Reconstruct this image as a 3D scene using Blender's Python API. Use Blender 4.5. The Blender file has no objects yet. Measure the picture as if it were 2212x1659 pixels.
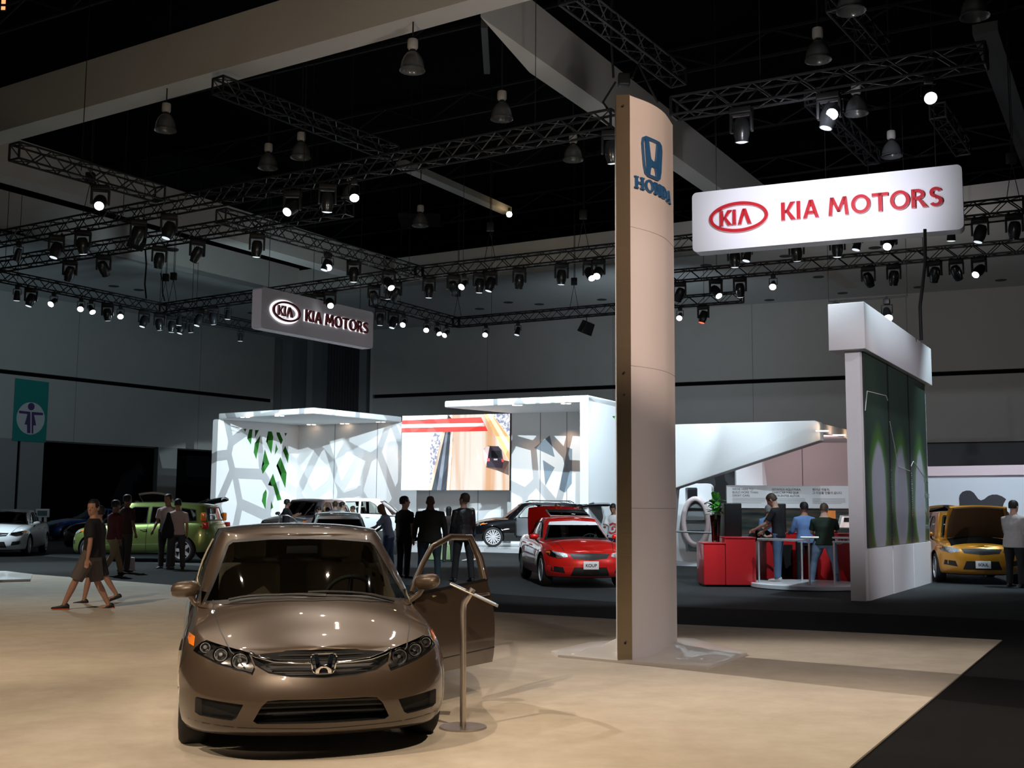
import bpy, bmesh, math, random
from mathutils import Vector, Matrix, Euler
from mathutils.bvhtree import BVHTree
from mathutils.geometry import delaunay_2d_cdt
random.seed(7)
SC = bpy.context.scene; COL = SC.collection; PI = math.pi
# ---------------- camera ----------------
F = 2450.0; CX, CY = 1106.0, 829.5; CH = 1.57
PITCH = math.atan(268.5 / F); ROLL = math.radians(.4)
CAMR = (Matrix.Rotation(PI/2 + PITCH, 4, 'X') @ Matrix.Rotation(ROLL, 4, 'Z')).to_3x3()
cd = bpy.data.cameras.new('camera'); cam = bpy.data.objects.new('camera', cd); COL.objects.link(cam)
cam.location = (0, 0, CH); cam.rotation_euler = CAMR.to_euler()
cd.sensor_fit = 'HORIZONTAL'; cd.sensor_width = 36; cd.lens = F * 36 / 2212; cd.clip_start = .05; cd.clip_end = 400
SC.camera = cam
SC.view_settings.view_transform = 'Standard'; SC.view_settings.look = 'None'
SC.view_settings.exposure = 0.0; SC.view_settings.gamma = 1.0; SC.view_settings.use_curve_mapping = False
# ---------------- ambient of the hall beyond the frame ----------------
wd = bpy.data.worlds.new('hall_ambient'); SC.world = wd; wd.use_nodes = True
wd.node_tree.nodes['Background'].inputs[0].default_value = (.62, .74, .8, 1)
wd.node_tree.nodes['Background'].inputs[1].default_value = .012

def ray(px, py):
    u = (px - CX) / F; v = (CY - py) / F
    return CAMR @ Vector((u, v, -1))
def U(px, py, z=0.0):                      # pixel ray met with a level plane
    d = ray(px, py); return Vector((0, 0, CH)) + d * ((z - CH) / d.z)
def W(px, py, Y):                          # pixel ray at a forward distance
    d = ray(px, py); return Vector((0, 0, CH)) + d * (Y / d.y)
def PX(p):
    q = CAMR.transposed() @ (Vector(p) - Vector((0, 0, CH)))
    return CX - F*q.x/q.z, CY + F*q.y/q.z

# ---------------- lamps of the hall ----------------
def spot(name, loc, aim, W_, col, size, blend=.5, r=.06):
    l = bpy.data.lights.new(name, 'SPOT'); l.energy = W_; l.color = col; l.spot_size = math.radians(size); l.spot_blend = blend
    l.shadow_soft_size = r
    o = bpy.data.objects.new(name, l); COL.objects.link(o); o.location = loc
    o.rotation_euler = (Vector(aim) - Vector(loc)).to_track_quat('-Z', 'Y').to_euler()
    return o
WARM = (1, .76, .52); COOL = (.74, .9, 1.0)
# warm display spots over the beige booth
for loc, aim, e, sz, c in (((-6, 2.5, 9.5), (-3.2, 6.6, 0), 2300, 50, 0), ((-.5, 3, 8), (-1.2, 7.0, .4), 500, 34, 0),
                        ((3.6, 2.5, 9.5), (2.2, 6.4, 0), 2900, 44, 0), ((-9, 8, 9.5), (-7, 13.5, 0), 2400, 52, 0), ((-10, 4, 9.5), (-5, 9.5, 0), 1500, 50, 0),
                        ((-5.5, 14, 10), (-2.2, 8.2, .6), 260, 30, 0), ((-1.5, 16, 11), (-1.2, 8.0, .6), 300, 24, 0), ((2.0, 13, 9.5), (-.6, 7.4, .4), 260, 30, 0),
                        ((-8, 16, 10.5), (-4.5, 9.0, 0), 300, 34, 0), ((0, 21, 13.5), (-1.2, 7.5, .8), 260, 14, 0), ((-4, 22, 13.5), (-1.5, 8.5, .8), 260, 14, 0), ((-2.4, 18, 11), (-1.6, 8, .7), 350, 14, 1), ((1.5, 19, 13), (-1.2, 8, .7), 350, 14, 1),
                        ((-4.5, 11, 9.0), (-2.0, 8.0, .6), 260, 30, 1), ((5.5, 8, 9.5), (5.0, 10.0, 0), 900, 54, 1), ((-6, 17.5, 8.0), (4.2, 9.6, 0), 3800, 34, 1)):
    spot('booth_spot', loc, aim, e, (1, .80, .60) if not c else (1, .9, .82), sz, .6, .045)
spot('pillar_spot', (4.2, 1.5, 7.0), (1.55, 12, 4.9), 3600, (1, .72, .56), 24)
spot('pillar_spot', (6, 3.0, 4.5), (1.6, 12, 1.6), 700, (1, .84, .86), 40)
spot('panel_wall_fill', (-1, 13, 6.5), (7.8, 22, 3.0), 1500, (.90, .86, .95), 34, .8)  # unseen spots added to brighten the tall panel wall
spot('panel_wall_fill', (14, 13, 6.5), (7.8, 22.3, 2.9), 2100, (.90, .84, .93), 40, .8)
spot('panel_wall_fill', (9, 14.5, 8), (6.3, 19.6, 3.2), 500, (1, .86, .84), 30)
spot('cabin_fill', (-1.6, -3.5, 6.0), (-1.7, 9.2, .95), 3800, (1, .82, .62), 15, .5, .03)  # unseen lamp added to lift the dark sedan cabin
# cool display spots over the far stand
for loc, aim, e, sz in (((-8, 42.3, 7.9), (-8.5, 50.5, 3.0), 3000, 74), ((-2, 40, 8.3), (-5.5, 52, 3.0), 3600, 52),
                        ((2.5, 36, 10), (0, 47.5, 2.5), 6500, 56), ((6, 40, 10), (5, 45, 3.5), 2800, 50),
                        ((-13, 33, 10), (-10, 27, 0), 5600, 62), ((-19, 30, 10), (-15, 31, 0), 8500, 60),
                        ((-2, 30, 10), (-3, 37, 0), 5200, 74), ((1, 17.5, 10), (1.4, 22, .5), 3600, 42), ((6, 30, 10), (3, 40, 0), 4200, 60),
                        ((6.5, 19, 10), (5.8, 25, .5), 3000, 50), ((3.2, 22, 9), (4, 29, 3.0), 2000, 40), ((5, 26, 7.5), (8.5, 33, 2.6), 900, 60), ((13.5, 27, 8), (15, 35.5, 2), 3200, 60), ((2.5, 25, 8), (5.3, 33, 1.2), 1600, 26), ((13, 24, 10), (11, 27, .5), 2600, 60)):  # portal, desk wall and side wall entries are added fill
    spot('stand_spot', loc, aim, e, COOL, sz)
spot('sign_fill', (-15, 36, 7.5), (-7.8, 45.5, 9.1), 420, (.9, .88, .95), 40, .9)  # unseen spot added to brighten the small sign
spot('sign_fill', (5.0, 20, 8.4), (7.7, 28, 9.2), 3600, (.86, .88, 1), 50, .9)  # unseen spot brightening the large sign
def gobo(loc, aim, e, size, sc, seed):
    o = spot('pattern_projector', loc, aim, e, (.8, .94, 1), size, .1, .01); l = o.data; l.use_nodes = True; nt = l.node_tree; em = nt.nodes['Emission']
    tc = nt.nodes.new('ShaderNodeTexCoord'); sp = nt.nodes.new('ShaderNodeSeparateXYZ'); nt.links.new(tc.outputs['Normal'], sp.inputs[0])
    cb = nt.nodes.new('ShaderNodeCombineXYZ')
    for i, k in enumerate('XY'):
        dv = nt.nodes.new('ShaderNodeMath'); dv.operation = 'DIVIDE'; nt.links.new(sp.outputs[k], dv.inputs[0]); nt.links.new(sp.outputs['Z'], dv.inputs[1]); nt.links.new(dv.outputs[0], cb.inputs[i])
    cb.inputs[2].default_value = 0
    mp = nt.nodes.new('ShaderNodeMapping'); mp.inputs['Location'].default_value = (seed, seed*.7, 0); mp.inputs['Rotation'].default_value = (0, 0, .5); mp.inputs['Scale'].default_value = (1, .6, 1)
    vo = nt.nodes.new('ShaderNodeTexVoronoi'); vo.voronoi_dimensions = '2D'; vo.feature = 'DISTANCE_TO_EDGE'; vo.inputs['Scale'].default_value = sc
    gt = nt.nodes.new('ShaderNodeMath'); gt.operation = 'GREATER_THAN'; gt.inputs[1].default_value = .11
    nt.links.new(cb.outputs[0], mp.inputs[0]); nt.links.new(mp.outputs[0], vo.inputs['Vector']); nt.links.new(vo.outputs['Distance'], gt.inputs[0]); nt.links.new(gt.outputs[0], em.inputs['Strength'])
    return o
gobo((-5, 36, 7.9), (-11.2, 53.0, 2.8), 12000, 26, 15, 3.1)
gobo((-3, 37, 8.5), (-6.6, 55.0, 2.4), 9000, 26, 15, 7.7)
gobo((-3, 34, 8.5), (1.8, 48.5, 3.2), 8000, 28, 13, 5.2)
# added unseen fill standing in for bounce light on soffits and beams
for loc, aim, e, c in (((-10, 48, 6.8), (-17, 60, 13), 1100, (.66, .9, 1)), ((6, 52, 7), (8, 66, 13), 1100, (.7, .85, .95)), ((-22, 44, 6.5), (-30, 56, 8), 1100, (.66, .86, 1)),
                       ((14, 40, 7), (20, 60, 11), 1200, (1, .93, .88)), ((-5, 17, 5), (-5, 30, 13), 900, (1, .78, .55)), ((3, 18, 5), (4, 36, 13.5), 1300, (.9, .88, .85))):
    spot('bounce_fill', loc, aim, e, c, 110, 1, .5)

# ---------------- helpers ----------------
_M = {}
def mat(name, col=(.5, .5, .5), rough=.5, metal=0, emit=None, estr=0, coat=0, trans=0, noise=None, bump=0, nscale=20, ior=1.45, alpha=1):
    if name in _M: return _M[name]
    m = bpy.data.materials.new(name); m.use_nodes = True; _M[name] = m
    nt = m.node_tree; b = nt.nodes['Principled BSDF']
    b.inputs['Base Color'].default_value = (*col, 1); b.inputs['Roughness'].default_value = rough; b.inputs['Metallic'].default_value = metal
    b.inputs['Coat Weight'].default_value = coat; b.inputs['Coat Roughness'].default_value = .03; b.inputs['Transmission Weight'].default_value = trans; b.inputs['IOR'].default_value = ior
    b.inputs['Alpha'].default_value = alpha
    if emit: b.inputs['Emission Color'].default_value = (*emit, 1); b.inputs['Emission Strength'].default_value = estr
    if noise is None and rough > .3 and not emit: noise = .12
    if noise:
        tc = nt.nodes.new('ShaderNodeTexCoord'); n = nt.nodes.new('ShaderNodeTexNoise'); n.inputs['Scale'].default_value = nscale; n.inputs['Detail'].default_value = 5
        mr = nt.nodes.new('ShaderNodeMapRange'); mr.inputs[3].default_value = 1 - noise; mr.inputs[4].default_value = 1 + noise
        mx = nt.nodes.new('ShaderNodeMix'); mx.data_type = 'RGBA'; mx.blend_type = 'MULTIPLY'; mx.inputs[0].default_value = 1
        mx.inputs[6].default_value = (*col, 1)
        nt.links.new(tc.outputs['Object'], n.inputs['Vector']); nt.links.new(n.outputs['Fac'], mr.inputs[0])
        nt.links.new(mr.outputs[0], mx.inputs[7]); nt.links.new(mx.outputs[2], b.inputs['Base Color'])
        if bump:
            bp = nt.nodes.new('ShaderNodeBump'); bp.inputs['Strength'].default_value = bump; bp.inputs['Distance'].default_value = .02
            nt.links.new(n.outputs['Fac'], bp.inputs['Height']); nt.links.new(bp.outputs[0], b.inputs['Normal'])
    if emit: m.cycles.emission_sampling = 'NONE' if estr < 60 and estr != 4.01 else 'AUTO'
    return m
def node_mat(name, build, rough=.5, emit=False, coat=0):
    m = bpy.data.materials.new(name); m.use_nodes = True; nt = m.node_tree; b = nt.nodes['Principled BSDF']; b.inputs['Roughness'].default_value = rough; b.inputs['Coat Weight'].default_value = coat
    build(nt, b); return m

class MB:
    def __init__(s): s.v = []; s.f = []
    def add(s, vs, fs):
        n = len(s.v); s.v += [tuple(v) for v in vs]; s.f += [tuple(i + n for i in f) for f in fs]; return s
    def box(s, a, b, M=None):
        x0, y0, z0 = a; x1, y1, z1 = b
        vs = [Vector(p) for p in ((x0,y0,z0),(x1,y0,z0),(x1,y1,z0),(x0,y1,z0),(x0,y0,z1),(x1,y0,z1),(x1,y1,z1),(x0,y1,z1))]
        if M: vs = [M @ v for v in vs]
        return s.add(vs, [(0,3,2,1),(4,5,6,7),(0,1,5,4),(1,2,6,5),(2,3,7,6),(3,0,4,7)])
    def tube(s, pts, r, n=8, cap=True, rs=None):
        pts = [Vector(p) for p in pts]; rings = []
        N0 = None
        for i, p in enumerate(pts):
            t = (pts[min(i+1, len(pts)-1)] - pts[max(i-1, 0)]).normalized()
            if N0 is None:
                N0 = t.orthogonal().normalized()
            N0 = (N0 - t * N0.dot(t))
            N0 = N0.normalized() if N0.length > 1e-6 else t.orthogonal().normalized()
            B = t.cross(N0); rr = rs[i] if rs else r
            rings.append([p + (N0*math.cos(2*PI*k/n) + B*math.sin(2*PI*k/n))*rr for k in range(n)])
        vs = [v for g in rings for v in g]; fs = []
        for i in range(len(pts)-1):
            for k in range(n):
                a = i*n+k; b = i*n+(k+1) % n; fs.append((a, b, b+n, a+n))
        if cap: fs.append(tuple(range(n))[::-1]); fs.append(tuple((len(pts)-1)*n + k for k in range(n)))
        return s.add(vs, fs)
    def lathe(s, prof, n=24, M=None, axis='Z'):      # prof: list of (r, h)
        vs = []; fs = []
        for r, h in prof:
            for k in range(n):
                a = 2*PI*k/n; c, d = r*math.cos(a), r*math.sin(a)
                p = Vector((c, d, h)) if axis == 'Z' else (Vector((c, h, d)) if axis == 'Y' else Vector((h, c, d)))
                vs.append(M @ p if M else p)
        for i in range(len(prof)-1):
            for k in range(n):
                a = i*n+k; b = i*n+(k+1) % n; fs.append((a, b, b+n, a+n))
        fs.append(tuple(range(n))); fs.append(tuple((len(prof)-1)*n+k for k in range(n)))
        return s.add(vs, fs)
    def prism(s, poly, d0, d1, M=None):              # 2D polygon (x, z) swept along y from d0 to d1
        n = len(poly); vs = [Vector((x, d0, z)) for x, z in poly] + [Vector((x, d1, z)) for x, z in poly]
        if M: vs = [M @ v for v in vs]
        fs = [tuple(range(n)), tuple(range(2*n-1, n-1, -1))] + [(i, (i+1) % n, (i+1) % n+n, i+n)[::-1] for i in range(n)]
        return s.add(vs, fs)
    def slab(s, quad, t):                            # planar polygon of 3D points thickened by vector t
        n = len(quad); t = Vector(t); vs = [Vector(q) for q in quad] + [Vector(q)+t for q in quad]
        return s.add(vs, [tuple(range(n)), tuple(range(2*n-1, n-1, -1))] + [(i, (i+1) % n, (i+1) % n+n, i+n)[::-1] for i in range(n)])
    def mesh(s, name):
        me = bpy.data.meshes.new(name); me.from_pydata(s.v, [], s.f); me.update()
        bm = bmesh.new(); bm.from_mesh(me); bmesh.ops.recalc_face_normals(bm, faces=bm.faces); bm.to_mesh(me); bm.free()
        return me
    def build(s, name, m, parent=None, smooth=None, bevel=0):
        me = s.mesh(name)
        return link(name, me, m, parent, smooth, bevel)
def link(name, me, m, parent=None, smooth=None, bevel=0):
    if bevel:
        bm = bmesh.new(); bm.from_mesh(me)
        bmesh.ops.bevel(bm, geom=[e for e in bm.edges if len(e.link_faces) == 2 and e.calc_face_angle(0) > .6], offset=bevel, segments=3, profile=.5, affect='EDGES')
        bm.to_mesh(me); bm.free()
    if smooth is not None or bevel:
        for p in me.polygons: p.use_smooth = True
        me.set_sharp_from_angle(angle=math.radians(smooth or 40))
    if m is not None and not me.materials: me.materials.append(m)
    o = bpy.data.objects.new(name, me); COL.objects.link(o)
    if parent is not None: o.parent = parent
    return o
def thing(name, label, cat, loc=(0, 0, 0), rz=0, group=None):
    o = bpy.data.objects.new(name, None); COL.objects.link(o); o.location = loc; o.rotation_euler = (0, 0, rz); o.empty_display_size = .1
    return tag(o, label, cat, group)
def tag(o, label, cat, group=None):
    o['label'] = label; o['category'] = cat
    if group: o['group'] = group
    return o
def struct(o): o['kind'] = 'structure'; return o
def dup(root, loc=None, rz=None, label=None, group=None):
    r = root.copy(); COL.objects.link(r)
    if loc is not None: r.location = loc
    if rz is not None: r.rotation_euler = (0, 0, rz)
    if label: r['label'] = label
    if group: r['group'] = group
    def kids(a, b):
        for c in list(a.children):
            d = c.copy(); COL.objects.link(d); d.parent = b; kids(c, d)
    for c in list(root.children):
        d = c.copy(); COL.objects.link(d); d.parent = r
        for g in list(c.children):
            e = g.copy(); COL.objects.link(e); e.parent = d
    return r
def text_mesh(txt, size, depth=.0, extrude=True, align='CENTER', shear=0, bold=0):
    cu = bpy.data.curves.new('t', 'FONT'); cu.body = txt; cu.size = size; cu.align_x = align; cu.extrude = depth; cu.shear = shear; cu.offset = bold
    o = bpy.data.objects.new('t', cu); COL.objects.link(o)
    dg = bpy.context.evaluated_depsgraph_get(); me = bpy.data.meshes.new_from_object(o.evaluated_get(dg))
    bpy.data.objects.remove(o); bpy.data.curves.remove(cu); return me
def frame_matrix(o, xdir, up=(0, 0, 1)):     # local x along xdir, local z up, local y into the wall
    x = Vector(xdir).normalized(); z = Vector(up); y = z.cross(x).normalized()
    M = Matrix((x, y, z)).transposed().to_4x4(); M.translation = Vector(o); return M
def place_text(txt, size, M, m, parent, name='lettering', depth=.004, bold=0, align='CENTER'):
    me = text_mesh(txt, size, depth, align=align, bold=bold)
    R = Matrix.Rotation(PI/2, 4, 'X')
    me.transform(M @ R); me.materials.clear()
    return link(name, me, m, parent)
def smoothstep(a, b, x):
    t = max(0, min(1, (x-a)/(b-a))); return t*t*(3-2*t)
def interp(keys, x):                          # monotone-ish cubic through (x, y) keys
    if x <= keys[0][0]: return keys[0][1]
    if x >= keys[-1][0]: return keys[-1][1]
    for i in range(len(keys)-1):
        if keys[i][0] <= x <= keys[i+1][0]: break
    x0, y0 = keys[i]; x1, y1 = keys[i+1]; h = x1-x0; d = (y1-y0)/h
    def sl(j):
        if j == 0 or j == len(keys)-1: return (keys[min(j+1, len(keys)-1)][1]-keys[max(j-1, 0)][1])/(keys[min(j+1, len(keys)-1)][0]-keys[max(j-1, 0)][0])
        a = (keys[j][1]-keys[j-1][1])/(keys[j][0]-keys[j-1][0]); b = (keys[j+1][1]-keys[j][1])/(keys[j+1][0]-keys[j][0])
        return 0 if a*b <= 0 else 2*a*b/(a+b)
    m0, m1 = sl(i), sl(i+1); t = (x-x0)/h
    return (2*t**3-3*t*t+1)*y0 + (t**3-2*t*t+t)*h*m0 + (-2*t**3+3*t*t)*y1 + (t**3-t*t)*h*m1

# ---------------- materials of the hall ----------------
def carpet(name, c1, c2, sc, rough=.95, spec=.2):
    def b_(nt, b):
        tc = nt.nodes.new('ShaderNodeTexCoord'); n = nt.nodes.new('ShaderNodeTexNoise'); n.inputs['Scale'].default_value = sc; n.inputs['Detail'].default_value = 8; n.inputs['Roughness'].default_value = .7
        cr = nt.nodes.new('ShaderNodeValToRGB'); cr.color_ramp.elements[0].color = (*c1, 1); cr.color_ramp.elements[1].color = (*c2, 1); cr.color_ramp.elements[0].position = .3; cr.color_ramp.elements[1].position = .7
        n2 = nt.nodes.new('ShaderNodeTexNoise'); n2.inputs['Scale'].default_value = 260; bp = nt.nodes.new('ShaderNodeBump'); bp.inputs['Strength'].default_value = .5; bp.inputs['Distance'].default_value = .004
        nt.links.new(tc.outputs['Object'], n.inputs['Vector']); nt.links.new(tc.outputs['Object'], n2.inputs['Vector']); nt.links.new(n.outputs['Fac'], cr.inputs[0]); nt.links.new(cr.outputs[0], b.inputs['Base Color'])
        nt.links.new(n2.outputs['Fac'], bp.inputs['Height']); nt.links.new(bp.outputs[0], b.inputs['Normal']); b.inputs['Specular IOR Level'].default_value = spec
    return node_mat(name, b_, rough)
M_FLOOR = carpet('charcoal_carpet', (.014, .017, .019), (.024, .029, .031), .9, .75, .35)
M_BEIGE = carpet('beige_carpet', (.50, .43, .34), (.62, .55, .45), 2.2)
M_WALL = mat('hall_wall_paint', (.42, .42, .41), .8, noise=.05, nscale=1.5)
M_BEAM = mat('concrete_beam_paint', (.55, .52, .48), .75, noise=.05, nscale=.6)
M_SOFF = mat('soffit_paint', (.55, .56, .56), .7, noise=.06, nscale=.8)
M_DARK = mat('blackout_ceiling', (.006, .006, .007), .9)
_M['blackout_ceiling'].node_tree.nodes['Principled BSDF'].inputs['Specular IOR Level'].default_value = 0
M_STEEL = mat('dark_roof_steel', (.009, .009, .01), .8)
M_BLK = mat('matte_black', (.012, .012, .013), .5)
M_TRUSS = mat('black_truss_paint', (.022, .022, .024), .42, .3)
M_WHITE = mat('stand_white_gloss', (.80, .81, .82), .35, coat=.3, noise=.02)
M_WHITE2 = mat('stand_white_matte', (.78, .79, .8), .6, noise=.03)
M_LIT = mat('lit_lens', (1, 1, 1), .3, emit=(.93, .97, 1), estr=14)
M_GLINT = mat('dim_lens', (.5, .55, .6), .1, emit=(.85, .93, 1), estr=.9)
M_OFF = mat('unlit_lens', (.06, .07, .09), .08, coat=1)
M_RED = mat('red_laminate', (.56, .018, .022), .35, coat=.3, noise=.03)
M_METAL = mat('brushed_steel', (.5, .5, .5), .3, 1, noise=.08, nscale=60)
M_CHROME = mat('chrome', (.9, .9, .9), .06, 1)
M_BLACKGL = mat('black_gloss', (.01, .01, .012), .08, coat=1)
M_RUB = mat('black_rubber', (.015, .015, .015), .75)

# ---------------- room shell ----------------
ZS, ZT, ZC = 13.3, 14.9, 18.0
def up(p, z): return Vector((p[0], p[1], z))
def vwall(name, a, b, z0, z1, m, t=.3, back=True):
    a, b = Vector(a), Vector(b); n = Vector((-(b-a).y, (b-a).x, 0)).normalized()*t
    if n.y < 0 and back: n = -n
    o = MB().slab([up(a, z0), up(b, z0), up(b, z1), up(a, z1)], n).build(name, m); return struct(o)
struct(MB().slab([(-75, -12, 0), (75, -12, 0), (75, 100, 0), (-75, 100, 0)], (0, 0, -.2)).build('floor', M_FLOOR))
struct(MB().slab([(-75, -12, ZC), (75, -12, ZC), (75, 100, ZC), (-75, 100, ZC)], (0, 0, .2)).build('ceiling', M_DARK))
La, Lb = U(0, 627, ZS), U(594, 729, ZS); dL = (Lb-La).normalized(); La = La - dL*40
Ra, Rb = U(808, 713, ZS), U(2212, 617, ZS); dR = (Rb-Ra).normalized(); Rb = Rb + dR*25
ZW, ZL = 5.2, 8.85
for nm, a, b in (('left', La, Lb), ('right', Ra, Rb)):
    vwall('wall_'+nm+'_upper', a, b, ZL+.12, ZS, M_WALL, .4)
    vwall('wall_'+nm+'_middle', a, b, ZW, ZL-.12, M_WALL, .4)
    d = (b-a).normalized(); n = Vector((-d.y, d.x, 0)); n = n if n.y > 0 else -n
    vwall('wall_'+nm+'_reveal', a+n*.25, b+n*.25, ZL-.12, ZL+.12, M_DARK, .1)
    vwall('wall_'+nm+'_lower', a+n*(3.0 if nm == 'left' else .5), b+n*(3.0 if nm == 'left' else .5), 0, ZW+.1, M_DARK if nm == 'left' else mat('lower_wall', (.14, .15, .17), .8), .3)
# faint seams on the upper walls
mb = MB()
for a, b, st in ((La, Lb, 9.), (Ra, Rb, 8.4)):
    d = (b-a).normalized(); n = Vector((-d.y, d.x, 0)); n = n if n.y > 0 else -n; L = (b-a).length; k = st
    while k < L:
        for z0, z1 in ((ZW, ZL-.12), (ZL+.12, ZS)):
            p = a + d*k - n*.004; mb.slab([up(p, z0), up(p+d*.03, z0), up(p+d*.03, z1), up(p, z1)], n*.003)
        k += st
struct(mb.build('trim_1', mat('seam_grey', (.2, .2, .2), .8)))
# corner bay between both walls
dn = Vector((.15, 1, 0)).normalized()
c1, c2 = Lb + dn*2.5, Ra + dn*2.5
vwall('wall_corner', c1, c2, 0, ZS, mat('corner_wall', (.16, .17, .18), .8), .3)
mb = MB()
d = (c2-c1).normalized(); L = (c2-c1).length
for t, w in ((.10, .9), (.34, .5), (.88, .6)):
    p = c1 + d*L*t; mb.box((-w/2, -1.0, 0), (w/2, 0, ZS), frame_matrix(up(p, 0), d))
struct(mb.build('wall_corner_pilasters', mat('pilaster', (.24, .25, .26), .8)))
mb = MB()
for k in range(26):
    p = c1 + d*L*(.46+.38*k/26); mb.tube([up(p, 0)+Vector((0, -.3-.12*(k % 2), 0)), up(p, ZS)+Vector((0, -.3-.12*(k % 2), 0))], .13, 6)
tag(mb.build('curtain', mat('dark_drape', (.05, .052, .056), .9)), 'dark pleated drape hanging in the far corner of the hall', 'curtain')
struct(vwall('wall_left_return', Lb, c1, 0, ZS, M_WALL, .2)); struct(vwall('wall_right_return', Ra, c2, 0, ZS, M_WALL, .2))
# columns below the left wall
mb = MB()
for px0, px1 in ((-60, 36), (42, 93), (341, 382)):
    def onwall(px):
        d_ = ray(px, 1000); d_ = Vector((d_.x, d_.y, 0)); A = La; e = dL
        t = (A.x*e.y - A.y*e.x)/(d_.x*e.y - d_.y*e.x); return d_*t
    a, b = onwall(px0), onwall(px1); mb.slab([up(a, 0), up(b, 0), up(b, ZW), up(a, ZW)], Vector((-.6, 1.1, 0)))
struct(mb.build('wall_left_columns', mat('column_paint', (.26, .27, .27), .8)))
# perimeter soffit and its fascias
l1, l2 = U(139, 526, ZS), U(558, 624, ZS); dl = (l2-l1).normalized()
r1, r2 = U(900, 616, ZS), U(2212, 470, ZS); dr = (r2-r1).normalized(); r2 = r2 + dr*20; l1 = l1 - dl*30
den = dl.x*dr.y - dl.y*dr.x; t = ((r1-l1).x*dr.y - (r1-l1).y*dr.x)/den; cc = l1 + dl*t
struct(MB().slab([l1, cc, Lb+dL*6, La], (0, 0, .25)).build('ceiling_soffit_left', M_SOFF))
struct(MB().slab([cc, r2, Rb, Ra-dR*6], (0, 0, .26)).build('ceiling_soffit_right', M_SOFF))
struct(MB().slab([up(l1, ZS), up(cc, ZS), up(cc, 15.0), up(l1, 15.0)], (-.3, .2, 0)).build('wall_left_fascia', M_BEAM))
struct(MB().slab([up(cc, ZS), up(r2, ZS), up(r2, ZT), up(cc, ZT)], (.1, .3, 0)).build('wall_right_fascia', M_BEAM))
# soffit recesses
mb = MB()
for px, py in ((372, 540), (246, 618), (300, 626), (545, 676), (1036, 667), (1098, 653), (1165, 657), (1300, 647), (1525, 573), (1697, 553), (1768, 598), (1890, 535), (2162, 605), (1662, 648), (1820, 633), (1985, 620)):
    p = U(px, py, ZS); mb.lathe([(.28, -.02), (.3, .05)], 12, Matrix.Translation(p))
struct(mb.build('ceiling_downlight_recesses', mat('recess_dark', (.04, .04, .045), .6)))
# deep concrete beams
def beam(name, n0, n1, f0, f1, ext0=0, ext1=0, z1=14.75):
    a, b, c, e = U(*n0, ZS), U(*n1, ZS), U(*f1, ZS), U(*f0, ZS)
    d = (b-a).normalized(); a = a-d*ext0; b = b+d*ext1; d2 = (c-e).normalized(); e = e-d2*ext0; c = c+d2*ext1
    return struct(MB().slab([a, b, c, e], (0, 0, z1-ZS)).build(name, M_BEAM))
beam('ceiling_beam_front', (50, 270), (935, 22), (50, 300), (975, 47), 20, 25)
beam('ceiling_beam_middle', (1106, 85), (1543, 397), (1200, 195), (1504, 403), 1.5, 22)
beam('ceiling_beam_left', (0, 375), (550, 531), (0, 394), (550, 546), 20, 9.5)
# roof steel
mb = MB()
for k in range(9):
    y = 10 + k*8
    a = Vector((-40, y-14, 16.9)); b = Vector((40, y+32-46*0, 16.9)) ; b = Vector((40, y-14+46-46*1.55, 16.9))
    a = Vector((-35, y+20, 16.9)); b = Vector((35, y-20, 16.9))
    for dz in (0, .9): mb.tube([a+Vector((0, 0, dz)), b+Vector((0, 0, dz))], .06, 4)
    for j in range(40):
        p = a.lerp(b, j/40); q = a.lerp(b, (j+1)/40); mb.tube([p+Vector((0, 0, .9*(j % 2))), q+Vector((0, 0, .9*((j+1) % 2)))], .035, 4, False)
struct(mb.build('ceiling_joists', M_STEEL))
# long light-grey struts under the roof
def strut(px0, px1, z, label, w=.34, mcol=(.2, .2, .2)):
    a, b = U(*px0, z), U(*px1, z); d = b-a
    o = MB().box((0, -w/2, 0), (d.length, w/2, .3), frame_matrix(a, (d.x, d.y, 0))).build('roof_strut', mat('strut_grey%.2f' % mcol[0], mcol, .6)); return tag(o, label, 'roof strut')
strut((866, 362), (1096, 462), 15.6, 'pale grey strut running back to the warm bare lamp under the black roof', .5, (.30, .29, .27))
strut((2128, 70), (2250, 420), 15.6, 'dark grey slanting strut at the upper right corner', .7, (.10, .10, .10))
strut((1046, 60), (1052, 160), 15.9, 'short faint grey strut beside the concrete beam crossing', .2, (.08, .08, .08))
t = thing('bare_lamp', 'warm glowing bare lamp at the end of the pale roof strut', 'lamp', U(1100, 463, 15.3))
MB().lathe([(0, -.14), (.1, -.1), (.14, 0), (.1, .1), (0, .14)], 16).build('bulb', mat('warm_bulb', (1, .8, .5), .3, emit=(1, .72, .38), estr=30), t, 80)
MB().lathe([(.06, .1), (.06, .3)], 12).build('socket', M_BLK, t)
# darker, near-black layer over the floor around the booth
ap = [U(*p) for p in ((-700, 1140), (0, 1196), (480, 1226), (1075, 1284), (1340, 1302), (1463, 1312), (1860, 1326), (2300, 1345), (4200, 1420), (4200, 2900), (-3000, 2900))]
struct(MB().slab([up(p, .0) for p in ap], (0, 0, .008)).build('floor_aisle_layer', carpet('near_black_layer', (.006, .006, .006), (.010, .010, .010), 1.2, .9, .15)))
# the beige booth carpet
bp = [U(*p) for p in ((-700, 1195), (0, 1237), (300, 1260), (1075, 1325), (1340, 1341), (1470, 1352), (1900, 1372), (2165, 1386), (1838, 1662), (1500, 2150), (1100, 2900), (-3000, 2900))]
struct(MB().slab([up(p, .0) for p in bp], (0, 0, .02)).build('floor_booth_carpet', M_BEIGE))
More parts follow.
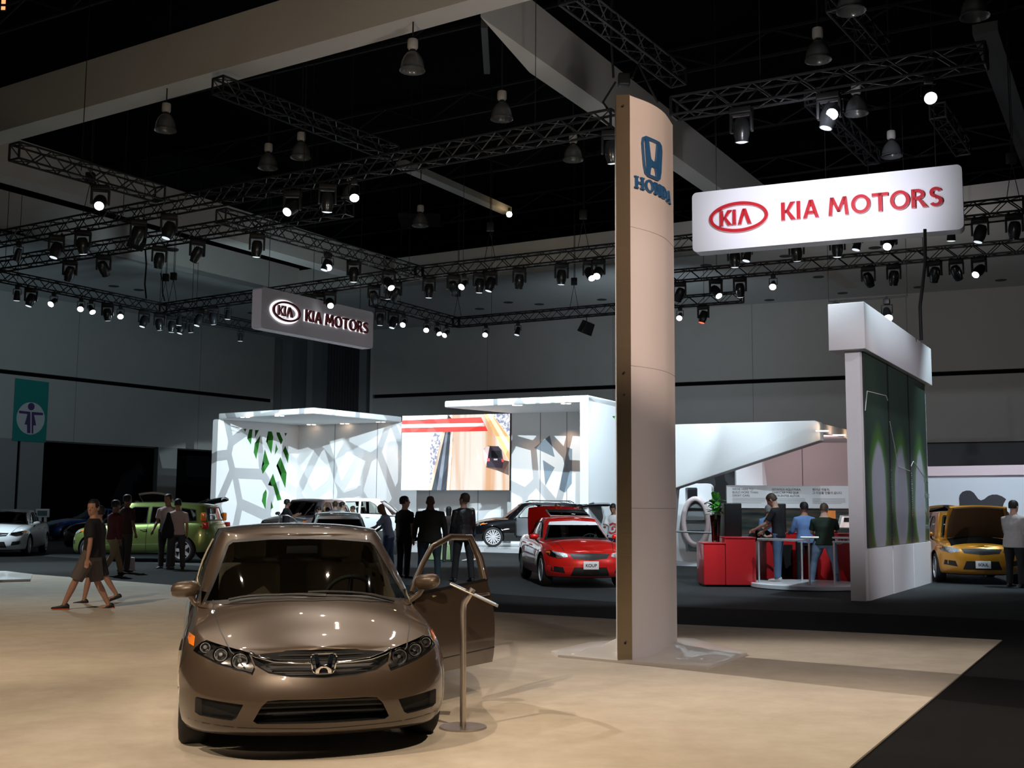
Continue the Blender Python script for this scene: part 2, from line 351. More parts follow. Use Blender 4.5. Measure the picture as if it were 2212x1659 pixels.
# ---------------- rigging ----------------
ZR = 10.4
def truss(p0, p1, label, s=.42, name='lighting_truss', bay=.45, m=M_TRUSS, r=.033, hang=True):
    a, b = Vector(p0), Vector(p1); d = b-a; L = d.length; M = frame_matrix(a, (d.x, d.y, 0)); dz = (b.z-a.z)
    t = thing(name, label, 'lighting truss', a, 0); Mi = Matrix.Translation(-a)
    def P(x, y, z): return (Mi @ (M @ Vector((x, y, z + dz*x/L))))
    for y in (-s/2, s/2):
        for z in (0, s): MB().tube([P(0, y, z), P(L, y, z)], r, 6).build('chord', m, t)
    mb = MB(); n = max(2, int(L/bay)); w = L/n
    for i in range(n):
        for y in (-s/2, s/2): mb.tube([P(i*w, y, 0 if i % 2 else s), P((i+1)*w, y, s if i % 2 else 0)], r*.6, 4, False)
        for z in (0, s): mb.tube([P(i*w, -s/2 if i % 2 else s/2, z), P((i+1)*w, s/2 if i % 2 else -s/2, z)], r*.5, 4, False)
    for x in (0, L):
        for q, w_ in (((x, -s/2, 0), (x, s/2, 0)), ((x, -s/2, s), (x, s/2, s)), ((x, -s/2, 0), (x, -s/2, s)), ((x, s/2, 0), (x, s/2, s))): mb.tube([P(*q), P(*w_)], r, 5)
    mb.build('lacing', m, t)
    if hang:
        k = min(2.0, L/2)
        while k < L: MB().tube([P(k, 0, s*.5), P(k, 0, 17.99-a.z)], .012, 4).build('suspension_cable', m, t); k += 7.5
    return (a, b)
def tr(q0, q1, label, z=ZR, **k): return truss(U(*q0, z), U(*q1, z), label, **k)
T = {}
T['t1'] = tr((-120, 552), (1328, 279), 'long black truss crossing in front of the small hanging sign, up to the tall pillar')
T['t1r'] = tr((1456, 254), (2131, 142), 'black truss running right from the tall pillar, high above the large sign')
T['t2'] = tr((-60, 594), (754, 464), 'black truss just below the longest one, ending in open air at its right')
T['t4'] = tr((-60, 595), (352, 677), 'black truss at the far left, nearest the left wall, carrying the bright row of lamps')
T['t4b'] = tr((352, 677), (560, 716), 'black truss between the suspended corner and the small hanging sign')
T['t5'] = tr((352, 677), (905, 601), 'black truss passing right above the small hanging sign')
T['t6'] = tr((477, 480), (905, 601), 'black truss sloping down to the right into the middle corner of the rig')
T['t7'] = tr((905, 601), (2212, 457), 'black truss behind the tall pillar and behind the large glowing sign')
T['t4c'] = tr((806, 660), (985, 706), 'black truss behind the right end of the small hanging sign')
T['t8'] = tr((985, 706), (1440, 668), 'rearmost black truss, left of the tall pillar, above the video screen')
T['t9'] = tr((1440, 610), (2260, 541), 'black truss to the right of the tall pillar, just under the large sign')
T['t10'] = tr((1440, 664), (1604, 652), 'short black truss stub just right of the tall pillar')
T['s1'] = tr((30, 344), (345, 434), 'short black truss hanging under the left ceiling beam')
T['t11'] = truss(U(1226, 5, 12.5), U(1466, 185, 12.5), 'faint dark truss above the top of the tall pillar')
T['t13'] = truss(U(470, 200, 12.5), U(850, 345, 12.5), 'faint dark truss under the black roof, above the small hanging sign')
T['t14'] = truss(U(1806, 20, 12.5), U(1906, 130, 12.5), 'faint dark truss at the top right under the black roof', hang=False)
T['t15'] = truss(U(2026, 255, 12.5), U(2081, 335, 12.5), 'short faint truss above the right end of the large sign', hang=False)
T['t16'] = truss(U(1756, 225, 12.5), U(1886, 355, 12.5), 'faint dark truss just above the middle of the large sign', hang=False)
NAMES = {'t1': 'the longest front truss', 't1r': 'the truss above the large sign', 't2': 'the truss ending in open air', 't4': 'the far left truss', 't4b': 'the truss left of the small sign', 't5': 'the truss over the small sign',
         't6': 'the sloping middle truss', 't7': 'the truss behind the large sign', 't4c': 'the truss behind the small sign', 't8': 'the rearmost truss', 't9': 'the truss under the large sign', 't10': 'the short stub truss', 's1': 'the short upper left truss'}
# moving head and small spot fixtures, one of each, then copies
def lens(r, n=18): return MB().lathe([(0, -.0), (r*.6, -.012), (r, -.0), (r, .02), (0, .02)], n)
def moving_head(mlens, tilt, name='moving_head_light'):
    t = thing(name, 'x', 'stage light')
    MB().box((-.2, -.13, -.14), (.2, .13, -.02)).build('base', M_BLK, t, 40, .02)
    MB().tube([(-.12, 0, -.02), (-.12, 0, .05)], .03, 6).tube([(.12, 0, -.02), (.12, 0, .05)], .03, 6).build('clamp', M_BLK, t)
    mb = MB()
    mb.prism([(-.21, -.46), (-.16, -.46), (-.16, -.16), (.16, -.16), (.16, -.46), (.21, -.46), (.21, -.12), (-.21, -.12)], -.06, .06)
    mb.build('yoke', M_BLK, t, 40, .012)
    h = MB().lathe([(.05, .2), (.1, .19), (.135, .12), (.15, 0), (.14, -.12), (.115, -.2), (.12, -.24)], 16).build('lamp_head', mat('fixture_black', (.02, .021, .023), .3, coat=.4), t, 50)
    h.location = (0, 0, -.4); h.rotation_euler = tilt
    l = lens(.10).build('lens', mlens, h, 60); l.location = (0, 0, -.245)
    return t
def small_spot(mlens, tilt, name='small_spotlight'):
    t = thing(name, 'x', 'stage light')
    MB().box((-.07, -.06, -.12), (.07, .06, 0)).tube([(0, 0, 0), (0, 0, .06)], .03, 6).build('clamp', M_BLK, t, 40, .01)
    MB().tube([(-.12, 0, -.34), (-.12, 0, -.14), (.12, 0, -.14), (.12, 0, -.34)], .014, 6).build('yoke', M_BLK, t)
    h = MB().lathe([(.03, .14), (.07, .13), (.09, .05), (.1, -.08), (.11, -.18), (.112, -.2)], 14).build('lamp_head', mat('fixture_black', (.02, .021, .023), .3, coat=.4), t, 50)
    h.location = (0, 0, -.32); h.rotation_euler = tilt
    l = lens(.1).build('lens', mlens, h, 60); l.location = (0, 0, -.205)
    return t
PROTO = {}; PARK = Vector((0, 0, 0)); used = {}
M_REDL = mat('red_lens', (.6, .02, .01), .2, emit=(1, .05, .02), estr=5)
TL = {'2': ((-.95, 0, 0), (-.75, 0, .35), (-.9, 0, -.4)), '1': ((.15, 0, .2), (-.1, .25, 0), (.25, 0, -.3)), '0': ((.55, 0, .5), (.7, 0, -.4), (.3, 0, .2))}
ML = {'2': M_LIT, '1': M_GLINT, '0': M_OFF}
ORD = 'first second third fourth fifth sixth seventh eighth ninth tenth eleventh twelfth thirteenth fourteenth fifteenth'.split()
RIGL = {
 's1': [(218, 'm2')], 't1': [(41, 'p0'), (123, 'm1'), (180, 'm1'), (300, 'm0'), (366, 'm1'), (632, 'm2'), (708, 'm1'), (765, 'p2'), (1322, 'm1')],
 't1r': [(1601, 'm1'), (1790, 'm1'), (1805, 'p2'), (2005, 'p2')], 't2': [(152, 'm0'), (225, 'm0'), (345, 'm0'), (427, 'm0')],
 't6': [(556, 'm1'), (705, 'p1'), (712, 'p2'), (765, 'm1'), (840, 'm2')],
 't4': [(38, 'p1'), (68, 'm1'), (117, 'p2'), (176, 'p2'), (197, 'p2'), (233, 'm1'), (261, 'p2'), (312, 'm1'), (345, 'm1')],
 't4b': [(372, 'm1'), (393, 'm1'), (412, 'p1'), (520, 'p1')], 't5': [(388, 'p1'), (430, 'm1'), (461, 'm1'), (493, 'p1'), (670, 'm0'), (690, 'm2'), (713, 'm2'), (808, 'm0'), (838, 'p1'), (855, 'm0')],
 't4c': [(822, 'm1'), (850, 'm1'), (873, 'p2'), (922, 'p2'), (945, 'p2'), (965, 'p2')],
 't7': [(927, 'm1'), (980, 'm0'), (1003, 'p2'), (1036, 'm1'), (1060, 'm1'), (1122, 'm0'), (1213, 'm1'), (1274, 'm2'), (1292, 'm2'), (1587, 'm1'), (1615, 'p1'), (1720, 'm1'), (1808, 'm1'), (1852, 'p1'), (1919, 'm2'), (2054, 'p1'), (2116, 'm1'), (2190, 'm0')],
 't8': [(1050, 'p2'), (1119, 'p1')], 't9': [(1468, 'm0'), (1546, 'm2'), (1598, 'm1'), (1670, 'p2'), (1875, 'm0'), (1930, 'm0'), (2018, 'm0'), (2065, 'm0'), (2114, 'm2')],
 't10': [(1469, 'p2'), (1519, 'mr')]}
WORD = {'2': 'glowing', '1': 'dimly lit', '0': 'unlit', 'r': 'red lit'}
def on_line(a, b, px):
    lo, hi = 0., 1.; f = lambda t: PX(a.lerp(b, t))[0]-px
    if f(0) > 0: return a
    for _ in range(40):
        m_ = (lo+hi)/2
        if f(m_) > 0: hi = m_
        else: lo = m_
    return a.lerp(b, lo)
def hang(ty, loc, label, k, group):
    kind, st = ty[0], ty[1]; key = (kind, st, k % 3)
    if key not in PROTO:
        ml = M_REDL if st == 'r' else ML[st]; tl = TL['1' if st == 'r' else st][k % 3]
        PROTO[key] = (moving_head if kind == 'm' else small_spot)(ml, tl); o = PROTO[key]
    else: o = dup(PROTO[key])
    o.location = loc; o.scale = (1.22,)*3; o['label'] = label; o['group'] = group
    o.rotation_euler = (0, 0, math.atan2(-loc[0], loc[1]) * -1 * -1 + random.uniform(-.25, .25))
    return o
for key, lst in RIGL.items():
    a, b = T[key]
    for i, (px, ty) in enumerate(lst):
        p = on_line(a, b, px)
        p = p + Vector((0, 0, .02))
        lab = '%s black %s, %s from left on %s' % (WORD[ty[1]], 'moving head' if ty[0] == 'm' else 'spotlight', ORD[i] if i < 15 else {15: 'third last', 16: 'second last', 17: 'last'}[i], NAMES[key])
        if i >= 15: lab = lab.replace(' from left', '')
        hang(ty, p + Vector((0, 0, -.04)), lab, i, 'stage lights on the trusses')
# a thin pipe with two small spots by the tall panel wall
a, b = U(1790, 652, 7.5), U(1960, 640, 7.5)
tag(MB().tube([a, b], .02, 6).tube([a, up(a, 17.9)], .008, 4).tube([b, up(b, 17.9)], .008, 4).build('lighting_pipe', M_BLK), 'thin black pipe hanging behind the top of the tall panel wall', 'lighting pipe')
for i, px in enumerate((1806, 1915)): hang('p2', on_line(a, b, px) + Vector((0, 0, -.04)), 'glowing small spotlight %s the white header of the panel wall' % ('left of', 'behind')[i], i, 'stage lights on the trusses')
# chain hoists
def hoist(p, z0, label):
    t = thing('chain_hoist', label, 'hoist', p)
    MB().box((-.14, -.1, 0), (.14, .1, .34)).build('motor_body', M_BLK, t, 40, .03)
    MB().tube([(0, 0, .3), (0, 0, 17.9-p[2])], .016, 5).tube([(.05, 0, .3), (.05, 0, 17.9-p[2])], .012, 5).build('chain', M_BLK, t)
    MB().tube([(0, 0, 0), (-.2, 0, -(p[2]-z0))], .012, 5).tube([(0, 0, 0), (.2, 0, -(p[2]-z0))], .012, 5).build('bridle', M_BLK, t)
for px, tk, lab in ((338, 't5', 'black chain hoist left of the suspended truss corner'), (372, 't5', 'black chain hoist right of the suspended truss corner'), (190, 't1', 'chain hoist under the short upper left truss'),
                    (958, 't8', 'chain hoist over the left end of the rearmost truss'), (1240, 't8', 'chain hoist over the rearmost truss, nearest the tall pillar'), (1058, 't7', 'chain hoist left of the pillar, on the truss above the screen'), (1260, 't7', 'chain hoist just left of the tall pillar, on the truss above the screen'), (2190, 't7', 'chain hoist at the right frame edge')):
    a, b = T[tk]; px = max(px, PX(a)[0]+3); p = on_line(a, b, px); hoist(p + Vector((0, 0, 1.5)), p.z+.4, lab)
# cables dropping from the rig
for px0, py0, px1, py1, y, r, lab in ((314, 540, 316, 645, 48, .04, 'thick black cable dropping from the open-ended truss'), (347, 590, 356, 650, 50, .035, 'thinner black cable dropping to the suspended truss corner'), (1998, 495, 1990, 735, 24, .035, 'black cable running down to the tall panel wall header')):
    a, b = W(px0, py0, y), W(px1, py1, y); tag(MB().tube([a, a.lerp(b, .3)+Vector((.03, 0, 0)), a.lerp(b, .7)-Vector((.05, 0, 0)), b], r, 6).build('hanging_cable', M_BLK), lab, 'cable')
# hanging black loudspeakers
for px, py, y, lab in ((1267, 708, 50, 'black loudspeaker hung under the rearmost truss near the tall pillar'), (298, 512, 38, 'large black loudspeaker tilted between the two upper left trusses')):
    t = thing('hanging_loudspeaker', lab, 'loudspeaker', W(px, py, y), .5); h = .55 if px > 1000 else .8
    o = MB().prism([(-.28, -h/2), (.28, -h/2), (.22, h/2), (-.22, h/2)], -.22, .22).build('cabinet', M_BLK, t, 40, .02); o.rotation_euler = (.35 if px > 1000 else -.5, .25, 0)
    MB().tube([(0, 0, h/2-.05), (0, 0, h/2+.35)], .02, 6).build('bracket', M_BLK, t)
# high bay lamps
GL = mat('prismatic_glass', (.20, .21, .21), .3, trans=.6, coat=.4, noise=.15, nscale=30)
def high_bay():
    t = thing('high_bay_lamp', 'x', 'pendant lamp')
    MB().lathe([(.02, .55), (.12, .55), (.13, .50), (.13, .34), (.1, .3)], 10).build('ballast_housing', mat('housing_white', (.4, .38, .36), .5), t, 40)
    MB().lathe([(.06, .3), (.1, .26), (.1, .22)], 12).build('lamp_neck', M_BLK, t, 40)
    pr = [(.09, .24), (.15, .2), (.22, .1), (.265, -.02), (.285, -.14), (.29, -.2), (.31, -.21), (.31, -.235), (.275, -.22), (.26, -.1), (.2, .06), (.12, .16), (.05, .19)]
    n = 36; vs = []; fs = []
    for r, h in pr:
        for k in range(n): a = 2*PI*k/n; rr = r*(1 + (.018 if k % 2 else -.018)); vs.append((rr*math.cos(a), rr*math.sin(a), h))
    for i in range(len(pr)-1):
        for k in range(n): fs.append((i*n+k, i*n+(k+1) % n, (i+1)*n+(k+1) % n, (i+1)*n+k))
    MB().add(vs, fs).build('glass_reflector', GL, t, 60)
    MB().lathe([(0, .14), (.05, .1), (.06, .0), (.03, -.08), (0, -.09)], 12).build('bulb', mat('milk_bulb', (.3, .31, .31), .3, emit=(.8, .85, .8), estr=.06), t, 60)
    MB().tube([(0, 0, .5), (0, 0, 17.9-12.3)], .02, 6).build('drop_rod', M_STEEL, t)
    return t
HB = ((891, 133, 'topmost left, below the beam crossing'), (358, 265, 'leftmost, close under the front beam'), (1084, 240, 'left of the tall pillar, nearer than the others there'), (579, 348, 'above the sloping middle truss'), (650, 325, 'half hidden, just right of the one over the middle truss'),
      (757, 415, 'between the two long trusses'), (908, 475, 'farthest back, with a square plate above'), (1238, 330, 'closest to the left edge of the tall pillar'), (1767, 110, 'highest on the right, above the right truss'), (1850, 228, 'below the right truss, middle of three'), (1926, 322, 'just above the large glowing sign'), (2105, 14, 'at the top right frame edge'), (1838, 2, 'cut by the top frame edge on the right'))
hb0 = None
for px, py, l in HB:
    hb0 = o = high_bay() if hb0 is None else dup(hb0); o.location = U(px, py, 12.3); o['label'] = 'dark glass dome pendant lamp, ' + l; o['group'] = 'pendant dome lamps under the roof'
p = U(908, 480, 16.75); tag(MB().box((p.x-1.1, p.y-1.1, p.z), (p.x+1.1, p.y+1.1, 16.95)).build('ceiling_plate', M_STEEL), 'dark square plate under the roof behind the farthest dome lamp', 'ceiling plate')

# ---------------- hanging box signs ----------------
LET = {  # strokes as polygons in a unit cell, height 1
 'K': [[(0, 0), (.2, 0), (.2, 1), (0, 1)], [(.2, .42), (.5, 1), (.76, 1), (.42, .52), (.80, 0), (.54, 0), (.2, .58)]],
 'I': [[(0, 0), (.2, 0), (.2, 1), (0, 1)]],
 'L': [[(0, 0), (.2, 0), (.46, 1), (.30, 1)], [(.30, 1), (.52, 1), (.86, 0), (.64, 0)]],       # the A without its bar
 'A': [[(0, 0), (.2, 0), (.50, 1), (.33, 1)], [(.33, 1), (.55, 1), (.86, 0), (.66, 0)], [(.22, .22), (.65, .22), (.6, .38), (.26, .38)]],
 'M': [[(0, 0), (.19, 0), (.27, 1), (.1, 1)], [(.88, 0), (1.07, 0), (.97, 1), (.8, 1)], [(.1, 1), (.3, 1), (.62, .22), (.45, .22)], [(.77, 1), (.97, 1), (.62, .22), (.45, .22)]],
 'T': [[(.32, 0), (.52, 0), (.52, 1), (.32, 1)], [(0, .83), (.84, .83), (.84, 1), (0, 1)]],
 'R': [[(0, 0), (.2, 0), (.2, 1), (0, 1)], [(.3, .46), (.5, .42), (.82, 0), (.57, 0)]],
 'H': [[(0, 0), (.2, 0), (.2, 1), (0, 1)], [(.6, 0), (.8, 0), (.8, 1), (.6, 1)], [(.1, .42), (.7, .42), (.7, .58), (.1, .58)]]}
ADV = {'K': .84, 'I': .34, 'L': .9, 'A': .94, 'M': 1.2, 'O': 1.08, 'T': .92, 'R': .9, 'S': .74, ' ': .42}
def arc(cx, cz, rx, rz, a0, a1, w, n=18, w2=None):
    o = []; i = []
    for k in range(n+1):
        a = a0+(a1-a0)*k/n; o.append((cx+rx*math.cos(a), cz+rz*math.sin(a))); i.append((cx+(rx-w)*math.cos(a), cz+(rz-(w2 or w))*math.sin(a)))
    return o, i
def glyphs(txt, h, mb, M, x0, z0, d0, d1):
    x = x0
    def band(o, i):
        for k in range(len(o)-1): mb.prism([(x+a*h, z0+b*h) for a, b in (o[k], o[k+1], i[k+1], i[k])], d0, d1, M)
    for c in txt:
        if c in LET:
            for pl in LET[c]: mb.prism([(x+a*h, z0+b*h) for a, b in pl], d0, d1, M)
        if c == 'R': band(*arc(.3, .71, .36, .29, -PI/2, PI/2, .18)); [mb.prism([(x+a*h, z0+b*h) for a, b in pl], d0, d1, M) for pl in ([(.1, .42), (.31, .42), (.31, .58), (.1, .58)], [(.1, .84), (.31, .84), (.31, 1), (.1, 1)])]
        if c == 'O': band(*arc(.5, .5, .5, .52, 0, 2*PI, .19, 32, .17))
        if c == 'S': band(*arc(.32, .74, .31, .28, .35, PI*1.55, .18, 16, .16)); band(*arc(.32, .27, .33, .29, PI*.55, -PI*.85, .19, 18, .16))
        x += ADV.get(c, .9)*h
    return x
def oval(mb, M, cx, cz, rx, rz, w, d0, d1, n=56):
    for k in range(n):
        a, b = 2*PI*k/n, 2*PI*(k+1)/n
        mb.prism([(cx+rx*math.cos(a), cz+rz*math.sin(a)), (cx+rx*math.cos(b), cz+rz*math.sin(b)), (cx+(rx-w)*math.cos(b), cz+(rz-w)*math.sin(b)), (cx+(rx-w)*math.cos(a), cz+(rz-w)*math.sin(a))], d0, d1, M)
def rrect(x0, z0, x1, z1, r, n=6):
    o = []
    for cx, cz, a in ((x1-r, z0+r, -PI/2), (x1-r, z1-r, 0), (x0+r, z1-r, PI/2), (x0+r, z0+r, PI)):
        for k in range(n+1): o.append((cx+r*math.cos(a+PI/2*k/n), cz+r*math.sin(a+PI/2*k/n)))
    return o
def box_sign(p0, p1, zb, zt, label, glow, redmat, haloe, emb):
    p0, p1 = up(p0, 0), up(p1, 0); d = p1-p0; L = d.length; o = thing('hanging_sign', label, 'sign', up(p0, zb)); o.rotation_euler = (0, 0, math.atan2(d.y, d.x))
    H = zt-zb; s = L/6.46
    MB().prism(rrect(0, 0, L, H, .13), 0, .5).build('sign_box', glow, o, 35)
    mb = MB(); cx, cz = 1.22*s, .80
    oval(mb, None, cx, cz, .74*s, .40, .085, -.15, -.07)
    h = .40; x = cx-.80*h*1.25
    glyphs('KIL', h, mb, None, cx-.47*s, cz-.2, -.15, -.07); mb.build('emblem', redmat, o)
    mb = MB(); glyphs('KIA MOTORS', .46, mb, None, 2.28*s, .60, -.13, -.05); mb.build('raised_lettering', redmat, o)
    if haloe:
        mb = MB(); oval(mb, None, cx, cz, .80*s, .46, .2, -.04, -.01); glyphs('KIL', h+.02, mb, None, cx-.49*s, cz-.21, -.04, -.01)
        mb.build('emblem_halo', haloe, o)
        mb = MB(); glyphs('KIA MOTORS', .46, mb, None, 2.26*s, .60, -.035, -.012); mb.build('lettering_backlight', haloe, o)
    for x in (.6, L-.6): MB().tube([(x, .25, H-.02), (x, .25, 17.99-zt+H)], .012, 5).build('suspension_cable', M_BLK, o)
    return o
M_SIGNRED = mat('sign_red', (.55, .02, .03), .3, coat=.5, noise=.01)
M_SIGNRED_DIM = mat('sign_red_dimmed', (.16, .01, .015), .3, coat=.5, noise=.01)  # sign red darkened in colour for the dim backlit sign
box_sign(W(1496, 538, 29.3), W(2082, 480, 26.6), 8.3, 9.9, 'large bright white hanging box sign with red raised letters, right of the tall pillar', mat('sign_white_panel', (.84, .84, .88), .35, coat=.5, noise=.01), M_SIGNRED, None, 1)
HALO = mat('halo_backlight', (1, 1, 1), .5, emit=(.93, .95, 1), estr=1.3)
box_sign(W(563, 715, 42.8), W(805, 760, 48.4), 8.35, 9.95, 'smaller dim white hanging box sign with backlit red letters, left of centre', mat('sign_white_dimmed', (.58, .55, .58), .45, noise=.01), M_SIGNRED_DIM, HALO, 0)  # white panel toned down to grey for its dim light

p = W(8, 11, 24.0); t = thing('lit_ceiling_sign', 'tiny red-orange lit sign at the top left corner under the black roof', 'sign', p); t.scale = (.7, .7, 1)
MB().box((-.09, -.03, -.14), (.09, .03, .14)).build('sign_box', M_BLK, t); MB().box((-.06, -.035, .02), (.07, -.03, .12)).build('lit_face', mat('sign_orange_glow', (1, .3, .1), .5, emit=(1, .35, .15), estr=1.5), t); MB().box((-.06, -.035, -.12), (.07, -.03, -.04)).build('lit_face', mat('sign_orange_glow'), t)
MB().tube([(0, 0, .13), (0, 0, 17.99-p.z)], .01, 5).build('suspension_rod', M_BLK, t)
# ---------------- cars ----------------
def paint(name, col, metal=.5, rough=.28, flake=.25):
    def b_(nt, b):
        tc = nt.nodes.new('ShaderNodeTexCoord'); n = nt.nodes.new('ShaderNodeTexNoise'); n.inputs['Scale'].default_value = 900
        mr = nt.nodes.new('ShaderNodeMapRange'); mr.inputs[3].default_value = 1-flake; mr.inputs[4].default_value = 1+flake
        mx = nt.nodes.new('ShaderNodeMix'); mx.data_type = 'RGBA'; mx.blend_type = 'MULTIPLY'; mx.inputs[0].default_value = 1; mx.inputs[6].default_value = (*col, 1)
        nt.links.new(tc.outputs['Object'], n.inputs['Vector']); nt.links.new(n.outputs['Fac'], mr.inputs[0]); nt.links.new(mr.outputs[0], mx.inputs[7]); nt.links.new(mx.outputs[2], b.inputs['Base Color'])
        b.inputs['Metallic'].default_value = metal; b.inputs['Coat Weight'].default_value = 1; b.inputs['Coat Roughness'].default_value = .02
    return node_mat(name, b_, rough)
def thin_glass(name, tint, refl=1.0):
    m = bpy.data.materials.new(name); m.use_nodes = True; nt = m.node_tree; nt.nodes.clear()
    o = nt.nodes.new('ShaderNodeOutputMaterial'); mx = nt.nodes.new('ShaderNodeMixShader'); tr_ = nt.nodes.new('ShaderNodeBsdfTransparent'); g = nt.nodes.new('ShaderNodeBsdfGlossy'); fr = nt.nodes.new('ShaderNodeFresnel')
    tr_.inputs[0].default_value = (*tint, 1); g.inputs['Roughness'].default_value = .015; fr.inputs[0].default_value = 1.6
    nt.links.new(fr.outputs[0], mx.inputs[0]); nt.links.new(tr_.outputs[0], mx.inputs[1]); nt.links.new(g.outputs[0], mx.inputs[2]); nt.links.new(mx.outputs[0], o.inputs[0]); return m
GLASS = thin_glass('car_glass', (.80, .84, .80)); GLASSD = thin_glass('privacy_glass', (.10, .11, .12)); CLEAR = thin_glass('clear_lens', (.93, .93, .93))
M_TRIM = mat('car_black_trim', (.012, .012, .012), .45); M_ALLOY = mat('alloy_silver', (.68, .69, .72), .3, .35, noise=.02); M_LAMP = mat('lamp_reflector', (.75, .76, .78), .15, .6, noise=.25, nscale=40, bump=.6)
M_AMBER = mat('amber_lens', (.85, .22, .02), .15, coat=1, noise=.02); M_TAIL = mat('red_tail_lens', (.5, .01, .01), .12, coat=1, noise=.02)
M_CABIN = mat('cabin_beige', (.60, .53, .41), .8); M_CABD = mat('cabin_dark', (.03, .03, .032), .8); M_PLATE = mat('plate_white', (.82, .83, .84), .4, noise=.01)

def resample(keys, n):
    # smooth closed-form resampling of (x, y) keys with Catmull-Rom, even arc length
    P = [Vector((a, b)) for a, b in keys]; pts = []
    for i in range(len(P)-1):
        p0 = P[i-1] if i else Vector((P[1].x, -P[1].y)); p1, p2 = P[i], P[i+1]; p3 = P[i+2] if i+2 < len(P) else Vector((P[-2].x, -P[-2].y))
        for k in range(24):
            t = k/24; pts.append(.5*((2*p1)+(p2-p0)*t+(2*p0-5*p1+4*p2-p3)*t*t+(3*p1-p0-3*p2+p3)*t**3))
    pts.append(P[-1]); s = [0]
    for a, b in zip(pts, pts[1:]): s.append(s[-1]+(b-a).length)
    out = []; j = 0
    for k in range(n+1):
        t = s[-1]*k/n
        while j < len(s)-2 and s[j+1] < t: j += 1
        f = (t-s[j])/max(1e-9, s[j+1]-s[j]); out.append(pts[j].lerp(pts[j+1], min(1, f)))
    return out
def mirror_ring(half):      # half outline front->rear with y>=0 -> closed ring
    return half + [Vector((p.x, -p.y)) for p in half[-2:0:-1]]
def loft(rings):
    n = len(rings[0]); mb = MB(); mb.v = [tuple(p) for r in rings for p in r]
    for i in range(len(rings)-1):
        for k in range(n): mb.f.append((i*n+k, i*n+(k+1) % n, (i+1)*n+(k+1) % n, (i+1)*n+k))
    return mb
def close_cap(mb, ring_idx, n):      # stitch a symmetric ring across its spine
    o = ring_idx*n; h = n//2
    mb.f.append((o, o+1, o+n-1))
    for k in range(1, h-1): mb.f.append((o+k, o+k+1, o+n-k-1, o+n-k))
    mb.f.append((o+h-1, o+h, o+h+1))
def lower_body(S, N=56):
    half = resample(S['plan'], N); V = S.get('levels', [0, .03, .08, .16, .26, .38, .5, .62, .74, .84, .91, .96, 1]); rings = []
    xf, xr = S['plan'][0][0], S['plan'][-1][0]; hw = S['hw']; n = 2*N
    def pt(p, v, k=1.0, top=None):
        wf = smoothstep(xf-.75, xf-.05, p.x); wr = smoothstep(xr+.6, xr+.05, p.x)
        x = p.x + wf*interp(S['dxf'], v) + wr*interp(S['dxr'], v); y = p.y*interp(S['sy'], v)*k
        return x, y
    for v in V:
        r = []
        for p in mirror_ring(half):
            x, y = pt(p, v); zb = interp(S['zb'], p.x); zs = interp(S['zs'], p.x); fl = S.get('flare', .0)
            for xw in (0, -S['wb']):
                dd = math.hypot(p.x-xw, (zb+(zs-zb)*v)-S['rt']); y += math.copysign(fl*smoothstep(S['rt']+.22, S['rt']+.04, dd), y) if abs(y) > hw*.8 else 0
            r.append((x, y, zb+(zs-zb)*v))
        rings.append(r)
    for k in (.985, .95, .88, .76, .6, .42, .22, .06):
        r = []
        for p in mirror_ring(half):
            x, y = pt(p, 1, k); zs = interp(S['zs'], p.x); r.append((x, y, zs+interp(S['crown'], p.x)*(1-k**2.4)))
        rings.append(r)
    low = []
    for k in (.06, .5, .9): low.append([(pt(p, 0, k)[0], pt(p, 0, k)[1], interp(S['zb'], p.x)) for p in mirror_ring(half)])
    rings = low + rings
    mb = loft(rings); close_cap(mb, 0, n); close_cap(mb, len(rings)-1, n); return mb
def greenhouse(S, inset=0.0, z_drop=0.0, N=44):
    a, b = S['gb'], S['gt']; A = resample(a, N); B = resample(b, N); rings = []; n = 2*N
    def sh(p, q): return p
    cxm = (a[0][0]+a[-1][0])/2
    for w in (0, .08, .2, .35, .5, .65, .8, .9, .96, 1):
        r = []
        for p, q in zip(mirror_ring(A), mirror_ring(B)):
            t = p.lerp(q, w); bu = S.get('bulge', .025)*math.sin(PI*w); c = Vector((cxm*(1-w)+((b[0][0]+b[-1][0])/2)*w, 0)); d = (t-c)
            y = t.y + math.copysign(bu, t.y)*min(1, abs(t.y)/.3); x = t.x + (bu*.6*smoothstep(.3, 1, (t.x-c.x)/max(.01, abs(a[0][0]-c.x))))
            if inset:
                nx = x - math.copysign(inset*min(1, abs(x-c.x)/.5), x-c.x); y = y - math.copysign(min(inset, abs(y)), y); x = nx
            z0 = interp(S['gz0'], t.x) - z_drop; z1 = interp(S['gz1'], q.x) - inset
            r.append((x, y, z0+(z1-z0)*w))
        rings.append(r)
    top = rings[-1]
    for k in (.975, .93, .85, .7, .5, .25, .06):
        r = []
        for (x, y, z), q in zip(top, mirror_ring(B)): r.append((x, y*k, interp(S['gz1'], q.x)-inset + S['rc']*(1-k**2.6)*smoothstep(0, .35, min(b[0][0]-q.x+.12, q.x-b[-1][0]+.12))))
        rings.append(r)
    low = [[(x, y*k, z) for x, y, z in rings[0]] for k in (.06, .5)]
    rings = low + rings; mb = loft(rings); close_cap(mb, 0, n); close_cap(mb, len(rings)-1, n); return mb
def tmp_obj(mb):
    me = mb.mesh('tmp'); o = bpy.data.objects.new('tmp', me); COL.objects.link(o); return o
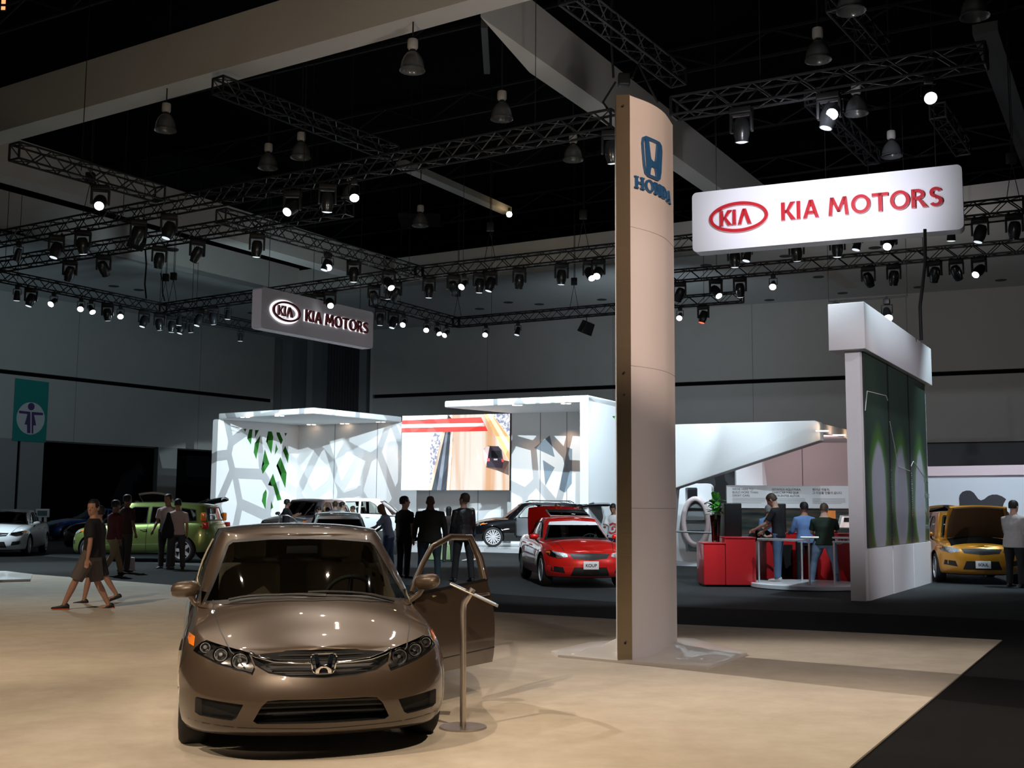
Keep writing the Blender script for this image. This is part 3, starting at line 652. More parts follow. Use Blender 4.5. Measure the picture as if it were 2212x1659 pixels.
def boolean(mb, ops):
    base = tmp_obj(mb); tmp = [base]
    for op, c in ops:
        if not c.v: continue
        o = tmp_obj(c); tmp.append(o); md = base.modifiers.new('b', 'BOOLEAN'); md.operation = op; md.object = o; md.solver = 'MANIFOLD' if op != 'X' else 'EXACT'
    dg = bpy.context.evaluated_depsgraph_get(); me = bpy.data.meshes.new_from_object(base.evaluated_get(dg))
    for o in tmp: m_ = o.data; bpy.data.objects.remove(o); bpy.data.meshes.remove(m_)
    return me
def bvh_of(*mbs):
    v = []; f = []
    for m_ in mbs: f += [tuple(i+len(v) for i in q) for q in m_.f]; v += m_.v
    return BVHTree.FromPolygons([Vector(p) for p in v], f)
def patch(bvh, poly, axis, sgn, off=.004, step=.05, fallback=None, thick=0, far=4.):
    """polygon in a projected plane laid on the surface. axis 'x': (y,z) polygon seen from +/-x; 'y': (x,z); 'z': (x,y)"""
    P = [Vector(p) for p in poly]; pts = []; edges = []
    for i, a in enumerate(P):                                   # subdivide edges
        b = P[(i+1) % len(P)]; k = max(1, int((b-a).length/step))
        for j in range(k): pts.append(a.lerp(b, j/k))
    n = len(pts); edges = [(i, (i+1) % n) for i in range(n)]
    x0, x1 = min(p.x for p in P), max(p.x for p in P); y0, y1 = min(p.y for p in P), max(p.y for p in P)
    def inside(q):
        c = False; j = len(P)-1
        for i in range(len(P)):
            a, b = P[i], P[j]
            if (a.y > q.y) != (b.y > q.y) and q.x < (b.x-a.x)*(q.y-a.y)/(b.y-a.y)+a.x: c = not c
            j = i
        return c
    i = x0+step/2
    while i < x1:
        j = y0+step/2
        while j < y1:
            q = Vector((i, j))
            if inside(q): pts.append(q)
            j += step
        i += step
    r = delaunay_2d_cdt(pts, edges, [tuple(range(n))], 1, 1e-5); V2, F2 = r[0], r[2]
    out = []; last = None; bad = []
    for idx, q in enumerate(V2):
        if axis == 'x': o, d = Vector((far*sgn, q.x, q.y)), Vector((-sgn, 0, 0))
        elif axis == 'y': o, d = Vector((q.x, far*sgn, q.y)), Vector((0, -sgn, 0))
        else: o, d = Vector((q.x, q.y, far)), Vector((0, 0, -1))
        h = bvh.ray_cast(o, d)
        if h[0] is None:
            nn = bvh.find_nearest(Vector((o.x if axis != 'x' else 0, o.y if axis != 'y' else 0, o.z))); 
            bad.append(idx); out.append(None); continue
        out.append(h[0]-d*off)
    good = [p for p in out if p is not None]
    if not good: return MB()
    for idx in bad:
        q = V2[idx]
        best = min((k for k in range(len(out)) if out[k] is not None), key=lambda k: (V2[k]-q).length); p = out[best].copy()
        if axis == 'x': p.y, p.z = q.x, q.y
        elif axis == 'y': p.x, p.z = q.x, q.y
        else: p.x, p.y = q.x, q.y
        out[idx] = p
    mb = MB(); mb.v = [tuple(p) for p in out]; mb.f = [tuple(f) for f in F2]
    if thick:
        d = Vector((-sgn, 0, 0)) if axis == 'x' else (Vector((0, -sgn, 0)) if axis == 'y' else Vector((0, 0, -1)))
        m = len(mb.v); mb.v += [tuple(Vector(p)+d*thick) for p in mb.v]; fs = list(mb.f); mb.f += [tuple(i+m for i in f[::-1]) for f in fs]
        cnt = {}
        for f in fs:
            for a, b in zip(f, f[1:]+f[:1]): cnt[tuple(sorted((a, b)))] = cnt.get(tuple(sorted((a, b))), 0)+1
        mb.f += [(a, b, b+m, a+m) for (a, b), c in cnt.items() if c == 1]
    return mb
def ring_poly(poly, w):      # inner offset polygon
    P = [Vector(p) for p in poly]; n = len(P); area = sum(P[i].x*P[(i+1) % n].y-P[(i+1) % n].x*P[i].y for i in range(n)); s = 1 if area > 0 else -1; out = []
    for i in range(n):
        a, b, c = P[i-1], P[i], P[(i+1) % n]; e1, e2 = (b-a).normalized(), (c-b).normalized(); n1, n2 = Vector((-e1.y, e1.x))*s, Vector((-e2.y, e2.x))*s
        m_ = (n1+n2); m_ = m_/max(.35, m_.length_squared/2) ; out.append(tuple(b+m_*w))
    return out
def band_patch(bvh, poly, w, axis, sgn, off=.006, step=.04):
    inner = ring_poly(poly, w); n = len(poly); mb = MB()
    for i in range(n):
        q = [poly[i], poly[(i+1) % n], inner[(i+1) % n], inner[i]]; p = patch(bvh, q, axis, sgn, off, step); mb.add(p.v, p.f)
    return mb
def line_patch(bvh, pts, w, axis, sgn, off=.002, step=.04):
    mb = MB()
    for a, b in zip(pts, pts[1:]):
        a, b = Vector(a), Vector(b); d = (b-a).normalized(); n = Vector((-d.y, d.x))*w/2; e = d*w*.3
        p = patch(bvh, [a-n-e, b-n+e, b+n+e, a+n-e], axis, sgn, off, step); mb.add(p.v, p.f)
    return mb
def prism_x(poly, x0, x1): return MB().prism([(y, z) for y, z in poly], x0, x1, Matrix(((0, 1, 0, 0), (1, 0, 0, 0), (0, 0, 1, 0), (0, 0, 0, 1))))
def prism_y(poly, y0, y1): return MB().prism(poly, y0, y1)
def mir(poly): return [(-a, b) for a, b in poly][::-1]

def make_wheel(r, w, rr, spokes, mrim, style=0, n=40):
    """returns tyre mesh and rim mesh, outer face towards +y"""
    t = MB().lathe([(rr, -w/2+.01), (rr+.02, -w/2), (r-.035, -w/2+.004), (r-.012, -w/2+.02), (r, -w/2+.045), (r, w/2-.045), (r-.012, w/2-.02), (r-.035, w/2-.004), (rr+.02, w/2), (rr, w/2-.01), (rr-.01, 0)], n, None, 'Y')
    m = MB(); m.lathe([(rr+.004, w/2-.004), (rr+.004, w/2+.004), (rr-.012, w/2+.004), (rr-.02, w/2-.02), (rr-.03, -w/2+.03), (rr-.01, -w/2+.02)], n, None, 'Y')
    m.f = m.f[:-2]
    m.lathe([(.0, w/2-.012), (.05, w/2-.014), (.065, w/2-.03), (.07, w/2-.08), (0, w/2-.08)], 18, None, 'Y')
    for k in range(spokes):
        a = 2*PI*k/spokes; M = Matrix.Rotation(a, 4, 'Y')
        offs = (-.03, .03) if style == 1 else (0,)
        for o_ in offs:
            w0, w1 = (.02, .014) if style == 1 else (.045, .034) if spokes <= 6 else (.02, .016)
            poly = [(o_*.6-w0, .04), (o_*.6+w0, .04), (o_*1.6+w1+.004, rr-.012), (o_*1.6-w1-.004, rr-.012)]
            vs = []
            for (x, z) in poly: vs.append((x, w/2-.022 + (.018 if z > .1 else 0), z))
            q = MB().prism(poly, w/2-.06, w/2-.014 if style != 2 else w/2-.03, None); m.add([M @ Vector(v) for v in q.v], q.f)
    m.lathe([(0, w/2-.075), (rr-.02, w/2-.09), (rr-.02, w/2-.095), (0, w/2-.08)], 20, None, 'Y') if 0 else None
    return t, m
def build_car(S, label, pos, head, cat='car', z=0.0, scale=1.0):
    name = S.get('name', 'car')
    R = thing(name, label, cat, (pos[0], pos[1], z), head-PI/2); R.scale = (scale,)*3
    body = S['paint']; hw, wb, rt = S['hw'], S['wb'], S['rt']; hi = S.get('hi', False)
    lb = lower_body(S, 64 if hi else 44); gh = greenhouse(S, N=52 if hi else 36); B_all = bvh_of(lb, gh); B_gh = bvh_of(gh); B_lb = bvh_of(lb)
    cuts = MB()
    for xw in (0, -wb):
        for s in (1, -1): cuts.lathe([(rt+.05, s*(hw-.30)), (rt+.05, s*(hw+.3))], 40, Matrix.Translation((xw, 0, rt+.0)), 'Y')
    ops = [('UNION', gh), ('DIFFERENCE', cuts)]
    cab = greenhouse(S, .045, .0, 30 if hi else 22)
    c0, c1 = S['cabin']; cabl = MB().box((c1, -hw+.13, S.get('zfloor', .32)), (c0, hw-.13, interp(S['gz0'], (c0+c1)/2)+.06))
    ops += [('DIFFERENCE', cab), ('DIFFERENCE', cabl)]
    W_ = MB(); wsd = S['windshield']; q = prism_x(wsd, S['wsx'], 1.5); W_.add(q.v, q.f)
    if S.get('rearwin'): q = prism_x(S['rearwin'], -6, S['rwx']); W_.add(q.v, q.f)
    ops.append(('DIFFERENCE', W_))
    W2 = MB()
    for sw in S['sidewin']:
        for s in (1, -1): q = prism_y(sw, s*.35, s*1.3); W2.add(q.v, q.f)
    ops.append(('DIFFERENCE', W2))
    fr = MB()
    for pl, x0 in S.get('pockets', []): q = prism_x(pl, x0, 2); fr.add(q.v, q.f)
    ops.append(('DIFFERENCE', fr))
    for pl, s in S.get('doorcut', []): ops.append(('DIFFERENCE', prism_y(pl, s*(hw-.35), s*1.3)))
    if S.get('roofcut'): rc = S['roofcut']; ops.append(('DIFFERENCE', MB().box((rc[1], -rc[2], 1.2), (rc[0], rc[2], 2.2))))
    if S.get('extra_ops'): ops += S['extra_ops']()
    me = boolean(lb, ops); me.name = 'body'; me.materials.clear()
    me.materials.append(body); me.materials.append(M_TRIM); me.materials.append(S.get('cabmat', M_CABD))
    for p in me.polygons:
        c = p.center; h = B_all.find_nearest(c)
        if h[3] is not None and h[3] > .004 and (c.z < 3):
            p.material_index = 2 if (c1-.2 < c.x < c0+.1 and abs(c.y) < hw-.05 and c.z > .3) else 1
            if p.material_index == 2 and abs(h[3]) < .05 and False: p.material_index = 0
        if c.z < interp(S['zb'], c.x)+.012: p.material_index = 1
        cz = S.get('cladding')
        if cz and p.material_index == 0 and c.z < cz: p.material_index = 1
    link('body', me, None, R, 32)
    # glazing
    G = S.get('glass', GLASS)
    def glaze(nm, poly, ax, s, g, frit):
        o = patch(B_gh, poly, ax, s, -.010, .06).build(nm, g, R, 80)
        if frit: band_patch(B_gh, ring_poly(poly, -.012), frit, ax, s, .0015).build(nm.replace('glass', 'seal').replace('windshield', 'windshield_seal').replace('window', 'window_seal') if True else nm, M_TRIM, o, 80).parent = o
        return o
    ws = glaze('windshield', wsd, 'x', 1, G, .022 if hi else .04)
    if S.get('rearwin'): glaze('rear_window', S['rearwin'], 'x', -1, S.get('glass_rear', G), .04)
    open_s = [d[1] for d in S.get('doorcut', [])]
    for i, sw in enumerate(S['sidewin']):
        for s in (1, -1):
            if s in open_s and i in S.get('door_windows', [0]): continue
            glaze('side_window', sw, 'y', s, S.get('glass_rear', G) if i > 0 else G, .022)
    # seams: hood, doors
    for nm, pts, ax, s in S.get('seams', []):
        line_patch(B_all, pts, .007 if hi else .012, ax, s, .0012).build('panel_gap', M_TRIM, R)
    for pl in S.get('handles', []):
        for s in (1, -1):
            if s in open_s and pl[0] > -1.7: continue
            h = B_all.ray_cast(Vector((pl[0], 3*s, pl[1])), Vector((0, -s, 0)))[0]
            if h: MB().tube([h+Vector((.09, 0, 0)), h+Vector((.06, s*.03, 0)), h+Vector((-.06, s*.03, 0)), h+Vector((-.09, 0, 0))], .012, 8).build('door_handle', S.get('handlemat', body), R, 60)
    # lights and grilles as fitted patches
    for nm, poly, m_, ax, s, off in S.get('patches', []):
        o = patch(B_all, poly, ax, s, off, .04).build(nm, m_, R, 60)
    for (x, y, z_, sx, sy_, sz, m_, rz) in S.get('tailboxes', []):
        for s in (1, -1):
            o = MB().box((-sx/2, -sy_/2, -sz/2), (sx/2, sy_/2, sz/2)).build('taillight', m_, R, 40, min(sx, sy_, sz)*.3); o.location = (x, s*y, z_); o.rotation_euler = (0, 0, s*rz)
    # wheels
    tm, rm = make_wheel(rt, S['tw'], S['rr'], S['spokes'], M_ALLOY, S.get('wstyle', 0), 48 if hi else 32)
    tyre, rim = None, None
    for xw in (0, -wb):
        for s in (1, -1):
            if tyre is None:
                tyre = tm.build('wheel', M_RUB, R, 40); rim = rm.build('rim', S.get('rimmat', M_ALLOY), tyre, 40)
                disc = MB().lathe([(0, -.01), (S['rr']*.62, -.01), (S['rr']*.62, 0), (0, 0)], 24, Matrix.Translation((0, .01, 0)), 'Y').build('brake_disc', mat('disc_grey', (.12, .12, .12), .4, .8), tyre)
                o = tyre
            else:
                o = tyre.copy(); COL.objects.link(o); o.parent = R
                for ch in (rim, disc): r2_ = ch.copy(); COL.objects.link(r2_); r2_.parent = o
            o.location = (xw, s*(hw-S['tw']/2-.015), rt); o.rotation_euler = (0, .3, 0) if s > 0 else (0, .5, PI)
            if xw == 0 and S.get('steer'): o.rotation_euler[2] += S['steer']
    # mirrors
    if S.get('mirror'):
        mx, my, mz = S['mirror']
        for s in (1, -1):
            if s in open_s: continue
            make_mirror(R, mx, s*my, mz, s, body, hi)
    if S.get('plate'):
        px_, pz_ = S['plate'][0], S['plate'][1]; o = MB().box((-.005, -.155, -.08), (.005, .155, .08)).build('license_plate', M_PLATE, R, 40, .003); o.location = (px_, 0, pz_)
        M = Matrix.Translation((.007, 0, -.03)) @ Matrix.Rotation(PI/2, 4, 'Z'); place_text(S['plate'][2], .085, M, mat('plate_ink', (.03, .03, .04), .6), o, 'plate_lettering', .001, .002)
    # cabin
    if S.get('seats', 1): seats(R, S, hi)
    return R, B_all, B_gh, B_lb
def make_mirror(R, x, y, z, s, m, hi=True):
    o = thing0('mirror', R); 
    mb = MB(); n = 14; prof = [(-.115, .30), (-.10, .72), (-.06, .95), (0, 1.0), (.05, .97), (.095, .8), (.12, .45)]
    rings = []
    for t, k in prof:
        rings.append([(.0 + (.075*k*math.cos(a) if math.cos(a) > 0 else .045*k*math.cos(a)), t, .072*k*math.sin(a)+.008*t/.1) for a in [2*PI*j/n for j in range(n)]])
    mb = loft(rings); mb.f.append(tuple(range(n))); mb.f.append(tuple((len(prof)-1)*n+k for k in range(n)))
    h = mb.build('mirror', m, R, 60); h.scale = (.85,)*3; h.location = (x, y+s*.12, z+.045); h.rotation_euler = (0, 0, s*.12)
    bpy.data.objects.remove(o)
    MB().tube([(0, -s*.05, -.05), (-.0, -s*.08, -.11), (.03, -s*.15, -.16)], .022, 8, rs=[.03, .024, .03]).build('mirror_arm', M_TRIM if not hi else m, h, 60)
    MB().lathe([(.0, 0), (.06, 0), (.06, .003), (0, .003)], 20, Matrix.Translation((-.048, 0, 0)) @ Matrix.Scale(1.5, 4, (0, 1, 0)), 'X').build('mirror_glass', mat('mirror_silver', (.8, .8, .8), .03, 1), h)
    return h
def thing0(n, p): o = bpy.data.objects.new(n, None); COL.objects.link(o); o.parent = p; return o
def cushion(a, b, r=.05):
    mb = MB().box(a, b); return mb
def seats(R, S, hi):
    zf = S.get('zfloor', .32); sx = S.get('seatx', (-1.35, -2.15)); m = S.get('seatmat', M_CABD); hr = S.get('seath', 1.0)
    for i, x in enumerate(sx):
        if x is None: continue
        ys = (-.36, .36) if i == 0 else (0,)
        for y in ys:
            w = .25 if i == 0 else .58
            q = thing0('q', R); mb = MB().box((x-.28, y-w, zf+.1), (x+.28, y+w, zf+.26)); o = mb.build('seat', m, R, 60, .05); bpy.data.objects.remove(q)
            M = Matrix.Translation((x-.28, y, zf+.2)) @ Matrix.Rotation(-.28, 4, 'Y'); bb = MB().box((-.07, -w, 0), (.07, w, .60*hr)); bb.v = [tuple(M @ Vector(v)) for v in bb.v]; bb.build('backrest', m, o, 60, .05)
            for hy in ((0,) if i == 0 else (-.38, 0, .38)):
                hb = MB().box((-.05, hy-.13, .64*hr), (.05, hy+.13, .82*hr)); hb.v = [tuple(M @ Vector(v)) for v in hb.v]; hb.build('headrest', m, o, 60, .035)
    dx = S['dash']-.06; zt = S['dashz']-.06; MB().prism([(dx+.0, zt-.35), (dx+.0, zt-.02), (dx-.12, zt+.03), (dx-.36, zt+.02), (dx-.46, zt-.06), (dx-.44, zt-.35)], -hwi(S), hwi(S)).build('dashboard', S.get('dashmat', M_CABD), R, 50)
    sw = MB(); n = 28; c = Vector((dx-.62, .36, zt+.0)); Mr = Matrix.Translation(c) @ Matrix.Rotation(-1.15, 4, 'Y')
    sw.tube([Mr @ Vector((.19*math.cos(2*PI*k/n), .19*math.sin(2*PI*k/n), 0)) for k in range(n+1)], .016, 8, False); sw.tube([Mr @ Vector((-.18, 0, 0)), Mr @ Vector((.18, 0, 0))], .02, 6).tube([Mr @ Vector((0, 0, .02)), Mr @ Vector((0, 0, -.2))], .04, 8); sw.build('steering_wheel', M_CABD, R, 60)
def hwi(S): return S['hw']-.26

# common side and end profiles
SY = [(0, .94), (.08, .975), (.3, 1), (.55, .995), (.8, .965), (.93, .925), (1, .88)]
DXF = [(0, -.10), (.12, -.02), (.3, 0), (.55, 0), (.75, -.025), (.9, -.06), (1, -.12)]
DXR = [(0, .08), (.15, .02), (.4, 0), (.7, .01), (.9, .03), (1, .07)]
def plan(xf, xr, hw, fk=((0, 0), (.025, .28), (.09, .56), (.20, .77), (.38, .91), (.68, .98), (1.05, 1)), rk=((1.0, 1), (.6, .98), (.3, .93), (.13, .80), (.04, .55), (.01, .28), (0, 0))):
    return [(xf-a, b*hw) for a, b in fk] + [((xf+xr)/2, hw)] + [(xr+a, b*hw) for a, b in rk]
# ---- the bronze sedan on the booth carpet
M_BRONZE = paint('bronze_metallic', (.074, .050, .033), .3, .35, .3)
CIV = dict(name='sedan_car', hi=True, paint=M_BRONZE, hw=.876, wb=2.70, rt=.318, tw=.205, rr=.215, spokes=10, flare=.012,
  plan=plan(.90, -3.59, .876, ((0, 0), (.02, .25), (.07, .5), (.155, .70), (.30, .87), (.52, .965), (.85, 1))), sy=SY, dxf=[(0, -.13), (.1, -.03), (.25, 0), (.5, 0), (.7, -.02), (.85, -.05), (.94, -.10), (1, -.17)], dxr=DXR,
  zb=[(-3.6, .24), (-2.9, .21), (-1.3, .20), (0, .20), (.5, .17), (.9, .165)], zs=[(-3.6, .96), (-3.2, .985), (-2.2, .97), (-1.2, .93), (-.5, .87), (0, .80), (.35, .745), (.65, .695), (.9, .665)],
  crown=[(-3.6, .04), (-2.9, .06), (-1.5, .08), (-.4, .12), (0, .125), (.4, .095), (.75, .055), (.9, .03)],
  gb=[(.04, 0), (-.01, .33), (-.13, .57), (-.33, .75), (-.8, .80), (-1.6, .805), (-2.3, .765), (-2.72, .63), (-2.88, .34), (-2.93, 0)],
  gt=[(-1.00, 0), (-1.015, .27), (-1.06, .47), (-1.15, .58), (-1.35, .62), (-1.7, .63), (-1.95, .61), (-2.08, .54), (-2.13, .28), (-2.14, 0)],
  gz0=[(-3, .93), (-1.5, .90), (-.3, .865), (.1, .86)], gz1=[(-2.2, 1.36), (-1.6, 1.392), (-1.2, 1.372), (-1.0, 1.35)], rc=.045, bulge=.03,
  cabin=(-.35, -2.75), windshield=[(-.725, .895), (-.35, .935), (0, .95), (.35, .935), (.725, .895), (.655, 1.05), (.565, 1.28), (.53, 1.305), (.25, 1.328), (0, 1.333), (-.25, 1.328), (-.53, 1.305), (-.565, 1.28), (-.655, 1.05)], wsx=-1.16,
  rearwin=[(-.5, 1.03), (.5, 1.03), (.44, 1.32), (-.44, 1.32)], rwx=-2.05,
  sidewin=[[(-.66, .985), (-1.60, 1.005), (-1.60, 1.325), (-1.34, 1.325), (-1.10, 1.25)], [(-1.70, 1.005), (-2.36, 1.02), (-2.40, 1.07), (-2.12, 1.25), (-1.95, 1.315), (-1.70, 1.325)]],
  doorcut=[([(-.60, .26), (-1.64, .26), (-1.66, .95), (-1.63, 1.35), (-1.33, 1.355), (-1.06, 1.28), (-.62, .99)], 1)],
  seams=[('hood', [(-.30, .665), (.0, .655), (.35, .62), (.62, .555), (.72, .50)], 'z', 1), ('hood', [(-.30, -.665), (.0, -.655), (.35, -.62), (.62, -.555), (.72, -.50)], 'z', 1),
         ('door', [(-.58, .24), (-.62, .6), (-.60, .95)], 'y', -1), ('door', [(-1.66, .24), (-1.68, .98)], 'y', -1), ('door', [(-2.5, .55), (-2.68, .98)], 'y', -1), ('bumper', [(.30, .50), (.36, .68)], 'y', -1), ('bumper', [(.30, .50), (.36, .68)], 'y', 1)],
  handles=[(-1.50, .86), (-2.45, .88)], mirror=(-.56, .74, .93), dash=-.16, dashz=.93, cabmat=M_CABIN, seatmat=mat('seat_cloth_dark', (.28, .245, .20), .9), seatx=(-1.42, -2.22), dashmat=M_CABD,
  pockets=[])
HLc = [(.445, .665), (.52, .680), (.64, .705), (.76, .735), (.83, .752), (.85, .72), (.842, .685), (.76, .645), (.62, .595), (.50, .563), (.425, .545), (.41, .58), (.43, .62)]
GRc = [(-.435, .662), (-.2, .677), (0, .680), (.2, .677), (.435, .662), (.41, .60), (.33, .555), (.2, .534), (0, .525), (-.2, .534), (-.33, .555), (-.41, .60)]
INc = [(-.335, .395), (-.26, .403), (.26, .403), (.335, .395), (.37, .36), (.415, .275), (.39, .258), (-.39, .258), (-.415, .275), (-.37, .36)]
SIc = [(.475, .372), (.60, .385), (.745, .398), (.775, .385), (.77, .31), (.73, .290), (.54, .275), (.515, .29)]
CIV['pockets'] = [(HLc, .42), (mir(HLc), .42), (GRc, .70), (INc, .66), (SIc, .60), (mir(SIc), .60)]
civ, Ball, Bgh, Blb = build_car(CIV, 'bronze four-door sedan parked on the beige carpet with its driver door open', (-1.37, 7.97), math.radians(15))
def onx(B, y, z, d=0):
    h = B.ray_cast(Vector((4, y, z)), Vector((-1, 0, 0)))[0]; return Vector((h.x+d, y, z)) if h else Vector((.5, y, z))
def mirrored(mb):
    q = MB(); q.v = [(x, -y, z) for x, y, z in mb.v]; q.f = [f[::-1] for f in mb.f]; return q
for s in (1, -1):
    poly = HLc if s > 0 else mir(HLc)
    hl = patch(Blb, poly, 'x', 1, -.003, .03).build('headlight', CLEAR, civ, 80)
    # bowls
    for (y, z, r, nm, dep) in ((.50, .617, .050, 'projector', .05), (.615, .648, .043, 'reflector', .06), (.71, .68, .036, 'reflector', .06)):
        c = onx(Blb, s*y, z, -.02 - (.02 if nm == 'projector' else 0)); M = Matrix.Translation(c)
        q_ = MB(); q_.lathe([(r+.006, -.004), (r+.006, .004), (r-.004, .004), (r-.008, -.004)], 24, M, 'X'); q_.f = q_.f[:-2]
        bw = MB(); bw.lathe([(r, .0), (r-.006, .002), (r*.8, -dep*.5), (r*.4, -dep), (.012, -dep*1.05), (.012, -dep*.4), (0, -dep*.35)], 24, M, 'X'); bw.f.pop(-2); o_ = bw.build('reflector_bowl', M_LAMP, hl, 50); q_.build('bowl_rim', M_CHROME, o_, 50).parent = hl
    bk = patch(Blb, ring_poly(poly, .004), 'x', 1, -.075, .03).build('lamp_housing', mat('housing_dark_chrome', (.22, .21, .21), .2, .9), hl, 60)
    am = [(.775, .733), (.80, .74), (.815, .742), (.822, .715), (.812, .69), (.78, .682)]; patch(Blb, am if s > 0 else mir(am), 'x', 1, .009, .015).build('turn_signal', M_AMBER, hl, 60)
mb = MB()
patch(Blb, GRc, 'x', 1, -.10, .04).build('grille', M_TRIM, civ, 60)
for i in range(5):
    z = .550+i*.024; w = .28+.035*i; mb.tube([onx(Blb, w*(k/8-1)*1.0 if 0 else (-w+2*w*k/8), z, -.055) for k in range(9)], .005, 6)
mb.build('grille_slat', mat('grille_grey', (.015, .015, .016), .6), civ, 60)
# chrome wing of the grille
pts = [onx(Blb, y, z, .002) for y, z in ((-.435, .660), (-.40, .645), (-.30, .622), (-.17, .612), (-.08, .610))]
for s in (1, -1): MB().tube([Vector((p.x, s*abs(p.y), p.z)) for p in pts], .011, 8, True, [.016, .014, .011, .009, .008]).build('chrome_grille_bar', M_CHROME, civ, 60)
# emblem: a slanted H in a rounded frame
em = thing0('x', civ); bpy.data.objects.remove(em)
def h_emblem(mb, k, M, d0, d1):
    out = [(-.44, -.5), (-.52, -.3), (-.60, .30), (-.56, .46), (-.42, .52), (.42, .52), (.56, .46), (.60, .30), (.52, -.3), (.44, -.5), (.3, -.56), (-.3, -.56)]
    inn = ring_poly(out, .065)
    n = len(out)
    for i in range(n): mb.prism([(out[i][0]*k, out[i][1]*k), (out[(i+1) % n][0]*k, out[(i+1) % n][1]*k), (inn[(i+1) % n][0]*k, inn[(i+1) % n][1]*k), (inn[i][0]*k, inn[i][1]*k)], d0, d1, M)
    for s in (1, -1):
        l = [(.44*s, .49), (.27*s, .49), (.17*s, .02), (.13*s, -.06), (0, -.10), (0, -.24), (.12*s, -.27), (.17*s, -.36), (.20*s, -.52), (.36*s, -.52), (.345*s, -.3)]
        mb.prism([(x*k, z*k) for x, z in l], d0, d1, M)
    return mb
c = onx(Blb, 0, .612, .012); h_emblem(MB(), .14, Matrix.Translation(c) @ Matrix.Rotation(PI/2, 4, 'Z') @ Matrix.Scale(.86, 4, (0, 0, 1)), -.012, .012).build('emblem', M_CHROME, civ, 30, .002)
# lower intake interior, radiator bars, splitter
mb = MB()
for z in (.30, .335, .365): mb.box((.72, -.40, z-.006), (.735, .40, z+.006))
mb.build('intake_bar', mat('intake_grey', (.05, .05, .05), .35), civ)
for s in (1, -1):
    mb = MB(); 
    for i in range(7):
        for j in range(4): pass
    patch(Blb, SIc if s > 0 else mir(SIc), 'x', 1, -.05, .05).build('fog_intake_mesh', mat('deep_black', (.003, .003, .003), .7), civ)
line_patch(Blb, [(-.84, .255), (-.5, .232), (0, .222), (.5, .232), (.84, .255)], .006, 'x', 1, .001).build('bumper_crease', M_CHROME if 0 else M_TRIM, civ)
# wipers and cowl
for s, a, b in ((1, (-.18, .60), (-.14, -.02)), (-1, (-.06, .10), (-.20, -.56))):
    P = []
    for k in range(9):
        t = k/8; x0 = a[0]+(b[0]-a[0])*t; y0 = a[1]+(b[1]-a[1])*t; h = Ball.ray_cast(Vector((x0, y0, 3)), Vector((0, 0, -1)))[0]; P.append(h+Vector((.0, 0, .022)))
    MB().tube(P, .009, 6, True, [.012]*3+[.009]*6).build('wiper', M_BLK, civ, 60)
line_patch(Blb, [(-.22, -.6), (-.07, -.4), (.005, 0), (-.07, .4), (-.22, .6)], .03, 'z', 1, .004).build('cowl_panel', M_TRIM, civ, 60)
# interior mirror
o = MB().box((-.01, -.12, -.035), (.01, .12, .035)).build('interior_mirror', M_CABD, civ, 40, .01); o.location = (-.98, 0, 1.24)
# the open driver door
D = CIV['doorcut'][0][0]
door = thing0('front_door', civ); hinge = Vector((-.60, .84, 0)); door.location = hinge; door.rotation_euler = (0, 0, math.radians(-47))
def to_door(mb):
    mb.v = [(x-hinge.x, y-hinge.y, z) for x, y, z in mb.v]; return mb
low = [(-.61, .30), (-1.635, .30), (-1.65, .6), (-1.655, .97), (-.63, .905)]
to_door(patch(Ball, low, 'y', 1, .0, .04, thick=.07)).build('door_panel', M_BRONZE, door, 40)
fp = [(-.64, .92), (-.70, .985), (-.86, 1.12), (-1.06, 1.255), (-1.33, 1.33), (-1.60, 1.325), (-1.63, 1.15), (-1.64, .97)]
pts = [B_h[0] if (B_h := Ball.ray_cast(Vector((x, 3, z)), Vector((0, -1, 0))))[0] else Vector((x, .7, z)) for x, z in fp]
fr = to_door(MB().tube([p-Vector((0, .02, 0)) for p in pts], .028, 8, True, [.02, .02, .022, .024, .026, .028, .034, .036])); fr.build('window_frame', M_BRONZE, door, 60)
to_door(line_patch(Ball, [(-.63, .91), (-1.65, .975)], .02, 'y', 1, .004)).build('belt_trim', M_TRIM, door)
to_door(line_patch(Ball, [(-.60, .40), (-1.64, .42)], .008, 'y', 1, .002)).build('side_moulding', M_TRIM, door)
h = Ball.ray_cast(Vector((-1.50, 3, .86)), Vector((0, -1, 0)))[0]
to_door(MB().tube([h+Vector((.10, .0, 0)), h+Vector((.07, .035, 0)), h+Vector((-.07, .035, 0)), h+Vector((-.10, 0, 0))], .013, 8)).build('door_handle', M_BRONZE, door, 60)
mm = make_mirror(door, -.60-hinge.x-.02, .80-hinge.y, .965, 1, M_BRONZE, True)
MB().box((-1.0, -.10, .55), (-.15, -.04, .9)).build('door_trim', M_CABIN, door, 50, .03)
# ---------------- the tall pillar ----------------
PB = U(1337, 1432, .02); zt = W(1333, 207, PB.y).z
t = thing('sign_pillar', 'tall curved pink-white pillar with blue emblem and lettering, bronze metal edge, rising from the beige carpet', 'pillar', (PB.x, PB.y, .0))
e0 = Vector((0, 0)); e1 = Vector((W(1365, 1432, PB.y-.02).x-PB.x, -.02))
ex = [e1, Vector((W(1412, 1400, PB.y+.22).x-PB.x, .22)), Vector((W(1443, 1400, PB.y+.50).x-PB.x, .50)), Vector((W(1463, 1400, PB.y+.92).x-PB.x, .92))]
cur = resample([tuple(p) for p in ex], 24)
cur = [Vector((interp([(0, ex[0].x), (.42, ex[1].x), (.72, ex[2].x), (1, ex[3].x)], k/24), interp([(0, ex[0].y), (.42, ex[1].y), (.72, ex[2].y), (1, ex[3].y)], k/24))) for k in range(25)]
outl = cur + [Vector((cur[-1].x-.12, cur[-1].y+.05)), Vector((.02, .5)), Vector((-.015, .03))]
M_PIL = mat('pillar_white', (.76, .72, .70), .5, noise=.01)
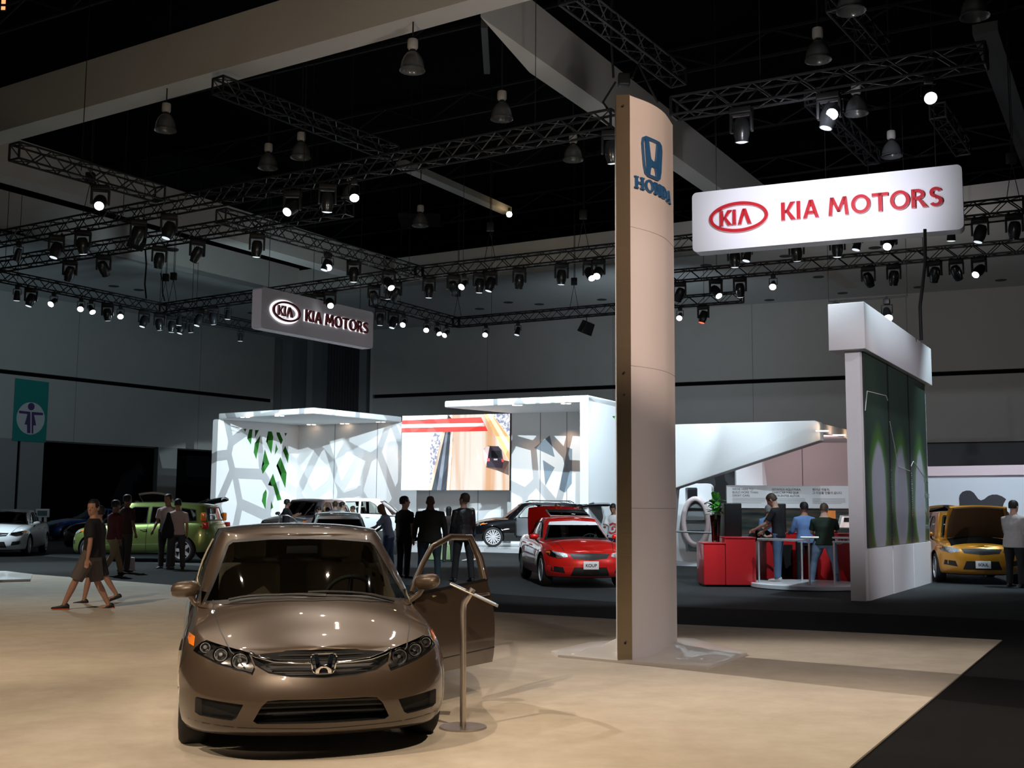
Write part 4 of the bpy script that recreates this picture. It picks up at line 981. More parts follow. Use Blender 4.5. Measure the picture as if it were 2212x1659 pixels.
ztop = zt; n = len(outl); vs = [(p.x, p.y, z) for z in (.05, ztop) for p in outl]; fs = [tuple(range(n))[::-1], tuple(range(n, 2*n))]+[(i, (i+1) % n, (i+1) % n+n, i+n) for i in range(n)]
MB().add(vs, fs).build('pillar_body', M_PIL, t, 30)
mb = MB(); a = Vector((e1.x+.003, e1.y-.012)); b = Vector((-.012, -.012+.01)); mb.slab([(a.x, a.y, 0), (b.x, b.y, 0), (b.x, b.y, ztop+.005), (a.x, a.y, ztop+.005)], (0, .06, 0))
def brushed(nt, b_):
    tc = nt.nodes.new('ShaderNodeTexCoord'); mp = nt.nodes.new('ShaderNodeMapping'); mp.inputs['Scale'].default_value = (1, 1, 300); n_ = nt.nodes.new('ShaderNodeTexNoise'); n_.inputs['Scale'].default_value = 1.2
    bp = nt.nodes.new('ShaderNodeBump'); bp.inputs['Strength'].default_value = .15; bp.inputs['Distance'].default_value = .01
    nt.links.new(tc.outputs['Object'], mp.inputs[0]); nt.links.new(mp.outputs[0], n_.inputs['Vector']); nt.links.new(n_.outputs['Fac'], bp.inputs['Height']); nt.links.new(bp.outputs[0], b_.inputs['Normal'])
    b_.inputs['Base Color'].default_value = (.36, .29, .20, 1); b_.inputs['Metallic'].default_value = 1
mb.build('metal_edge', node_mat('brushed_bronze', brushed, .32), t)
mb = MB()
for z in (.22, 2.75, 2.98, ztop-.12): mb.lathe([(0, 0), (.012, 0), (.012, .006), (0, .006)], 10, Matrix.Translation(((a.x+b.x)/2, a.y-.004, z)) @ Matrix.Rotation(PI/2, 4, 'X'))
mb2 = mb
for k, z in enumerate((.22, 2.75, 2.98, ztop-.12)): MB().lathe([(0, 0), (.012, 0), (.012, .006), (0, .006)], 10, Matrix.Translation(((a.x+b.x)/2, a.y-.002, z)) @ Matrix.Rotation(PI/2, 4, 'X')).build('rivet', M_STEEL, t)
arcl = [0]
for p, q in zip(cur, cur[1:]): arcl.append(arcl[-1]+(q-p).length)
def on_pil(s, z, off=0):
    s = max(0, min(arcl[-1]-1e-4, s)); j = 0
    while arcl[j+1] < s: j += 1
    f = (s-arcl[j])/(arcl[j+1]-arcl[j]); p = cur[j].lerp(cur[j+1], f); d = (cur[j+1]-cur[j]).normalized(); nn = Vector((d.y, -d.x)); return Vector((p.x+nn.x*off, p.y+nn.y*off, z))
def wrap(mb): mb.v = [tuple(on_pil(x, z, -y)) for x, y, z in mb.v]; return mb
def densify(mb, st=.02):
    me = mb.mesh('d'); bm = bmesh.new(); bm.from_mesh(me); bmesh.ops.triangulate(bm, faces=bm.faces)
    for _ in range(4):
        es = [e for e in bm.edges if e.calc_length() > st*3]
        if not es: break
        bmesh.ops.subdivide_edges(bm, edges=es, cuts=1); bmesh.ops.triangulate(bm, faces=[f for f in bm.faces if len(f.verts) > 3])
    q = MB(); bm.verts.index_update(); q.v = [tuple(v.co) for v in bm.verts]; q.f = [tuple(v.index for v in f.verts) for f in bm.faces]; bm.free(); bpy.data.meshes.remove(me); return q
for py in (490, 790, 1098):
    z = W(1365, py, PB.y).z; MB().tube([on_pil(arcl[-1]*k/24, z, .0) for k in range(25)], .0028, 4, False).build('panel_joint', mat('joint_grey', (.28, .25, .24), .7), t)
M_BLUE = mat('sign_blue', (.03, .13, .32), .35, coat=.3, noise=.01)
Lp = arcl[-1]
def s_at(px):       # arc length whose projection is px at mid height
    lo, hi = 0, Lp
    for _ in range(30):
        m_ = (lo+hi)/2
        if PX(on_pil(m_, 4.6)+Vector((PB.x, PB.y, 0)))[0] < px: lo = m_
        else: hi = m_
    return lo
def z_at(px, py): p = on_pil(s_at(px), 0)+Vector((PB.x, PB.y, 0)); return W(px, py, p.y).z
sc_ = s_at(1409); z0, z1 = z_at(1409, 386), z_at(1409, 298); k = (z1-z0)/1.12
mb = h_emblem(MB(), 1.0, Matrix.Identity(4), -.026, -.008); kx = (s_at(1429)-s_at(1388))/1.18
mb.v = [(sc_+x*kx, y, (z0+z1)/2+z*k) for x, y, z in mb.v]; wrap(densify(mb)).build('emblem', M_BLUE, t, 30)
# slab-serif lettering
def serif(ch):
    S_ = {'H': ([[(.08, 0), (.28, 0), (.28, 1), (.08, 1)], [(.62, 0), (.82, 0), (.82, 1), (.62, 1)], [(.2, .42), (.7, .42), (.7, .58), (.2, .58)]], [(0, .36), (.54, .9)]),
          'N': ([[(.1, 0), (.24, 0), (.24, 1), (.1, 1)], [(.68, 0), (.82, 0), (.82, 1), (.68, 1)], [(.1, 1), (.34, 1), (.82, 0), (.62, 0)]], [(0, .34), (.58, .92)]),
          'D': ([[(.08, 0), (.28, 0), (.28, 1), (.08, 1)]], [(0, .3)]), 'A': ([[(.02, 0), (.18, 0), (.52, 1), (.36, 1)], [(.34, 1), (.56, 1), (.92, 0), (.70, 0)], [(.2, .26), (.7, .26), (.66, .38), (.24, .38)]], [(-.06, .28), (.62, 1.0)]), 'O': ([], [])}
    return S_[ch]
mb = MB(); x = 0; h = 1
for ch in 'HONDA':
    polys, sf = serif(ch)
    for pl in polys: mb.prism([(x+a_, b_) for a_, b_ in pl], -.024, -.006)
    for (s0, s1) in sf:
        for zz in ((0, .12), (.88, 1)):
            if ch == 'A' and zz[0] > .5: continue
            if ch == 'D' : continue
            mb.prism([(x+s0, zz[0]), (x+s1, zz[0]), (x+s1, zz[1]), (x+s0, zz[1])], -.024, -.006)
    if ch in 'OD':
        o_, i_ = arc(.46 if ch == 'O' else .28, .5, .46 if ch == 'O' else .56, .52 if ch == 'O' else .5, 0 if ch == 'O' else -PI/2, 2*PI if ch == 'O' else PI/2, .2, 28, .14)
        for k_ in range(len(o_)-1): mb.prism([(x+a_, b_) for a_, b_ in (o_[k_], o_[k_+1], i_[k_+1], i_[k_])], -.024, -.006)
    x += {'H': .96, 'O': .98, 'N': .98, 'D': .92, 'A': 1}[ch]
s0, s1 = s_at(1369), s_at(1446); zc, zd = z_at(1405, 417), z_at(1405, 391)
mb.v = [(s0+(s1-s0)*X_/x, y, zc+(zd-zc)*Z_) for X_, y, Z_ in mb.v]; wrap(densify(mb)).build('raised_lettering', M_BLUE, t)
# low flared base plate
B = [U(1190, 1416, 0), U(1205, 1424, 0), U(1340, 1437, 0), U(1530, 1450, 0), U(1614, 1419, 0), U(1500, 1388, 0), U(1420, 1385, 0), U(1270, 1397, 0)]
c = Vector((sum(p.x for p in B)/8, sum(p.y for p in B)/8, 0)); rings = []
for k, z in ((1, .0), (1, .045), (.97, .055), (.7, .07), (.45, .10), (.3, .16), (.2, .2)): rings.append([c.lerp(p, k)-Vector((PB.x, PB.y, -z-.0)) for p in B])
mb = loft(rings); mb.f.append(tuple(range(8))); mb.f.append(tuple(6*8+i for i in range(8))); mb.build('base_plate', mat('base_white', (.70, .66, .60), .4, coat=.3, noise=.02), t, 20)
# rigging gear over the pillar top
t = thing('rigging_clamp', 'cluster of black rigging clamps and cables just above the pillar top', 'rigging', W(1348, 186, 26.0))
MB().box((-.14, -.12, 0), (.14, .12, .3)).build('clamp_block', M_BLK, t, 40, .04)
MB().tube([(-.25, 0, .2), (-.3, 0, 1.2), (-.05, 0, 8)], .03, 6).build('hoist_cable', M_BLK, t); MB().tube([(.2, 0, .2), (.35, .1, .6), (.6, 0, 0), (.8, 0, -.4)], .03, 6).build('loose_cable', M_BLK, t); MB().tube([(-.2, 0, .1), (-.5, 0, -.4), (-.3, 0, -.7)], .03, 6).build('loose_cable', M_BLK, t)

# ---------------- information stand by the sedan ----------------
p = U(1000, 1572, .02); t = thing('information_stand', 'slim brushed metal post with tilted sign plate, beside the bronze sedan', 'stand', (p.x, p.y, .02))
q = W(1001, 1300, p.y+.02); q2 = W(1022, 1268, p.y+.05)
MB().tube([(0, 0, .01), (q.x-p.x, 0, q.z-.08), (q.x-p.x+.005, 0, q.z-.03), (q2.x-p.x, .0, q2.z-.03)], .022, 14).build('post', mat('satin_metal', (.58, .52, .46), .35, 1, noise=.05), t, 50)
MB().lathe([(0, 0), (.17, 0), (.17, .008), (.165, .012), (0, .012)], 40).build('floor_plate', mat('satin_metal'), t, 30)
a, b = W(972, 1260, p.y), W(1076, 1309, p.y); d = (b-a); M = Matrix.Translation(Vector(((a.x+b.x)/2-p.x, 0, (a.z+b.z)/2-.02))) @ Matrix.Rotation(-math.atan2(d.z, d.x)*-1 * -1, 4, 'Y')
mb = MB().box((-d.length/2, -.07, -.006), (d.length/2, .07, .006), M); mb.build('sign_plate', mat('satin_metal'), t, 30, .003)
M2 = M @ Matrix.Translation((0, .0, .0065)); MB().box((-d.length/2+.02, -.06, 0), (d.length/2-.02, .06, .001), M2).build('info_sheet', mat('info_sheet_dark', (.05, .05, .06), .2, coat=1, noise=.01), t)
# low white plinth at the left edge
pts = [U(-60, 1240, 0), U(12, 1240, 0), U(70, 1247, 0), U(66, 1258, 0), U(-60, 1262, 0)]
tag(MB().slab([up(p, .02) for p in pts], (0, 0, .05)).build('low_plinth', mat('base_white')), 'low white display plinth at the left frame edge on the beige carpet', 'plinth')

# ---------------- the far display stand ----------------
ZP, ZU = 5.9, 5.63
Fp, Lp_, Rp = U(678, 880, ZP), U(472, 893, ZP), U(868, 900, ZP); Kp = U(645, 919, ZU)
M_GREEN = mat('cutout_green', (.10, .42, .09), .5, noise=.03)
def plane_hit(px, py, o, n):
    d = ray(px, py); c = Vector((0, 0, CH)); return c + d*((o-c).dot(n)/d.dot(n))
def wall_slab(a, b, z0, z1, t): return [up(a, z0), up(b, z0), up(b, z1), up(a, z1)], t
def lattice(root, a, b, z0, z1, thick, polys, out):
    d = (b-a).normalized(); L = (Vector((b.x, b.y, 0))-Vector((a.x, a.y, 0))).length; M = frame_matrix(up(a, 0), (d.x, d.y, 0)); Mi = M.inverted(); n = (M.to_3x3() @ Vector((0, 1, 0)))
    base = MB().prism(rrect(0, z0, L, z1, .12), 0, thick)
    cut = MB()
    for pl in polys:
        q = [(Mi @ plane_hit(x, y, up(a, 0), n)) for x, y in pl]; cut.prism([(v.x, v.z) for v in q], -.2, thick+.2)
    me = boolean(base, [('DIFFERENCE', cut)]); me.materials.clear(); me.materials.append(M_WHITE2); me.materials.append(M_GREEN)
    for p in me.polygons:
        c = p.center
        if abs(p.normal.y) < .5 and .15 < c.x < L-.02 and z0+.1 < c.z < z1-.1: p.material_index = 1
    me.transform(M); return link('lattice_wall', me, None, root)
S3 = lambda pl: [(460+x/5.027, 840+y/5.027) for x, y in pl]
CUT = [S3(p) for p in ([(330, 433), (365, 433), (350, 468)], [(395, 440), (430, 440), (412, 605), (372, 540)], [(458, 447), (500, 447), (455, 530)], [(518, 500), (470, 765), (442, 690), (455, 590)],
   [(600, 460), (640, 465), (655, 520), (635, 710), (578, 570)], [(690, 470), (725, 475), (760, 555), (738, 607), (692, 500)], [(775, 480), (805, 480), (788, 515)], [(685, 595), (705, 655), (670, 720)],
   [(785, 618), (825, 715), (815, 810), (760, 670)], [(563, 655), (613, 815), (540, 925), (525, 870)], [(733, 740), (800, 915), (785, 1080), (688, 835)], [(652, 920), (745, 1205), (700, 1215), (655, 1060), (598, 1045)],
   [(575, 1090), (585, 1130), (570, 1310), (530, 1220), (545, 1140)], [(632, 1215), (655, 1290), (625, 1310)])]
t = thing('display_pavilion', 'white three-sided pavilion with green-edged cutouts, left of the video screen', 'display pavilion')
lattice(t, Lp_, Kp, 0, ZU+.02, .4, CUT, 1)
MB().slab([up(Kp, 0), up(Rp, 0), up(Rp, ZU+.02), up(Kp, ZU+.02)], (.1, .3, 0)).build('back_wall', M_WHITE2, t)
MB().slab([up(Lp_, ZU), up(Fp, ZU), up(Rp, ZU), up(Kp, ZU)], (0, 0, ZP-ZU)).build('canopy', M_WHITE2, t, 30, .05)
dark = Kp-Lp_; nn = Vector((-dark.y, dark.x, 0)).normalized()
MB().slab([up(Lp_, 0)+nn*1.0+dark*.33, up(Kp, 0)+nn*1.0, up(Kp, ZU)+nn*1.0, up(Lp_, ZU)+nn*1.0+dark*.33], nn*.1).build('darkness_sheet', M_BLK, t)  # added black sheet stands in for the darkness behind the cutouts
M_DL = mat('warm_downlight', (1, .8, .6), .3, emit=(1, .72, .5), estr=6)
def downlight(root, p):
    MB().lathe([(0, -.015), (.07, -.012), (.09, -.02), (.1, 0), (0, 0)], 14, Matrix.Translation(p)).build('downlight', M_DL, root)
def down_pair(root, px, py, z): downlight(root, U(px-5, py, z)); downlight(root, U(px+6, py, z))
for px, py in ((529, 901), (603, 898), (672, 917), (744, 915), (822, 911.5)): down_pair(t, px, py, ZU)
mb = MB(); d = Rp-Kp
for k_ in (.37, .78):
    p = up(Kp+d*k_, 0); MB().box((-.012, -.012, 0), (.012, 0, ZU), Matrix.Translation(p-Vector((.02, .005, 0)))).build('panel_joint', mat('joint_dark', (.2, .21, .22), .7), t)
for (x, y, k_) in ((-7.2, 53.6, 0), (-5.9, 53.4, 1), (-4.9, 52.9, 2)):
    spot('downlight_lamp', (x, y, 5.5), (x-.1, y+.9, 3.5), 60, (1, .62, .4), 60, .8, .05)
# middle wall and video screen
a, b = W(862, 1190, 52.5), W(1112, 1190, 50.0)
t = thing('stand_back_wall', 'plain white wall panels under and behind the video screen', 'display wall')
MB().slab([up(a, 0), up(b, 0), up(b, 5.2), up(a, 5.2)], (0, .3, 0)).build('wall_panel', M_WHITE2, t)
for px in (928, 1034): p = up(W(px, 1100, 50), 0); f = (px-862)/250; q = up(a.lerp(b, f), 0); MB().box((-.015, -.01, 0), (.015, 0, 5.2), Matrix.Translation(q)).build('panel_joint', mat('joint_dark'), t)
ds = Vector((W(1102, 893, 48.9)-W(869, 900, 50.6))); ds.z = 0; so = W(869, 900, 50.6)
t = thing('video_screen', 'large lit video screen showing a dark van on a sunlit bridge', 'screen')
MS = frame_matrix(up(so, 0), ds); MSi = MS.inverted(); nS = MS.to_3x3() @ Vector((0, 1, 0))
def sp(pl, S=None):
    o = []
    for x, y in pl:
        v = MSi @ plane_hit(860+x/3.771, 840+y/3.771, up(so, 0), nS); o.append((v.x, v.z))
    return o
def emi(n_, c=(1,1,1), s=1.0): return mat(n_, c, .6, emit=c, estr=s)
q = sp([(37, 222), (913, 200), (911, 828), (30, 820)]); z0 = min(v[1] for v in q); z1 = max(v[1] for v in q); x0, x1 = 0, ds.length
fr_ = MB().prism([(x0, z0), (x1, z0), (x1, z1), (x0, z1)], 0, .25); fr_.v = [MS @ Vector(v) for v in fr_.v]; fr_.build('screen_cabinet', M_BLK, t)
lay = [0]
def img(nm, pl, m, clip=True):
    lay[0] += 1; pts = [(max(x0+.01, min(x1-.01, x)), max(z0+.01, min(z1-.01, z))) for x, z in sp(pl)]
    o = MB(); o.add([MS @ Vector((x, -.004*lay[0], z)) for x, z in pts], [tuple(range(len(pts)))]); o.build(nm, m, t)
img('picture_sky', [(20, 180), (930, 180), (930, 850), (20, 850)], emi('screen_white', (1, .97, .96), 1.2))
def road_mat(nt, b_):
    tc = nt.nodes.new('ShaderNodeTexCoord'); mp = nt.nodes.new('ShaderNodeMapping'); mp.inputs['Rotation'].default_value = (0, .12, 0); mp.inputs['Scale'].default_value = (1.2, 1, .05)
    n_ = nt.nodes.new('ShaderNodeTexNoise'); n_.inputs['Scale'].default_value = 1.6; n_.inputs['Detail'].default_value = 3; cr = nt.nodes.new('ShaderNodeValToRGB')
    cr.color_ramp.elements[0].color = (.85, .48, .26, 1); cr.color_ramp.elements[0].position = .38; cr.color_ramp.elements[1].color = (1, .93, .84, 1); cr.color_ramp.elements[1].position = .56
    nt.links.new(tc.outputs['Object'], mp.inputs[0]); nt.links.new(mp.outputs[0], n_.inputs['Vector']); nt.links.new(n_.outputs['Fac'], cr.inputs[0]); nt.links.new(cr.outputs[0], b_.inputs['Emission Color']); b_.inputs['Emission Strength'].default_value = 1.0
    b_.inputs['Base Color'].default_value = (0, 0, 0, 1)
img('picture_road', [(440, 180), (700, 180), (930, 600), (930, 850), (415, 850)], node_mat('screen_road', road_mat))
def sea_mat(nt, b_):
    tc = nt.nodes.new('ShaderNodeTexCoord'); n_ = nt.nodes.new('ShaderNodeTexNoise'); n_.inputs['Scale'].default_value = 9; cr = nt.nodes.new('ShaderNodeValToRGB')
    cr.color_ramp.elements[0].color = (.35, .4, .62, 1); cr.color_ramp.elements[0].position = .42; cr.color_ramp.elements[1].color = (1, 1, 1, 1); cr.color_ramp.elements[1].position = .5
    nt.links.new(tc.outputs['Object'], n_.inputs['Vector']); nt.links.new(n_.outputs['Fac'], cr.inputs[0]); nt.links.new(cr.outputs[0], b_.inputs['Emission Color']); b_.inputs['Emission Strength'].default_value = 1; b_.inputs['Base Color'].default_value = (0, 0, 0, 1)
SEA = node_mat('screen_sea', sea_mat)
img('picture_sea', [(765, 180), (930, 180), (930, 390)], SEA); img('picture_shore', [(255, 850), (262, 450), (300, 350), (365, 355), (275, 850)], SEA)
img('picture_parapet', [(700, 180), (765, 180), (930, 395), (930, 600), (900, 580)], emi('screen_orange', (.85, .5, .22))); img('picture_parapet', [(728, 180), (760, 180), (930, 450), (930, 520)], emi('screen_cream', (1, .85, .65)))
img('picture_railing', [(252, 850), (402, 200), (425, 200), (290, 850)], emi('screen_tan', (.42, .3, .22))); img('picture_railing', [(275, 850), (380, 380), (410, 200), (440, 240), (395, 850)], emi('screen_dark', (.03, .035, .045)))
img('picture_railing', [(318, 850), (400, 300), (414, 300), (352, 850)], emi('screen_midgrey', (.13, .14, .17))); img('picture_kerb', [(395, 850), (445, 200), (462, 200), (430, 850)], emi('screen_brown', (.5, .3, .2))); img('picture_kerb', [(402, 850), (446, 300), (452, 300), (418, 850)], emi('screen_white'))
img('picture_lane', [(595, 345), (605, 345), (612, 368), (600, 368)], emi('screen_cream')); img('picture_lane', [(635, 470), (645, 470), (665, 580), (652, 580)], emi('screen_cream'))
for pl, c in (([(20, 258), (680, 232), (735, 345), (20, 358)], (1, .06, .05)), ([(20, 290), (700, 278), (710, 306), (20, 320)], (1, .62, .6)), ([(20, 298), (690, 288), (690, 292), (20, 306)], (1, .95, .95))): img('picture_stripe', pl, emi('screen_red%.2f' % c[1], c))
img('picture_shadow', [(720, 640), (750, 560), (930, 590), (930, 705), (820, 668)], emi('screen_shadow', (.10, .06, .05)))
img('picture_van', [(705, 490), (735, 465), (822, 468), (848, 500), (862, 590), (855, 645), (730, 640), (712, 560)], emi('screen_van', (.03, .02, .03))); img('picture_van_side', [(700, 500), (730, 468), (750, 470), (735, 560), (722, 620), (705, 570)], emi('screen_vanside', (.75, .62, .62)))
img('picture_van_window', [(762, 505), (838, 505), (846, 560), (765, 565)], emi('screen_black', (.004, .004, .006))); img('picture_tail_lamp', [(728, 565), (752, 568), (752, 590), (730, 590)], emi('screen_redlamp', (.7, .08, .08))); img('picture_tail_lamp', [(848, 572), (866, 575), (864, 598), (850, 596)], emi('screen_redlamp')); img('picture_plate', [(785, 570), (815, 570), (815, 582), (786, 582)], emi('screen_plate', (.5, .45, .5)))
# right pavilion
Tp, Cp, Ap, Bp = U(960, 866, ZP), U(1271, 853, ZP), U(1105, 893, ZU), U(1272, 889, ZU); Op = U(1337, 868, ZP)
t = thing('display_pavilion', 'white canopied pavilion between the video screen and the tall pillar', 'display pavilion')
MB().slab([up(Tp, ZU), up(Cp, ZU), up(Op, ZU), up(Bp, ZU)+Vector((2, 1, 0)), up(Ap, ZU)], (0, 0, ZP-ZU)).build('canopy', M_WHITE2, t, 30, .05)
MB().slab([up(Ap, 0), up(Bp, 0), up(Bp, ZU+.02), up(Ap, ZU+.02)], (.1, .3, 0)).build('back_wall', M_WHITE2, t)
ex = (Op-Cp)*2.4
lattice(t, Cp, Cp+Vector((ex.x, ex.y, 0)), 0, ZP-.05, .35, [[(1323, 899), (1329, 899), (1328, 907)], [(1331, 903), (1342, 899), (1344, 952), (1334, 935)], [(1345, 990), (1356, 1010), (1350, 1050)]], 1)
for px, py in ((1117, 875), (1222, 871.5), (1139, 898), (1233, 895)): down_pair(t, px, py, ZU)
M_GREYBLUE = mat('grey_blue_flat', (.22, .28, .34), .5, noise=.02)  # flat grey-blue shapes on the back wall
nB = Vector((-(Bp-Ap).y, (Bp-Ap).x, 0)).normalized(); S4 = lambda x, y: (860+x/3.771, 840+y/3.771)
for pl in ([(1110, 480), (1235, 380), (1275, 555)], [(1180, 580), (1275, 640), (1200, 790)], [(1380, 475), (1418, 490), (1415, 770), (1360, 845), (1315, 820), (1330, 720)], [(1545, 400), (1548, 640), (1495, 765), (1510, 600)]):
    pts = [plane_hit(*S4(x, y), up(Ap, 0), nB) for x, y in pl]; MB().slab([p-nB*.012*(1 if nB.y > 0 else -1) for p in pts], nB*.008).build('grey_wall_shape', M_GREYBLUE, t)
for f in (.0, .38, .72): q = up(Ap.lerp(Bp, f), 0); MB().box((-.012, -.02, 0), (.012, -.005, ZU), Matrix.Translation(q)).build('panel_joint', mat('joint_dark'), t)
for (px, e) in ((1150, 60), (1230, 60)): p = W(px, 900, 46.6); spot('downlight_lamp', (p.x, p.y, 5.4), (p.x, p.y+1.2, 3.8), e, (1, .62, .4), 60, .8, .05)
# low white plinth in front
P0 = [U(600, 1190, 0), U(900, 1193, 0), U(1045, 1193, 0), U(1150, 1196, 0), U(1268, 1198, 0), up(U(1262, 1184, 0), 0), up(W(1110, 1172, 47.2), 0), up(W(1040, 1172, 48.5), 0), up(W(860, 1172, 50.5), 0), up(U(600, 1176, 0), 0)]
tag(MB().slab(P0, (0, 0, .13)).build('stage_plinth', M_WHITE), 'low glossy white plinth carrying the black off-roader', 'plinth')
p = U(948, 1209, 0); t_ = MB().lathe([(.0, 0), (.40, 0), (.44, .02), (.42, .42), (.40, .46), (.36, .48), (0, .485)], 40).build('ottoman', mat('pale_green_vinyl', (.42, .58, .30), .6), None, 40); t_.location = p; tag(t_, 'round pale green ottoman behind the two men in dark jackets', 'ottoman')

# ---------------- tapered white arm canopy and desk area ----------------
def flat(px, py, Y): return W(px, py, Y)
t = thing('tapered_canopy', 'white tapered cantilever canopy right of the tall pillar, over the red desks', 'canopy')
dA = 28.0; E = W(1770, 908, dA); zE = E.z; A0 = W(1400, 921, dA+2.0); 
a = up(A0, 0); b = up(E, 0); dv = (b-a); L = dv.length; MA = frame_matrix(a, dv)
zb1 = W(1770, 952, dA).z; zb0 = W(1463, 1018, dA+1.7).z - .45
prof = [(0, 0), (.5, 0), (.7, zb0), (L, zb1), (L, zE-.10), (L-.03, zE-.03), (L-.12, zE), (0, zE)]
mb = MB().prism(prof, 0, .5); mb.v = [tuple(MA @ Vector(v)) for v in mb.v]; mb.build('tapered_beam', M_WHITE2, t, 30, .03)
Rb_ = W(1900, 944, dA+6); rb = up(Rb_, 0); d2 = (rb-b)
oy = Vector((.1, .5, 0)); c4 = [up(b, zb1+.25)+oy, up(rb, zb1+.25), up(rb-dv*.75, zb1+.25), up(b-dv*.4, zb1+.25)+oy]
MB().slab(c4, (0, 0, zE-zb1-.27)).build('canopy_roof', M_WHITE2, t)
for px, py in ((1776, 930), (1812, 939), (1842, 946)): down_pair(t, px, py, zb1+.24)
M_PINKW = M_WHITE2
t = thing('desk_back_wall', 'tall white wall lit pink behind the red desks', 'display wall')
a, b = W(1590, 1000, 33), W(1900, 1000, 33); MB().slab([up(a, 0), up(b, 0), up(b, zE-.1), up(a, zE-.1)], (0, .2, 0)).build('wall_panel', M_WHITE2, t)
MB().box((-.012, -.01, 0), (.012, 0, zE-.12), Matrix.Translation(up(W(1733, 1000, 33), 0))).build('panel_joint', mat('joint_dark'), t)
spot('pink_bounce_fill', (8.2, 29.5, 3.3), (9.0, 33, 2.4), 130, (1, .68, .70), 130, 1, .2)  # added lamp standing in for pinkish bounce off the red
t = thing('message_wall', 'white trilingual message board over a dark landscape picture behind the desks', 'board')
a, b = W(1570, 1070, 29.5), W(1838, 1070, 29.5); z0, z1 = W(1700, 1097, 29.5).z, W(1700, 1049, 29.5).z; a, b = up(a, 0), up(b, 0); L = (b-a).length; MW = frame_matrix(a, b-a)
def inb(nm, x0, x1, z0, z1, y0, y1, m, root, M=None): mb = MB().box((x0, y0, z0), (x1, y1, z1)); mb.v = [tuple((M or MW) @ Vector(v)) for v in mb.v]; return mb.build(nm, m, root)
inb('message_panel', 0, L, z0, z1, 0, .1, mat('board_white', (.72, .70, .71), .5, noise=.01), t)
inb('red_end_post', L+.02, L+.22, 0, z1, 0, .15, M_RED, t); inb('lower_wall', .2, L, 0, .95, .02, .12, mat('board_dark', (.05, .05, .055), .6), t)
def land(nt, b_):
    tc = nt.nodes.new('ShaderNodeTexCoord'); mp = nt.nodes.new('ShaderNodeMapping'); mp.inputs['Scale'].default_value = (.35, 1, 3.2); n_ = nt.nodes.new('ShaderNodeTexNoise'); n_.inputs['Scale'].default_value = 2.4; n_.inputs['Detail'].default_value = 6; cr = nt.nodes.new('ShaderNodeValToRGB')
    e = cr.color_ramp.elements; e[0].color = (.006, .01, .011, 1); e[0].position = .3; e[1].color = (.13, .06, .03, 1); e[1].position = .72; k_ = e.new(.5); k_.color = (.03, .04, .035, 1)
    nt.links.new(tc.outputs['Object'], mp.inputs[0]); nt.links.new(mp.outputs[0], n_.inputs['Vector']); nt.links.new(n_.outputs['Fac'], cr.inputs[0]); nt.links.new(cr.outputs[0], b_.inputs['Base Color'])
inb('landscape_picture', .2, L, .95, z0-.01, .03, .1, node_mat('landscape_print', land, .3), t)
INK = mat('sign_ink', (.06, .06, .07), .6)
for i, (px, lines) in enumerate(((1582, ("WE'RE HERE TO", 'BUILD MORE THAN', 'GREAT CARS.')), (1668, ('ESTAMOS AQUÍ PARA', 'FABRICAR MÁS QUE', 'EXCELENTES AUTOS.')), (1755, ('뛰어난 자동차,', '그 이상을 만들어 갑니다.')))):
    x = (MW.inverted() @ up(W(px, 1070, 29.5), 0)).x
    for j, s_ in enumerate(lines): place_text(s_, .076, MW @ Matrix.Translation((x, -.004, z1-.125-j*.082)), INK, t, 'heading_lettering', .001, 0, 'LEFT')
    for j in range(5): inb('fine_print', x, x+.85-.1*(j == 4), z1-.335-j*.03, z1-.325-j*.03, -.003, -.001, mat('print_grey', (.35, .34, .35), .6), t)
# red desks
def cab(nm, label, px0, px1, py0, Y, dep, skew=0, base=.04, cat='counter'):
    a, b = W(px0, py0, Y), W(px1, py0, Y+skew); z = a.z; t = thing(nm, label, cat, up(a, 0)); L = Vector((b.x-a.x, b.y-a.y, 0)).length; t.rotation_euler = (0, 0, math.atan2(b.y-a.y, b.x-a.x))
    MB().box((0, 0, base), (L, dep, z-.03)).build('counter_body', M_RED, t, 30, .01); MB().box((-.01, -.01, z-.03), (L+.01, dep, z)).build('counter_top', M_RED, t, 30, .006)
    MB().box((.05, .05, 0), (L-.05, dep-.05, base)).build('kick_plinth', M_BLK, t); return t, L, z
t, L, zc = cab('reception_counter', 'low red counter with the plant vase, nearest the tall pillar', 1520, 1566, 1172, 23.5, .9, .0)
t, L, zc = cab('reception_counter', 'long red front counter with a papers tray, beside the round white platform', 1567, 1632, 1160, 23.5, .9, -.0)
t, L, zc2 = cab('reception_counter', 'red counter behind the man in the black t-shirt', 1655, 1742, 1150, 25.6, .7, .2)
MB().box((.32, -.012, .06), (.62, -.005, .80)).build('dark_opening_patch', M_BLK, t)  # black patch stands in for the dark opening in the counter
t, L, zc3 = cab('reception_counter', 'red guest counter at right with white round emblem, by the panel wall', 1752, 1880, 1152, 25.0, .7, .1)
MB().box((0, -.02, 0), (0, 0, 0)) if 0 else None
e_ = MB(); oval(e_, None, .62, zc3-.16, .12, .075, .012, -.006, -.001); glyphs('KIL', .07, e_, None, .62-.085, zc3-.195, -.006, -.001); e_.build('emblem', mat('white_vinyl', (.8, .8, .8), .5, noise=.01), t)
me = text_mesh('GUEST', .15, .002, align='LEFT', bold=.004); me.transform(Matrix.Translation((.80, -.004, zc3-.21)) @ Matrix.Rotation(PI/2, 4, 'X')); me.materials.clear(); link('counter_lettering', me, mat('white_vinyl'), t)
